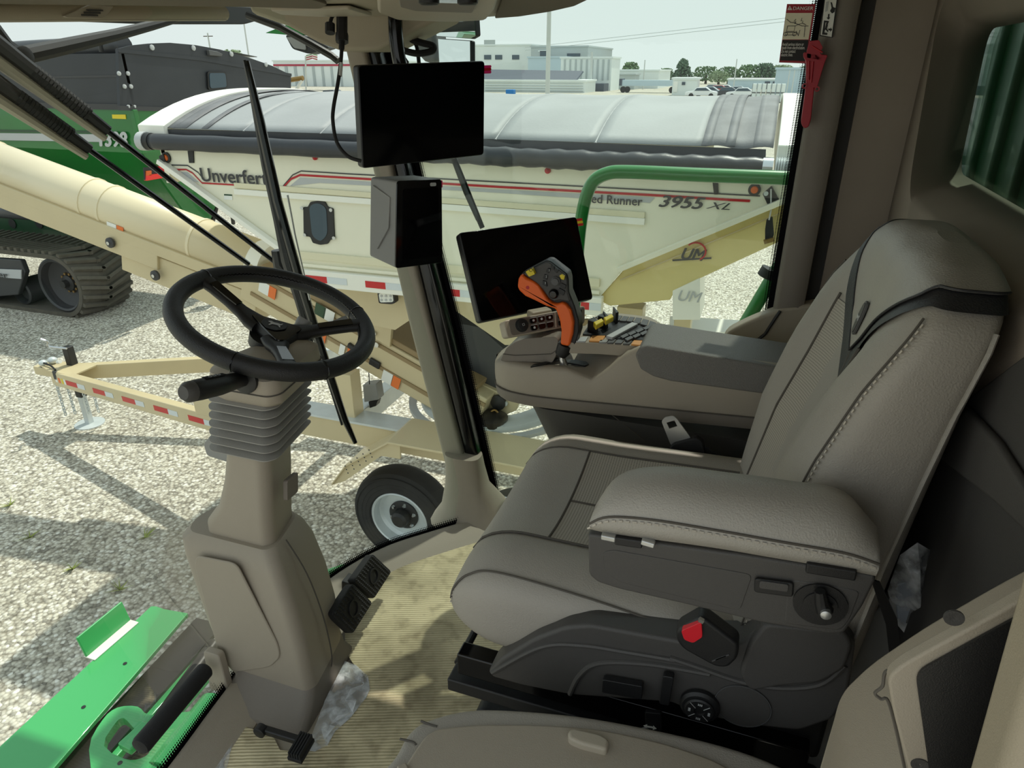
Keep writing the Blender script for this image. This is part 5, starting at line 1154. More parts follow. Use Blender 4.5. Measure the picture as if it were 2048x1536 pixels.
yo = on('z', GZ + .12, (178, 1500), (205, 1440), (235, 1415), (275, 1413), (300, 1430), (370, 1424), (440, 1420), (430, 1452), (330, 1500), (300, 1560), (210, 1600))
yi = on('z', GZ + .12, (208, 1492), (228, 1450), (245, 1436), (262, 1450), (300, 1500), (260, 1520))
ctr = sum(yi, Vector()) / len(yi); ri = [min(((h, (p - h).length) for h in smoothpath(yi, 5, True)), key=lambda k: k[1])[0] for p in smoothpath(yo, 3, True)]; ro = smoothpath(yo, 3, True); nn = len(ro)
b = MB(); b.add(ro + ri, [(i, (i + 1) % nn, nn + (i + 1) % nn, nn + i) for i in range(nn)]); b.build('yoke', 'green_sunlit', ff, solid=.035, smooth=0, off=-1)
a, b_ = on('z', GZ + .05, (330, 1560), (440, 1420)); MB().tube([a, b_], .085, 20).build('cover', 'green_sunlit', ff)
MB().obox(on1('z', GZ + .14, 275, 1475), (.1, 1, 0), (1, -.1, 0), Z, .10, .06, .03).build('lug', 'green_sunlit', ff, bevel=.006)
MB().lathe(on1('z', GZ + .158, 240, 1526), Z, [(.008, 0), (.008, .001), (0, .001)], 14).build('bolt_hole', 'black_plastic', ff)
fx = thing('fender_edge', 'small light green rounded edge outside the sill beyond the pedals', 'body edge', on1('z', 2.36, 665, 1150))
MB().tube(on('z', 2.37, (640, 1172), (660, 1150), (690, 1135)), [.012, .02, .012], 10).build('edge', 'green', fx)
# ================================================================ seed tender wagon beside the combine
WY = 3.92
wag = thing('seed_tender', 'cream seed tender wagon with grey arched tarp and red striped lettering', 'seed tender', (-2, 5.1, 0))
def wq(dy, *p): return on('y', WY + dy, *p)
side = wq(0, (318, 290), (700, 303), (1100, 320), (1604, 345), (1604, 392), (1250, 535), (1195, 600), (612, 540), (560, 492), (325, 322))
MB().prism(side, (0, .05, 0)).build('side_wall', 'cream', wag, bevel=.006)
XL, XR = side[0].x, side[3].x
MB().bb(XL + .9, XR - .6, 6.2, 6.25, 2.5, 3.4).build('side_wall', 'cream', wag)
MB().prism([Vector((side[9].x, WY + .05, side[9].z)), Vector((side[8].x, WY + .05, side[8].z)), Vector((side[8].x, 6.2, side[8].z)), Vector((side[9].x, 6.2, side[9].z))], (.03, 0, 0)).build('hopper_slope', 'cream', wag)
MB().prism([Vector((XL, WY + .0, 3.06)), Vector((XL, 6.25, 3.06)), Vector((XL, 6.25, 3.42)), Vector((XL, WY, 3.42))], (.04, 0, 0)).build('front_wall', 'cream', wag)
MB().prism([Vector((XR, WY + .0, 3.06)), Vector((XR, 6.25, 3.06)), Vector((XR, 6.25, 3.42)), Vector((XR, WY, 3.42))], (-.04, 0, 0)).build('rear_wall', 'cream', wag)
# sheet metal folds, shade put in as darker cream, with the light stripe between
for y0, y1, dd_, m_ in ((373, 384, .012, 'cream_fold_shade'), (386, 398, .016, 'cream_white'), (505, 520, .02, 'cream_fold_shade'), (524, 530, .03, 'cream')):
    a, b_ = wq(-.004, (470 if y0 < 500 else 590, y0 + (-3 if y0 < 500 else 3)), (1290 if y0 < 500 else 1200, y0 + (57 if y0 < 500 else 60)))
    h = (wq(0, (700, y0))[0] - wq(0, (700, y1))[0]).z
    MB().beam(a, b_, .012 + dd_, h).build('sheet_fold', m_, wag, bevel=.003)
rl = wq(-.02, (598, 552), (1205, 612)); MB().beam(rl[0], rl[1], .06, .115).build('bottom_rail', 'cream_white', wag, bevel=.006)
fl_ = wq(-.03, (318, 322), (565, 500)); MB().beam(fl_[0], fl_[1], .05, .035).build('slope_flange', 'cream_white', wag, bevel=.004)
fl_ = wq(-.03, (1235, 540), (1600, 388)); MB().beam(fl_[0], fl_[1], .04, .03).build('slope_flange', 'cream', wag, bevel=.004)
# reflective tape on the rail
def tape(parent, a, b_, w_, n_out, segs, name='reflector_tape'):
    d = (b_ - a)
    for (u0, u1, m_) in segs: MB().beam(a + d * u0 + n_out, a + d * u1 + n_out, .002, w_).build(name, m_, parent)
def rp(px): 
    t = (px - 598) / (1205 - 598); return t
tape(wag, rl[0], rl[1], .045, Vector((0, -.032, .0)), [(rp(a_), rp(b2), m_) for a_, b2, m_ in ((618, 668, 'tape_red'), (668, 712, 'tape_white'), (752, 795, 'tape_red'), (795, 838, 'tape_white'), (921, 946, 'tape_red'), (946, 990, 'tape_white'), (1165, 1184, 'tape_red'), (1184, 1204, 'tape_white'))])
# tan end chute with the round mark
chute = wq(.03, (1195, 600), (1250, 537), (1600, 390), (1592, 440), (1562, 482), (1350, 580), (1340, 600), (1220, 612))
MB().prism(chute, (0, .05, 0)).build('end_chute', 'tan_yellow', wag, bevel=.005)
a, b_ = wq(.02, (1352, 521), (1412, 515)); d = b_ - a
text('chute_mark', 'UM', d.length * .56, a + Vector((.03, -.004, .012)), X, Z, 'decal_dark', wag, 0, .03, .35, fit=d.length * .8)
MB().beam(a + Vector((-.02, -.003, 0)), b_ + Vector((.03, -.003, .0)), .002, .010).build('chute_mark_line', 'decal_dark', wag)
MB().tube([b_ + Vector((-.06 + .055 * math.cos(t), -.003, .03 + .05 * math.sin(t))) for t in [R(-60 + 200 * k / 20) for k in range(21)]], .005, 6).build('chute_mark_arc', 'decal_red', wag)
a, b_ = wq(.02, (1240, 560), (1575, 420)); MB().tube([a, b_], .004, 6).build('chute_crease', 'tan', wag)
# writing
a, b_ = wq(-.012, (404, 362), (552, 369)); text('maker_lettering', 'Unverferth', (wq(0, (404, 336))[0] - wq(0, (404, 363))[0]).z * 1.4, a, X, Z, 'decal_dark', wag, .001, .022, fit=(b_ - a).length)
a, b_ = wq(-.012, (1161, 404), (1284, 412)); text('model_lettering', 'Seed Runner', (wq(0, (1200, 388))[0] - wq(0, (1200, 406))[0]).z * 1.38, a, X, Z, 'decal_dark', wag, .001, .02, fit=(b_ - a).length)
a, b_ = wq(-.012, (1318, 413), (1408, 418)); text('model_number', '3955', (wq(0, (1330, 391))[0] - wq(0, (1330, 414))[0]).z * 1.42, a, X, Z, 'decal_dark', wag, .001, .03, .3, fit=(b_ - a).length)
a, b_ = wq(-.012, (1411, 417), (1460, 419)); text('model_suffix', 'XL', (wq(0, (1430, 404))[0] - wq(0, (1430, 418))[0]).z * 1.4, a, X, Z, 'decal_dark', wag, .001, .004, .5, fit=(b_ - a).length)
def stripe(pts, m_, h, dy=-.004, name='stripe'):
    P = wq(dy, *pts); b = MB()
    for i in range(len(P) - 1):
        p, q2 = P[i], P[i + 1]; b.add([p + Z * h / 2, q2 + Z * h / 2, q2 - Z * h / 2, p - Z * h / 2], [(0, 1, 2, 3)])
    return b.build(name, m_, wag, solid=.002, smooth=0)
stripe([(345, 339), (372, 339), (385, 346), (404, 366), (540, 374)], 'decal_red', .010); stripe([(343, 330), (375, 331), (396, 345), (408, 360)], 'decal_dark', .008)
stripe([(566, 375), (582, 358), (600, 350), (700, 356), (1000, 374), (1300, 390), (1500, 402)], 'decal_red', .013); stripe([(566, 372), (585, 350), (602, 342), (700, 348), (1000, 364), (1300, 380), (1520, 392)], 'decal_dark', .007)
for pts in ([(352, 344), (374, 344), (398, 365), (360, 356)], [(580, 372), (600, 355), (1000, 379), (1310, 395), (1300, 406), (1000, 386), (640, 366)]): MB().prism(wq(-.002, *pts), (0, -.001, 0)).build('stripe_fill', 'decal_grey', wag, smooth=0)
# sight window
sw = MB().prism(rpoly(wq(-.012, (606, 414), (615, 414), (620, 404), (634, 402), (650, 404), (655, 414), (666, 417), (669, 478), (660, 480), (655, 488), (640, 490), (625, 486), (620, 474), (607, 472)), .01), (0, .012, 0)).build('sight_window', 'black_plastic', wag, bevel=.003)
MB().prism(rpoly(wq(-.015, (618, 412), (634, 405), (652, 414), (655, 470), (640, 484), (624, 472)), .05), (0, .004, 0)).build('window_pane', 'glass_dark', sw)
for p in ((604, 416), (662, 420), (610, 470), (668, 476)): MB().lathe(wq(-.013, p)[0], (0, -1, 0), [(.012, 0), (.012, .006), (0, .006)], 10).build('window_bolt', 'steel', sw)
# lamps, brackets, small decals
for px, py, r_, m_ in ((334, 315, .036, 'amber_lamp'), (1509, 379, .032, 'amber_lamp'), (631, 315, .016, 'decal_red'), (1096, 341, .017, 'decal_red')):
    c = wq(-.002, (px, py))[0]; lo = MB().lathe(c, (0, -1, 0), [(r_, 0), (r_, .012), (r_ * .72, .014)], 20).build('marker_lamp', 'black_plastic' if r_ > .02 else m_, wag); MB().lathe(c, (0, -1, 0), [(r_ * .72, .008), (r_ * .5, .02), (0, .022)], 20).build('lens', m_, lo)
for px, py in ((381, 314), (1431, 377)): MB().prism(wq(-.01, (px - 6, py - 12), (px + 5, py - 12), (px + 6, py + 12), (px - 3, py + 12)), (0, .01, 0)).build('bracket', 'black_plastic', wag)
for px, py in ((456, 393),): MB().prism(wq(-.004, (px - 8, py - 5), (px + 8, py - 4), (px + 9, py + 7), (px - 8, py + 6)), (0, .002, 0)).build('small_decal', 'white', wag); 
MB().prism(wq(-.005, (448, 388), (464, 389), (464, 392), (448, 391)), (0, .001, 0)).build('small_decal', 'green_dark', wag)
MB().prism(wq(-.03, (318, 312), (326, 308), (330, 322), (320, 330)), (0, .03, 0)).build('hinge', 'black_plastic', wag)
# strap and ratchet at the chute
MB().prism(wq(-.02, (1525, 388), (1543, 372), (1560, 402), (1537, 414)), (0, .02, 0)).build('rubber_flap', 'black_plastic', wag, bevel=.004); MB().lathe(wq(-.022, (1532, 387))[0], (0, -1, 0), [(.012, 0), (.012, .006), (0, .006)], 12).build('flap_bolt', 'galv', wag)
MB().tube(wq(-.03, (1542, 378), (1542, 420), (1538, 440)), .004, 6).build('strap', 'decal_grey', wag); MB().prism(rpoly(wq(-.03, (1533, 440), (1545, 434), (1548, 470), (1542, 484), (1530, 480), (1530, 460)), .005), (0, .03, 0)).build('ratchet', 'black_plastic', wag, bevel=.006); MB().beam(*wq(-.035, (1528, 484), (1548, 478)), .03, .02).build('ratchet_hook', 'brass', wag)
# roll tube with wrinkled vinyl
ra, rb_ = wq(-.05, (305, 283), (1545, 337)); pts = []; rr = []
for i in range(90):
    t = i / 89; pts.append(ra.lerp(rb_, t)); rr.append(.052 + .005 * math.sin(i * 1.9) * max(0, math.sin((t - .35) * math.pi)) + .002 * math.sin(i * .7))
rt = MB().tube(pts, rr, 18).build('roll_tube', 'tarp_black', wag, smooth=180)
MB().tube([ra + Vector((-.10, 0, 0)), ra + Vector((-.045, 0, 0))], .062, 18).build('tube_cap', 'decal_grey', wag); MB().tube([ra + Vector((-.045, 0, 0)), ra], .056, 18).build('tube_collar', 'black_plastic', wag)
for i in range(7): MB().lathe(rb_ + Vector((.01 + .012 * i, 0, 0)), X, [(.052, 0), (.058, .005), (.052, .010)], 18).build('spool_rib', 'galv', wag)
MB().tube([rb_ + Vector((.09, 0, 0)), rb_ + Vector((.22, 0, 0))], .016, 10).build('spool_axle', 'galv', wag); MB().tube([rb_ + Vector((-.05, 0, 0)), rb_ + Vector((.0, 0, 0))], .054, 18).build('tube_collar', 'chrome', wag)
# dark tarp hem above the tube
hm = wq(.012, (312, 258), (700, 268), (1100, 283), (1532, 299), (1530, 345), (1100, 330), (700, 312), (312, 300)); MB().prism(hm, (0, .012, 0)).build('tarp_hem', 'tarp_black', wag)
# arched tarp: each bay between two bows is one sheet
zt = lambda y: 3.635 - .215 * abs((y - 5.08) / 1.16) ** 2.4
X0, X1 = -3.86, -.30
bays = 6
def tsh(x, v, k=0):
    y = 3.935 + (6.23 - 3.935) * v
    return Vector((x, y, zt(y)))
for i in range(bays):
    xa, xb = X0 + (X1 - X0) * i / bays, X0 + (X1 - X0) * (i + 1) / bays
    MB().grid(lambda u, v: tsh(xa + (xb - xa) * u, v) + Z * (-.009 * math.sin(math.pi * u) * math.sin(math.pi * min(1, v * 1.02))), 10, 26).build('tarp_bay', 'tarp', wag, smooth=180, solid=.004)
for i in range(1, bays): MB().tube([tsh(X0 + (X1 - X0) * i / bays, v / 24) - Z * .009 for v in range(25)], .012, 8).build('tarp_bow', 'tarp', wag)
for xw, w_, m_ in ((X0 + .02, .10, 'tarp_dark'), (X0 + .25, .05, 'tarp_dark'), (X1 - .02, .05, 'tarp_dark'), (X1 + .10, .05, 'tarp_dark'), (X1 + .24, .05, 'tarp_dark')):
    MB().grid(lambda u, v: tsh(xw + w_ * u, v) + Z * .006, 2, 24).build('tarp_band', m_, wag, smooth=180, solid=.003)
MB().grid(lambda u, v: tsh(X1 + .34 * u, v) + Z * (.008 * math.sin(u * 9.) * (1 - .3 * v)), 16, 24).build('tarp_end', 'tarp_dark', wag, smooth=180, solid=.004)
MB().grid(lambda u, v: tsh(X0 - .04 + .06 * u, v) + Z * .004, 3, 24).build('tarp_end', 'tarp_dark', wag, smooth=180, solid=.004)
# rounded white end caps
def cap(x0, x1, name='end_cap'):
    prof = [Vector((0, WY - .02, 3.30))] + [Vector((0, 3.90 + (6.27 - 3.90) * v / 20, zt(3.935 + (6.23 - 3.935) * v / 20) + .02)) for v in range(21)] + [Vector((0, 6.28, 3.30))]
    MB().loft([[p + X * x0 for p in prof], [p + X * x1 for p in prof]]).build(name, 'cream_white', wag, bevel=.008)
cap(-4.13, -3.90); cap(.06, .22)
# undercarriage: longitudinal frame, cross members, fender plate, posts, turntable
fr_t = on('y', 4.0, (430, 838), (1090, 915))
for yy in (4.02, 6.1): MB().bb(-4.3, .8, yy, yy + .12, 1.10, 1.30).build('frame_rail', 'tan', wag, bevel=.008)
MB().bb(-3.9, .8, 4.0, 4.20, 1.30, 1.318).build('frame_flange', 'galv', wag); 
for x_ in (-3.9, -2.9, -1.0, .4): MB().bb(x_, x_ + .12, 4.1, 6.15, 1.12, 1.28).build('cross_member', 'galv', wag, bevel=.006)
fb_ = on('y', 3.78, (662, 968), (690, 930), (775, 884), (1000, 925), (1100, 945)); fb2 = [p + Vector((0, 0, -.02)) for p in fb_]
MB().prism(fb_ + fb2[::-1], (0, .40, 0)).build('fender', 'tan', wag, bevel=.005)
MB().prism(on('y', 3.80, (664, 970), (690, 934), (775, 888), (800, 892), (800, 918), (762, 912), (690, 962)), (0, .02, 0)).build('fender_side', 'tan', wag)
b = MB()
for i in range(5):
    for j in range(3): b.lathe(on1('y', 3.777, 690 + 12 * i + 3 * j, 932 - 8 * i + 7 * j) , (0, -1, 0), [(.006, 0), (.006, .001), (0, .001)], 8)
b.build('fender_holes', 'decal_dark', wag, kind='stuff')
for px0, py0, px1, py1, w_ in ((690, 745, 690, 850, .14), (1262, 612, 1258, 900, .16), (1375, 560, 1372, 760, .10)):
    a = on1('y', 4.1, px0, py0); MB().bb(a.x - w_ / 2, a.x + w_ / 2, 4.06, 4.2, 1.3, a.z).build('upright_post', 'tan', wag, bevel=.006)
MB().prism(wq(.10, (630, 560), (1195, 612), (1100, 690), (1010, 690), (880, 600), (790, 660), (700, 640)), (0, .03, 0)).build('hopper_bottom', 'tan', wag)
MB().prism(wq(.14, (1000, 640), (1190, 640), (1240, 700), (1020, 690)), (0, .03, 0)).build('hopper_bottom', 'tan_dark', wag)
MB().prism(wq(.02, (1345, 582), (1400, 556), (1400, 640), (1345, 640)), (0, .3, 0)).build('rear_hopper_plate', 'cream_white', wag, bevel=.004)
MB().prism(on('z', 2.1, (1340, 632), (1480, 640), (1560, 664), (1340, 664)), (0, 0, -.05)).build('rear_step', 'cream_white', wag, bevel=.004)
bx = on1('y', WY + .02, 1385, 600); text('post_mark', 'UM', .09, on1('y', WY + .015, 1352, 600), X, Z, 'decal_grey', wag, .004, .01, .3)
tcx, tcy = -1.83, 4.75
MB().lathe((tcx, tcy, 1.32), Z, [(.42, 0), (.60, 0), (.60, .05), (.57, .06), (.45, .06), (.42, .05)], 48, cap=False).build('turntable_ring', 'galv', wag); MB().lathe((tcx, tcy, 1.30), Z, [(.64, 0), (.70, 0), (.70, .03), (.64, .03)], 48, cap=False).build('turntable_ring', 'decal_grey', wag)
MB().prism(on('y', 4.35, (725, 770), (752, 768), (757, 800), (728, 805)), (0, .1, 0)).build('radio_box', 'grey_plastic', wag, bevel=.008); MB().tube(on('y', 4.36, (739, 770), (737, 735)), .004, 6).build('antenna', 'black_plastic', wag); MB().prism(on('y', 4.36, (737, 804), (755, 802), (752, 812), (740, 816)), (0, .06, 0)).build('radio_plug', 'black_plastic', wag)
wlm = MB().prism(rpoly(wq(.0, (754, 584), (788, 585), (791, 606), (783, 609), (757, 607)), .015), (0, .05, 0)).build('work_lamp', 'black_plastic', wag, bevel=.004)
MB().prism(rpoly(wq(-.003, (757, 587), (785, 588), (787, 604), (760, 605)), .015), (0, .004, 0)).build('lens', 'white', wlm)
for i in range(3):
    for j in range(2): MB().lathe(wq(-.004, (763 + 9 * i, 592 + 8 * j))[0], (0, -1, 0), [(.009, 0), (.009, .003), (.006, .003)], 12).build('diode', 'decal_grey', wlm)
# wheel
wc = Vector((-2.40, 4.03, .445))
tyre = MB().lathe(wc + Vector((0, .23, 0)), (0, -1, 0), [(.25, 0), (.36, -.01), (.42, .03), (.44, .08), (.44, .16), (.425, .205), (.37, .235), (.27, .238), (.25, .21)], 56, cap=False).build('tyre', 'tire', wag, smooth=40)
for rr_ in (.30, .335, .385): MB().lathe(wc + Vector((0, -.005, 0)), (0, -1, 0), [(rr_, 0), (rr_ + .006, .004), (rr_ + .012, 0)], 56, cap=False).build('sidewall_ring', 'tire', wag)
MB().lathe(wc + Vector((0, .23, 0)), (0, -1, 0), [(.255, 0), (.255, .225), (.245, .232), (.235, .225), (.225, .15), (.20, .13), (.12, .135), (.0, .135)], 48).build('rim', 'galv', wag, smooth=40)
hb2 = MB().lathe(wc + Vector((0, .10, 0)), (0, -1, 0), [(.13, 0), (.13, .02), (.10, .03), (.075, .03), (.07, .10), (.05, .12), (0, .12)], 32).build('hub', 'black_plastic', wag)
for k in range(6):
    t = 2 * math.pi * k / 6 + .3; MB().lathe(wc + Vector((.105 * math.cos(t), .08, .105 * math.sin(t))), (0, -1, 0), [(.018, 0), (.018, .02), (.010, .03), (0, .03)], 6).build('wheel_nut', 'chrome', hb2)
MB().lathe(wc + Vector((-.01, .0, -.03)), (0, -1, 0), [(.04, -.02), (.04, 0), (.02, .006), (0, .006)], 6).build('dust_cap', 'decal_red', hb2)
w2c = MB().lathe(Vector((-1.35, 4.26, .445)), (0, -1, 0), [(.25, 0), (.36, -.01), (.42, .03), (.44, .08), (.44, .16), (.425, .205), (.37, .235), (.25, .238), (.0, .15)], 48, cap=False).build('tyre', 'tire', wag, smooth=40)

# drawbar
tg = thing('wagon_drawbar', 'tan A frame drawbar of the wagon with red and white reflectors', 'drawbar', (-5.6, 4.9, .6))
NA, NB = Vector((-7.16, 4.89, .66)), Vector((-3.9, 4.17, .93)); FA, FB = Vector((-7.16, 5.03, .66)), Vector((-3.9, 6.0, .93))
NB = NB.lerp(NA, 0); MB().beam(NA, NB, .09, .17).build('near_beam', 'tan', tg, bevel=.01); MB().beam(FA, FB, .09, .17).build('far_beam', 'tan', tg, bevel=.01)
MB().prism([Vector((-7.42, 4.93, .745)), Vector((-7.42, 5.01, .745)), Vector((-7.15, 5.10, .745)), Vector((-6.75, 5.12, .76)), Vector((-6.75, 4.80, .76)), Vector((-7.15, 4.83, .745))], (0, 0, .015)).build('gusset_plate', 'tan', tg)
MB().beam((-7.5, 4.97, .68), (-7.1, 4.97, .68), .12, .10).build('hitch_tube', 'tan', tg, bevel=.008)
d = (NB - NA).normalized(); nrm = Vector((d.y, -d.x, 0)).normalized(); L_ = (NB - NA).length
segs = []
for k in range(6):
    u = .10 + k * .165; segs += [(u, u + .07, 'tape_red'), (u + .07, u + .115, 'tape_white')]
tape(tg, NA, NB, .055, nrm * .047, segs)
for k, m_ in ((.03, 'white'), (.05, 'decal_orange'), (.07, 'yellow'), (.085, 'white')): MB().beam(NA + d * L_ * k + nrm * .046, NA + d * L_ * (k + .012) + nrm * .046, .002, .06).build('safety_decal', m_, tg)
jk = thing('drawbar_jack', 'black and silver trailer jack standing on the gravel under the drawbar', 'trailer jack', (-7.05, 5.05, 0))
MB().beam((-7.05, 5.05, .36), (-7.05, 5.05, .98), .085, .085, (1, 0, 0)).build('outer_tube', 'black_plastic', jk, bevel=.008); MB().beam((-7.05, 5.05, .01), (-7.05, 5.05, .40), .07, .07, (1, 0, 0)).build('inner_tube', 'galv', jk, bevel=.006); MB().lathe((-7.05, 5.05, .0), Z, [(.16, 0), (.16, .012), (.12, .018), (.0, .018)], 28).build('foot', 'galv', jk)
MB().tube(smoothpath([Vector((-7.0, 5.0, .98)), Vector((-7.2, 4.95, 1.0)), Vector((-7.12, 4.9, 1.08)), Vector((-7.16, 4.86, 1.12))], 5), .012, 8).build('crank', 'chrome', jk); MB().tube([(-7.12, 4.94, .82), (-7.02, 4.9, .86)], .02, 8).build('crank_grip', 'white', jk)
for cy, lab in ((4.90, 'near'), (5.02, 'far')):
    ch = thing('safety_chain', 'galvanised safety chain hanging from the %s side of the drawbar hitch' % lab, 'chain', (-7.15, cy, .1), 'drawbar safety chains')
    for s_ in (0, .07):
        for k in range(11):
            c = Vector((-7.12 + (.22 if lab == 'far' else 0) + s_ * .9, cy - .05 + s_, .60 - .038 * k)); b = MB()
            b.tube([c + (X if k % 2 else Y) * (.014 * math.cos(t)) + Z * (.026 * math.sin(t)) for t in [2 * math.pi * j / 10 for j in range(10)]], .0055, 5, closed=True); b.build('link', 'galv', ch)
hc_ = thing('breakaway_plug', 'black wiring plug and cable on top of the drawbar hitch', 'wiring plug', (-7.2, 4.9, .75))
MB().obox((-7.05, 4.83, .72), X, Y, Z, .06, .03, .10).build('plug', 'decal_dark', hc_, bevel=.006); MB().tube(smoothpath([Vector((-7.05, 4.84, .78)), Vector((-7.2, 4.9, .79)), Vector((-7.36, 4.93, .78)), Vector((-7.38, 4.92, .70))], 5), .01, 8).build('cord', 'rubber', hc_)
MB().ball((-7.28, 5.0, .80), .05, .05, .04, 8).build('knob', 'galv', hc_); MB().ball((-7.36, 4.94, .78), .045, .045, .035, 8).build('knob', 'galv', hc_)

# ================================================================ belt conveyor of the tender
cv_ = thing('belt_conveyor', 'long tan tube belt conveyor slanting up in front of the wagon', 'conveyor', (-3.5, 4.6, .9))
CA = on1('y', 4.62, -90, 318); CB = on1('y', 4.62, 540, 560); CD = on1('y', 4.45, 985, 812)
def seg(a, b_, off, w_, h, m_, name, **k):
    d_ = (b_ - a).normalized(); sd_ = d_.cross(Z).normalized(); up_ = sd_.cross(d_).normalized(); o = up_ * off[1] + sd_ * off[0]
    return MB().beam(a + o, b_ + o, w_, h).build(name, m_, cv_, **k)
dU = (CB - CA).normalized(); upU = dU.cross(Z).normalized().cross(dU).normalized(); outU = -Y
MB().tube([CA + upU * .12, CA.lerp(CB, .97) + upU * .12], .19, 28).build('tube', 'tan_light', cv_, smooth=180)
MB().tube([CA.lerp(CB, .965) + upU * .12, CB + upU * .12], .192, 28).build('tube_band', 'cream_white', cv_)
for k_ in (.14, .47, .53, .8): MB().lathe(CA.lerp(CB, k_) + upU * .12, dU, [(.19, 0), (.198, .004), (.198, .03), (.19, .034)], 28, cap=False).build('tube_seam', 'tan_light', cv_)
seg(CA, CB, (0, -.02), .40, .10, 'tan', 'upper_channel', bevel=.008); seg(CA, CA.lerp(CB, .72), (.02, -.13), .36, .14, 'tan', 'lower_channel', bevel=.008)
seg(CA.lerp(CB, .60), CB, (0, -.22), .34, .26, 'tan', 'end_channel', bevel=.01)
p0 = CA.lerp(CB, .61); dk = lambda k_, z_: CA.lerp(CB, k_) + upU * z_ + Vector((0, -.185, 0))
for k_, z_ in ((.585, -.10), (.72, -.24)):
    MB().lathe(dk(k_, z_) + Vector((0, -.03, 0)), (0, -1, 0), [(.045, 0), (.045, .02), (.02, .03), (0, .03)], 14).build('pivot_pin', 'decal_dark', cv_); MB().lathe(dk(k_, z_) + Vector((0, -.06, 0)), (0, -1, 0), [(.016, 0), (.016, .008), (0, .008)], 8).build('pin_bolt', 'chrome', cv_)
def cdecal(k_, z_, lens, base):
    c = base(k_, z_)
    for i, (m_, w_) in enumerate(lens):
        MB().obox(c + dU * (i * .09), dU, Y, upU, w_, .004, .085).build('safety_decal', m_, cv_)
cdecal(.58, .02, (('white', .10), ('decal_orange', .07)), dk)
# lower, steeper section to the hopper
dL = (CD - CB).normalized(); sL = dL.cross(Z).normalized(); upL = sL.cross(dL).normalized()
seg(CB.lerp(CD, -.05), CD, (0, 0), .42, .34, 'tan', 'lower_section', bevel=.015); seg(CB.lerp(CD, .02), CB.lerp(CD, .95), (0, .20), .40, .05, 'tan_dark', 'belt_cover', bevel=.01)
for off in (.12, -.06): seg(CB.lerp(CD, .0), CB.lerp(CD, 1.0), (.215, off), .014, .03, 'tan_dark', 'side_flange')
kl = lambda k_, z_: CB.lerp(CD, k_) + upL * z_ + Vector((0, -.225, 0))
for k_, z_, lens in ((.05, .05, (('white', .10), ('decal_orange', .07))), (.28, -.09, (('white', .06), ('decal_orange', .12))), (.42, -.10, (('white', .05), ('decal_orange', .07))), (.62, -.11, (('white', .09), ('decal_orange', .07))), (.30, .13, (('green_dark', .10), ('white', .10)))):
    c = kl(k_, z_)
    for i, (m_, w_) in enumerate(lens): MB().obox(c + dL * (i * .085), dL, Y, upL, w_, .004, .10).build('safety_decal', m_, cv_)
MB().beam(kl(.30, -.05) + Vector((0, -.03, 0)), kl(.46, .32) + Vector((0, -.03, 0)), .03, .03).build('hold_strap', 'decal_dark', cv_)
MB().beam(kl(.44, -.02), kl(.52, -.04), .03, .04).build('latch', 'black_plastic', cv_, bevel=.006); MB().obox(kl(.56, -.05), dL, Y, upL, .10, .03, .06).build('latch', 'black_plastic', cv_, bevel=.01)
MB().prism([kl(.5, .15), kl(.5, .42), kl(.58, .40), kl(.60, .15)], (0, .04, 0)).build('hinge_plate', 'tan', cv_, bevel=.006)
for k_, z_ in ((.53, .20), (.55, .12)): MB().lathe(kl(k_, z_) + Vector((0, -.01, 0)), (0, -1, 0), [(.022, 0), (.022, .01), (0, .012)], 8).build('hinge_bolt', 'chrome', cv_)
# hopper with black vinyl cover
hp0 = on('y', 4.42, (885, 640), (960, 655), (1010, 700), (1070, 735), (1060, 800), (1000, 790), (900, 742)); back_ = [p + Vector((.0, .75, .12)) for p in hp0]
MB().loft([hp0, [p.lerp(q_, .5) + Z * .06 for p, q_ in zip(hp0, back_)], back_]).build('hopper_cover', 'tarp_black', cv_, smooth=40)
MB().prism(on('y', 4.38, (905, 742), (1000, 786), (1040, 800), (1032, 822), (1000, 835), (960, 822), (900, 790)), (0, .06, 0)).build('hopper_side', 'tan', cv_, bevel=.01)
MB().lathe(on1('y', 4.375, 998, 803), (0, -1, 0), [(.06, 0), (.06, .03), (.02, .04), (0, .04)], 20).build('bearing', 'black_plastic', cv_)
for p in ((984, 797), (1012, 806), (992, 818), (968, 806)): MB().lathe(on1('y', 4.375, *p), (0, -1, 0), [(.018, 0), (.018, .02), (0, .022)], 8).build('bolt', 'galv', cv_)
MB().tube(on('y', 4.34, (960, 795), (955, 812)), .014, 8).build('grease_handle', 'yellow', cv_); MB().prism(on('y', 4.34, (946, 812), (966, 818), (962, 824), (944, 818)), (0, .04, 0)).build('latch', 'black_plastic', cv_)
MB().tube(smoothpath(on('y', 4.30, (968, 845), (978, 828), (990, 820), (998, 832), (1000, 850)), 4), .008, 6).build('chain_loop', 'brass', cv_)
MB().lathe(on1('z', 1.32, 985, 852), Z, [(.10, 0), (.12, .04), (.12, .08), (.06, .12), (0, .12)], 20).build('slew_gear', 'dark_steel', cv_)
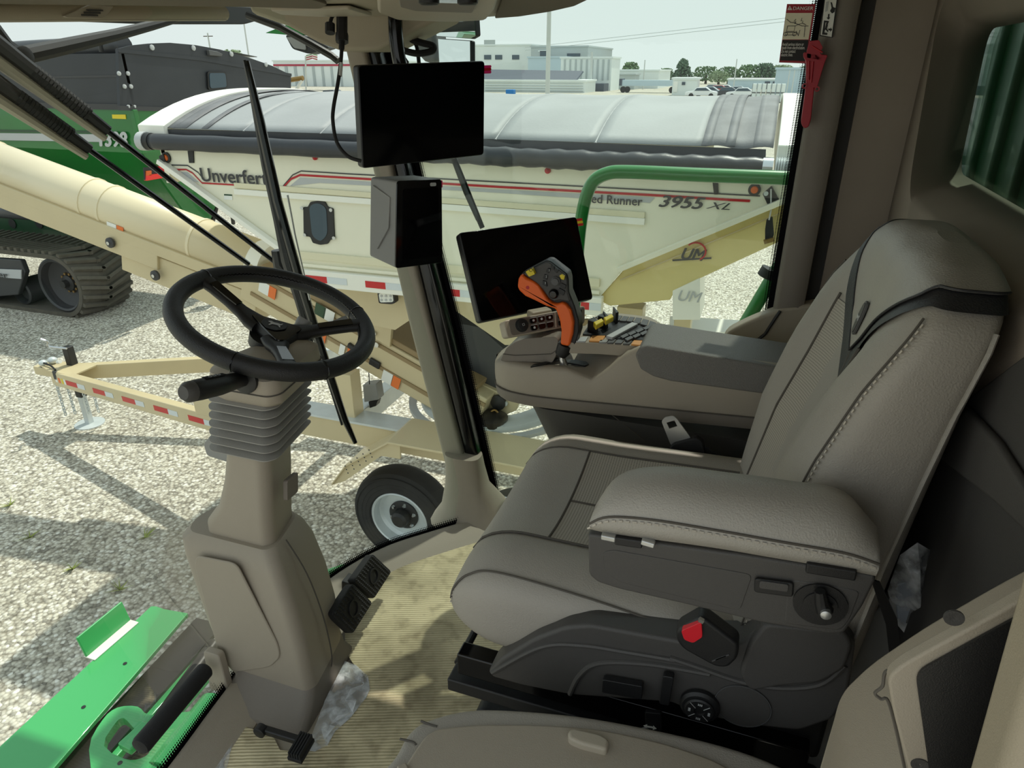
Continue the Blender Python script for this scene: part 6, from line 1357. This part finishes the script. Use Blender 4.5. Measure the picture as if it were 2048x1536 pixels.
# ================================================================ green grain cart with a black tarped tank, on rubber tracks
GY, GX = 8.35, -8.85
gc = thing('grain_cart', 'green grain cart with a black tank extension on rubber tracks', 'grain cart', (-11, 9.5, 0))
def gn(*p): return on('y', GY, *p)
def ge(*p): return on('x', GX, *p)
zc = gn((200, 213))[0].z; zt_ = gn((150, 108))[0].z
MB().bb(-15.5, GX, GY, GY + .05, zc, zt_).build('tank_side', 'tank_black', gc)
endp = ge((236, 98), (262, 91), (300, 87), (340, 85.5), (390, 90), (440, 99), (500, 116), (545, 132), (582, 150), (582, 230), (460, 224), (240, 214))
MB().prism(endp, (-.05, 0, 0)).build('tank_end', 'tank_black', gc)
MB().beam(*ge((236, 101), (400, 118)), .03, .05).build('tank_lip', 'tank_black', gc); MB().beam(*ge((400, 118), (582, 150)), .03, .05).build('tank_lip', 'tank_black', gc)
MB().bb(-15.5, GX + .02, GY - .03, GY + .02, zc - .04, zc + .04).build('tank_flange', 'decal_dark', gc); MB().beam(*ge((238, 216), (470, 222)), .05, .06).build('tank_flange', 'decal_dark', gc)
MB().beam(*gn((-100, 158), (238, 152)), .02, .03).build('tank_rib', 'decal_dark', gc)
# folded tarp along the near edge, with straps
tq = gn((-150, 128), (60, 118), (150, 113), (225, 106)); MB().tube([p + Vector((0, .25, .10)) for p in tq], [.16, .17, .16, .14], 14).build('rolled_tarp', 'tarp_black', gc)
MB().grid(lambda u, v: Vector((-15.4 + (GX - .1 + 15.4) * u, GY + .1 + 3.0 * v, zt_ - .02 + .12 * math.sin(math.pi * min(1, v * .9 + .05)))), 8, 12).build('tarp', 'tarp_black', gc, solid=.01, smooth=180)
for px, py in ((70, 147), (88, 147), (237, 147), (255, 147), (248, 173), (261, 173), (256, 214), (268, 214)):
    c = gn((px, py))[0] if px < 236 else ge((px, py))[0]; d_ = (0, -1, 0) if px < 236 else (1, 0, 0); MB().lathe(c, d_, [(.03, 0), (.03, .02), (0, .03)], 8).build('rivet', 'print_grey', gc)
for px, py in ((303, 95), (386, 96), (462, 108), (531, 129)): MB().lathe(ge((px, py))[0], (1, 0, 0), [(.04, 0), (.04, .02), (0, .03)], 8).build('rivet', 'print_grey', gc)
gw = MB().prism(rpoly(ge((412, 143), (450, 143), (453, 176), (414, 180)), .05), (.03, 0, 0)).build('tank_window', 'black_plastic', gc); MB().prism(rpoly(ge((415, 146), (447, 146), (450, 174), (417, 177)), .05), (.04, 0, 0)).build('window_pane', 'glass_dark', gw)
MB().prism(ge((412, 100), (430, 103), (440, 108), (438, 113), (414, 111)), (.06, 0, 0)).build('work_lamp', 'grey_dark', gc, bevel=.01); MB().tube([gn((203, 104))[0], gn((200, 86))[0]], .03, 8).build('tarp_lever', 'black_plastic', gc)
# green body: near side and end, both tapering inwards below the belt
zb_ = gn((150, 300))[0].z
MB().bb(-15.5, GX, GY - .01, GY + .06, zb_, zc - .03).build('body_side', 'green_body', gc)
MB().prism([Vector((-15.5, GY, zb_)), Vector((GX, GY, zb_)), Vector((GX - .2, GY + 1.1, 1.25)), Vector((-15.5, GY + 1.1, 1.25))], (0, .05, -.02)).build('body_slope', 'green_body', gc)
ye = ge((470, 224))[0].y
MB().prism([Vector((GX, GY, zc - .03)), Vector((GX, ye, zc - .03)), Vector((GX, ye, zb_)), Vector((GX, GY, zb_))], (-.05, 0, 0)).build('body_end', 'green_body', gc)
MB().prism([Vector((GX, GY, zb_)), Vector((GX, ye, zb_)), Vector((GX - .9, ye - .9, 1.1)), Vector((GX - .2, GY + 1.1, 1.1))], (-.05, 0, 0)).build('end_slope', 'green_body', gc)
MB().beam(Vector((GX + .02, GY - .02, zc - .03)), Vector((GX + .02, GY - .02, zb_)), .08, .08, (1, 0, 0)).build('corner_post', 'green_body', gc, bevel=.01)
a, b_ = gn((-60, 272), (205, 276)); MB().beam(a + Vector((0, -.02, 0)), b_ + Vector((0, -.02, 0)), .02, .11).build('side_stripe', 'decal_grey', gc); MB().beam(a + Vector((0, -.02, .09)), b_ + Vector((0, -.02, .09)), .02, .03).build('side_stripe', 'green_dark', gc)
a, b_ = gn((205, 291), (262, 293)); text('model_number', '1398', .30, a + Vector((0, -.04, 0)), X, Z, 'print_grey', gc, .002, .05, .25, fit=(b_ - a).length)
MB().prism(gn((226, 229), (253, 229), (254, 238), (227, 237)), (0, -.02, 0)).build('yellow_reflector', 'yellow', gc)
for p, m_ in ((((286, 335), (310, 333), (312, 358), (288, 360)), 'black_plastic'), (((312, 333), (332, 331), (336, 342), (314, 344)), 'decal_red'), (((288, 350), (340, 344), (341, 352), (288, 361)), 'red_lamp'), (((288, 342), (297, 341), (297, 350), (288, 351)), 'amber_lamp')):
    MB().prism(ge(*p), (.06 if m_ != 'black_plastic' else .03, 0, 0)).build('tail_lamp', m_, gc)
MB().prism(on('y', GY + .75, (-60, 385), (160, 390), (260, 470), (200, 520), (-60, 500)), (0, .05, 0)).build('side_frame', 'green_dark', gc)
for px in (25, 78, 128, 152, 178): MB().lathe(on1('y', GY + .74, px, 447), (0, -1, 0), [(.09, 0), (.09, .01), (0, .01)], 16).build('frame_hole', 'black_plastic', gc)
MB().beam((GX - .4, GY + 1.2, .95), (GX - .4, ye - .6, .95), .25, .25).build('axle', 'green_dark', gc, bevel=.02)
MB().tube([(GX - .5, GY + 1.5, 1.0), (GX - .1, GY + 1.7, 2.0)], .05, 8).build('hydraulic_hose', 'black_plastic', gc)
for i in range(4): MB().tube(smoothpath([Vector((GX + .05, 9.6 + .3 * i, 1.9 - .1 * i)), Vector((GX + .25, 9.7 + .3 * i, 1.6 - .1 * i)), Vector((GX + .1, 9.9 + .3 * i, 1.3))], 5), .035, 8).build('hydraulic_hose', 'black_plastic', gc)
MB().lathe((GX + .1, 10.0, 2.1), X, [(.12, 0), (.10, .1), (.04, .2), (0, .2)], 12).build('valve', 'brass', gc)
# fat pipe under the side
pa, pb_ = on('y', 7.9, (-60, 414), (100, 424)); MB().tube([pa, pb_], .14, 24, cap=False).build('spout_pipe', 'pipe', gc, solid=.012); MB().tube([pa, pb_ - Vector((.4, 0, 0))], .12, 20).build('pipe_core', 'black_plastic', gc)
MB().beam(on1('y', 7.76, 88, 403), on1('y', 7.76, 84, 425), .03, .05).build('pipe_clip', 'pipe', gc); MB().lathe(on1('y', 7.74, 84, 426), (0, -1, 0), [(.025, 0), (.025, .02), (0, .02)], 10).build('clip_bolt', 'chrome', gc)

# track unit
tk = thing('rubber_track', 'dark rubber track with drive wheel under the grain cart', 'rubber track', (-12, 8.3, 0))
TY0, TY1, TR = 7.8, 8.78, .53
cxr, cxl = -10.72, -14.6
def loop(r, n=20):
    pts = []
    for k in range(n + 1): t = -math.pi / 2 + math.pi * k / n; pts.append((cxr + r * math.cos(t), TR + .0 + r * math.sin(t)))
    for k in range(n + 1): t = math.pi / 2 + math.pi * k / n; pts.append((cxl + r * math.cos(t), TR + r * math.sin(t)))
    return pts
lo_, li_ = loop(TR), loop(TR - .07)
rings = [[Vector((x, TY0, z)) for x, z in li_], [Vector((x, TY0, z)) for x, z in lo_], [Vector((x, TY1, z)) for x, z in lo_], [Vector((x, TY1, z)) for x, z in li_]]
rings.append(rings[0]); MB().loft(rings, True, False).build('belt', 'track_rubber', tk, smooth=40)
# chevron lugs, each a mesh of its own, sharing data
def lug_mesh():
    b = MB()
    for s_, ya, yb in ((1, TY0 + .01, (TY0 + TY1) / 2 + .03), (-1, TY1 - .01, (TY0 + TY1) / 2 - .03)):
        b.add([(0, ya, 0), (.075, ya, 0), (.215, yb, 0), (.14, yb, 0), (.01, ya, .055), (.065, ya, .055), (.205, yb, .055), (.15, yb, .055)], [(0, 1, 5, 4), (1, 2, 6, 5), (2, 3, 7, 6), (3, 0, 4, 7), (4, 5, 6, 7)])
    return b
path = [(cxr - .155 * k, 2 * TR, 0) for k in range(0, 25)] + [(cxr + TR * math.sin(t), TR + TR * math.cos(t), t) for t in [.29 * k for k in range(1, 11)]]
first = None
for x, z, t in path:
    if first is None:
        lm = lug_mesh(); first = lm.build('tread_lug', 'track_rubber', tk, smooth=0)
        me = first.data; base = LOC[tk.name]
        for v in me.vertices: v.co = v.co + base - Vector((0, base.y, 0))
        for v in me.vertices: v.co = Vector((v.co.x, v.co.y - 0, v.co.z))
        o = first
    else: o = first.copy(); COL.objects.link(o)
    o.location = Vector((x, 0, z)) - Vector((base.x, base.y - base.y, base.z)) ; o.location.y = 0; o.rotation_euler = (0, t, 0)
for (cx, r, ny) in ((cxr, .46, TY0 + .03), (cxl, .46, TY0 + .03)):
    dw = MB().lathe((cx, ny + .25, TR), (0, -1, 0), [(r, -.4), (r, .23), (r - .03, .25), (r - .06, .23), (r - .07, .10), (r - .12, .06), (.16, .02), (0, .02)], 40).build('drive_wheel', 'decal_dark', tk, smooth=40)
    MB().lathe((cx, ny + .23, TR), (0, -1, 0), [(.13, 0), (.13, .06), (.07, .08), (.06, .16), (0, .16)], 24).build('hub', 'black_plastic', dw)
    for k in range(10): t = 2 * math.pi * k / 10; MB().lathe((cx + .155 * math.cos(t), ny + .225, TR + .155 * math.sin(t)), (0, -1, 0), [(.022, 0), (.022, .035), (0, .035)], 8).build('wheel_nut', 'brass', dw)
for cx in (-11.75, -12.5, -13.2): MB().lathe((cx, TY0 + .25, .30), (0, -1, 0), [(.22, -.3), (.22, .15), (.19, .17), (.17, .05), (0, .05)], 24).build('idler_wheel', 'decal_dark', tk)
MB().prism(on('y', TY0 - .02, (-80, 512), (40, 520), (50, 545), (36, 590), (-80, 600)), (0, .1, 0)).build('frame_cover', 'decal_dark', tk, bevel=.02)
MB().prism(on('y', TY0 - .05, (-80, 535), (42, 540), (42, 558), (-80, 549)), (0, .02, 0)).build('name_plate', 'print_grey', tk)
a, b_ = on('y', TY0 - .075, (-66, 547), (15, 551)); text('name_lettering', 'Equalizer', .17, a, X, Z, 'decal_dark', tk, 0, .02, fit=(b_ - a).length)
# ================================================================ distant yard: buildings, poles, trees, cars
def far(d, px, py):
    """point at height of the sight line, at distance d along +Y"""
    return on1('y', d, px, py)
def building(name, label, d, depth, px0, px1, pytop, m, cat='building', base=None, roof=None, rpx=None):
    a, b_ = far(d, px0, pytop), far(d, px1, pytop); z1 = a.z
    t = thing(name, label, cat, ((a.x + b_.x) / 2, d + depth / 2, 0))
    MB().bb(a.x, b_.x, d, d + depth, 0, z1).build('walls', m, t)
    MB().bb(a.x - .2, b_.x + .2, d - .2, d + depth + .2, z1, z1 + .3).build('roof', roof or m, t)
    return t, a.x, b_.x, z1
def wbox(t, d, px0, px1, py0, py1, m, name='window', pane=None):
    a, b_ = far(d - .15, px0, py0), far(d - .15, px1, py1)
    o = MB().bb(a.x, b_.x, d - .15, d + .05, b_.z, a.z).build(name, m, t)
    if pane: MB().bb(a.x + .1, b_.x - .1, d - .18, d - .14, b_.z + .1, a.z - .1).build('pane', pane, o)
    return o
# white hall with a red band on the left
t, x0, x1, z1 = building('striped_warehouse', 'white warehouse with a dark red band seen left of the upper display', 150, 30, 546, 720, 123, 'bldg_white')
wbox(t, 150, 546, 720, 128.5, 132, 'bldg_stripe', 'red_band')
for i in range(8): wbox(t, 150, 556 + 18 * i, 556.6 + 18 * i, 133, 180, 'bldg_grey', 'wall_joint')
fl3 = thing('flag', 'faded flag flying in front of the striped warehouse', 'flag', Vector((far(100, 612, 185).x, 100, 0)))
MB().tube([Vector((far(100, 612, 188).x, 100, 0)), far(100, 611, 112)], .12, 8).build('pole', 'concrete_pole', fl3)
for i, m_ in enumerate(('leaf_pale', 'white', 'bldg_stripe', 'white', 'bldg_stripe')): MB().grid(lambda u, v: far(100, 612 + 24 * u, 110 + 2.2 * i + 2.2 * v - 4 * math.sin(u * 3)) + Vector((0, .6 * math.sin(u * 6), 0)), 8, 1).build('cloth', m_, fl3, solid=.03)
# factory complex behind the upper display
t, *_ = building('factory_block', 'tall pale grey factory block behind the light pole', 166, 30, 940, 1062, 92, 'bldg_white'); wbox(t, 166, 968, 990, 80, 92, 'bldg_grey', 'roof_unit')
for p in ((968, 1), (990, 1), (1024, 1)): wbox(t, 166, p[0], p[0] + 14, 110, 119, 'glass_dark', 'window', 'glass_dark')
t, *_ = building('factory_wing', 'grey flat roofed factory wing right of the light pole', 158, 25, 1062, 1176, 95, 'bldg_grey')
wbox(t, 158, 1080, 1094, 102, 112, 'bldg_dark', 'window', 'glass_dark'); wbox(t, 158, 1076, 1098, 101, 103, 'bldg_white', 'canopy'); wbox(t, 158, 1134, 1160, 107, 114, 'bldg_dark', 'window', 'glass_dark')
t, *_ = building('blue_shed', 'pale blue clad shed in front of the factory wing', 150, 5, 1056, 1130, 116, 'bldg_blue')
t, *_ = building('ribbed_store', 'white ribbed metal storehouse beside a dark stack', 138, 8, 1122, 1224, 117, 'bldg_white')
for i in range(9): wbox(t, 138, 1128 + 11 * i, 1129.5 + 11 * i, 119, 160, 'bldg_grey', 'wall_rib')
t, *_ = building('low_hall', 'long low white hall with a dark sloping roof', 124, 8, 900, 1170, 162, 'bldg_white')
a, b_, c, d_ = far(124, 900, 160), far(124, 1152, 160), far(124, 1149, 142), far(124, 900, 138); MB().prism([a, b_, c + Vector((0, 6, 0)), d_ + Vector((0, 6, 0))], (0, .5, -.2)).build('dark_roof', 'bldg_dark', t)
for i in range(4): wbox(t, 124, 970, 1166, 166 + 5 * i, 166.8 + 5 * i, 'bldg_grey', 'siding_line')
bb_ = MB().bb(far(100, 1011, 179).x, far(100, 1027, 179).x, 100, 101, 0, far(100, 1011, 179).z).build('blue_bin', 'blue', bevel=.1); tag(bb_, 'small blue bin in front of the low white hall', 'bin')
ct = thing('open_container', 'dark open storage container right of the low white hall', 'container', (far(133, 1186, 180).x, 135, 0)); a, b_ = far(133, 1168, 167), far(133, 1207, 187); MB().bb(a.x, b_.x, 133, 137, 0, a.z).build('body', 'bldg_dark', ct); MB().bb((a.x + b_.x) / 2 - .15, (a.x + b_.x) / 2 + .15, 132.8, 133, 0, a.z).build('door_post', 'bldg_grey', ct); MB().bb(a.x + .6, (a.x + b_.x) / 2 - .3, 132.8, 133, .8, 2).build('load', 'bldg_blue', ct)
t, *_ = building('grey_depot', 'pale grey depot between the container and the trailers', 156, 18, 1200, 1318, 142, 'bldg_white'); t, *_ = building('small_annex', 'small white annex in front of the grey depot', 148, 5, 1202, 1270, 150, 'bldg_grey')
tl = thing('semi_trailer', 'long grey blue semi trailer parked before the depot', 'trailer', (far(128, 1300, 185).x, 129, 0)); a, b_ = far(128, 1241, 160), far(128, 1362, 182); MB().bb(a.x, b_.x, 128, 130.5, 1.1, a.z).build('box', 'bldg_blue', tl); MB().bb(a.x - .2, a.x + .3, 127.9, 130.6, 1.1, a.z + .2).build('end_frame', 'bldg_dark', tl)
for k in (.05, .12, .85, .92): MB().lathe((a.x + (b_.x - a.x) * k, 128, .5), (0, -1, 0), [(.5, -.3), (.5, 0), (.3, .05), (0, .05)], 16).build('wheel', 'tire', tl)
t, *_ = building('office_trailer', 'white office trailer with a small window', 117, 5, 1346, 1394, 159, 'bldg_white'); wbox(t, 117, 1364, 1370, 164, 170, 'bldg_dark', 'window', 'glass_dark'); wbox(t, 117, 1348, 1354, 163, 184, 'white', 'door')
t, *_ = building('flat_shed', 'low blue white shed beyond the parked cars', 160, 10, 1456, 1562, 160, 'bldg_blue', roof='bldg_white')
for p in (1530, 1546): wbox(t, 160, p, p + 8, 163, 180, 'bldg_dark', 'doorway')
t, *_ = building('blue_hall', 'tall pale blue metal hall beside the rear right post', 120, 20, 1553, 1680, 139, 'bldg_blue')
# poles
def pole(name, label, d, px, py0, r, arms=(), px2=None):
    a = far(d, px, py0); t = thing(name, label, 'pole', (a.x, d, 0)); MB().tube([(a.x, d, 0), (a.x, d, a.z)], [r, r * .8], 10).build('mast', 'concrete_pole', t)
    for z_, L in arms: MB().beam((a.x - L, d, a.z - z_), (a.x + L, d, a.z - z_), .12, .15).build('cross_arm', 'bark', t)
    return t
pole('light_pole', 'tall grey light pole rising before the factory', 60, 1100, -60, .20)
pole('utility_pole', 'distant utility pole with a cross arm above the black tank', 130, 415, 66, .18, ((.6, 1.2),)); pole('flag_pole', 'thin bare pole left of the work light', 70, 484, 20, .09)
pole('smoke_stack', 'thin dark stack beside the ribbed storehouse', 132.3, 1184, 104, .25); pole('yard_mast', 'thin mast among the trees', 150, 1474, 118, .12); pole('lamp_mast', 'thin mast beside the small tree', 150, 1290, 120, .12)
pole('fence_post_mast', 'dark slender mast in front of the blue hall', 90, 1590, 140, .06); pole('service_mast', 'dark slender mast left of the red hammer', 90, 1580, 140, .06)
wr_ = thing('power_line', 'pair of thin power lines crossing the sky', 'power line', (-20, 100, 20))
for y0, y1 in ((95, 33), (101, 40)): MB().tube([far(110, 1050, y0), far(110, 1600, y1)], .03, 5).build('wire', 'bldg_grey', wr_)
# trees
leafrng = random.Random(5)
def tree(name, label, d, px, pytop, wpx, m, n=260, shape='round'):
    top = far(d, px, pytop); e = far(d, px + wpx / 2, pytop); rx = (e.x - top.x) * 1.2; h = top.z
    t = thing(name, label, 'tree', (top.x, d, 0), 'trees on the skyline'); MB().tube([(top.x, d, 0), (top.x, d, h * .6)], [.35, .2], 8).build('trunk', 'bark', t)
    b = MB()
    for i in range(n):
        if shape == 'cone':
            z_ = h * (.18 + .8 * leafrng.random()); rr_ = rx * (1.15 * (1 - z_ / h) ** .6) * math.sqrt(leafrng.random()); 
        else:
            z_ = h * (.25 + .72 * leafrng.random()); rr_ = rx * math.sqrt(max(.05, 1 - ((z_ / h - .55) / .5) ** 2)) * math.sqrt(leafrng.random())
        a = leafrng.random() * 6.283; s_ = h * (.035 + .05 * leafrng.random()); c = Vector((top.x + rr_ * math.cos(a), d + rr_ * math.sin(a), z_ - s_))
        ax = Vector((leafrng.uniform(-1, 1), leafrng.uniform(-1, 1), leafrng.uniform(-1, 1))).normalized(); u = ax.orthogonal().normalized(); v = ax.cross(u)
        b.add([c + u * s_, c + v * s_, c - u * s_, c - v * s_, c + ax * s_ * .7, c - ax * s_ * .7], [(0, 1, 4), (1, 2, 4), (2, 3, 4), (3, 0, 4), (1, 0, 5), (2, 1, 5), (3, 2, 5), (0, 3, 5)])
    b.build('crown', m, t, kind='stuff', smooth=0)
for i, (px, py, w_, m_, d_, sh, lab) in enumerate(((1262, 121, 30, 'leaf', 205, 'round', 'small round tree above the grey depot'), (1332, 134, 30, 'leaf', 205, 'round', 'low bushy tree left of the tall dark tree'), (1368, 114, 42, 'leaf_dark', 200, 'cone', 'tall dark pointed tree over the office trailer'), (1415, 130, 52, 'leaf', 210, 'round', 'broad green tree right of the pointed tree'), (1460, 131, 40, 'leaf', 210, 'round', 'green tree behind the parked cars'), (1440, 140, 40, 'leaf_pale', 202, 'round', 'pale low tree in front of the broad tree'), (1500, 126, 50, 'leaf', 210, 'round', 'wide green tree over the flat shed'), (1532, 123, 36, 'leaf_dark', 210, 'round', 'darker green tree left of the hammer'), (1565, 127, 50, 'leaf_pale', 214, 'round', 'pale green tree behind the blue hall'), (1620, 130, 60, 'leaf', 218, 'round', 'green tree behind the post'), (125, 85, 60, 'leaf', 60, 'round', 'green treetop above the grain cart at the left'), (455, 94, 50, 'leaf_pale', 120, 'round', 'pale treetop beyond the black tank'), (1230, 137, 24, 'leaf_pale', 210, 'round', 'low pale shrub tree beside the storehouse'))): tree('tree', lab, d_, px, py, w_, m_, 420, sh)
# parked cars
def car(d, px, m, label, L=4.4):
    c = far(d, px, 180); t = thing('parked_car', label, 'car', (c.x, d, 0), 'cars in the far car park')
    prof = [(-.5, .35), (-.5, .75), (-.44, .85), (-.26, .92), (-.16, 1.38), (.14, 1.42), (.30, .98), (.47, .85), (.5, .7), (.5, .35)]
    MB().prism([Vector((c.x + x * L, d - .85, z)) for x, z in prof], (0, 1.7, 0)).build('body', m, t, bevel=.08)
    MB().prism([Vector((c.x + x * L, d - .87, z)) for x, z in ((-.22, .96), (-.145, 1.32), (.13, 1.35), (.26, .98))], (0, 1.74, 0)).build('windows', 'glass_dark', t)
    for x in (-.31, .31): MB().lathe((c.x + x * L, d - .88, .33), (0, 1, 0), [(.33, 0), (.33, .2), (0, .2)], 14).build('wheel', 'tire', t)
for i, (d_, px, m_, lab) in enumerate(((108, 1404, 'car_white', 'white car nearest the office trailer'), (112, 1418, 'car_silver', 'silver car second from the office trailer'), (122, 1436, 'car_red', 'dull red car between silver cars'), (110, 1455, 'car_black', 'black pickup sized car in the far car park'), (124, 1448, 'car_white', 'white car behind the black car'), (116, 1474, 'car_silver', 'silver car right of the black car'), (126, 1424, 'car_silver', 'silver car in the back row of the car park'), (108, 1486, 'car_white', 'white car beside the stacked white totes'), (80, 664, 'car_black', 'dark car in front of the striped warehouse'))): car(d_, px, m_, lab)
# white totes
for r_ in range(2):
    for k in range(7):
        c = far(96, 1507 + 9.6 * k, 190); t_ = thing('bulk_tote', 'white caged bulk tote in the %s row of the stack beside the hammer' % ('lower', 'upper')[r_], 'tote', (c.x, 96, 1.08 * r_), 'stacked white bulk totes')
        MB().bb(c.x - .24, c.x + .24, 96, 96.6, .08 + 1.08 * r_, 1.05 + 1.08 * r_).build('tank', 'bldg_white', t_, bevel=.05); MB().bb(c.x - .26, c.x - .235, 95.95, 96, 1.08 * r_, 1.06 + 1.08 * r_).build('cage_bar', 'grey_dark', t_); MB().bb(c.x - .245, c.x + .245, 95.95, 96.6, 1.08 * r_, .08 + 1.08 * r_).build('pallet', 'grey_dark', t_)
# grass verge, fence and yellow loader arm beyond the tank
gv = MB().bb(far(90, 560, 0).x, far(90, 715, 0).x, 86, 96, .0, .12).build('grass_verge', 'grass'); tag(gv, 'strip of yellow green grass before the striped warehouse', 'grass', kind='stuff')
ya = thing('loader_arm', 'pale slanted post with a rusty clamp right of the black tank', 'loader arm', far(14, 598, 176)); MB().tube([far(14, 592, 180), far(14, 604, 160)], .035, 8).build('post', 'white', ya); MB().tube([far(14, 580, 160), far(14, 606, 156)], .05, 8).build('clamp', 'brass', ya); MB().tube([Vector((far(14, 588, 200).x, 14, 0)), far(14, 592, 180)], .035, 8).build('stub', 'white', ya)
# tufts of weed on the gravel
wd = random.Random(9)
for i, (px, py) in enumerate(((145, 1138), (60, 1075), (290, 1075), (240, 1180), (20, 1010), (205, 780), (560, 950))):
    c = on1('z', 0, px, py); b = MB()
    for k in range(14):
        a = wd.random() * 6.28; r_ = .06 + .08 * wd.random(); b.add([c + Vector((.01, 0, 0)), c - Vector((.01, 0, 0)), c + Vector((r_ * math.cos(a), r_ * math.sin(a), .03 + .04 * wd.random()))], [(0, 1, 2)])
    tag(b.build('weed_tuft', 'grass', smooth=0), 'small yellow green weed tuft growing in the gravel', 'weed', 'weed tufts on the gravel')
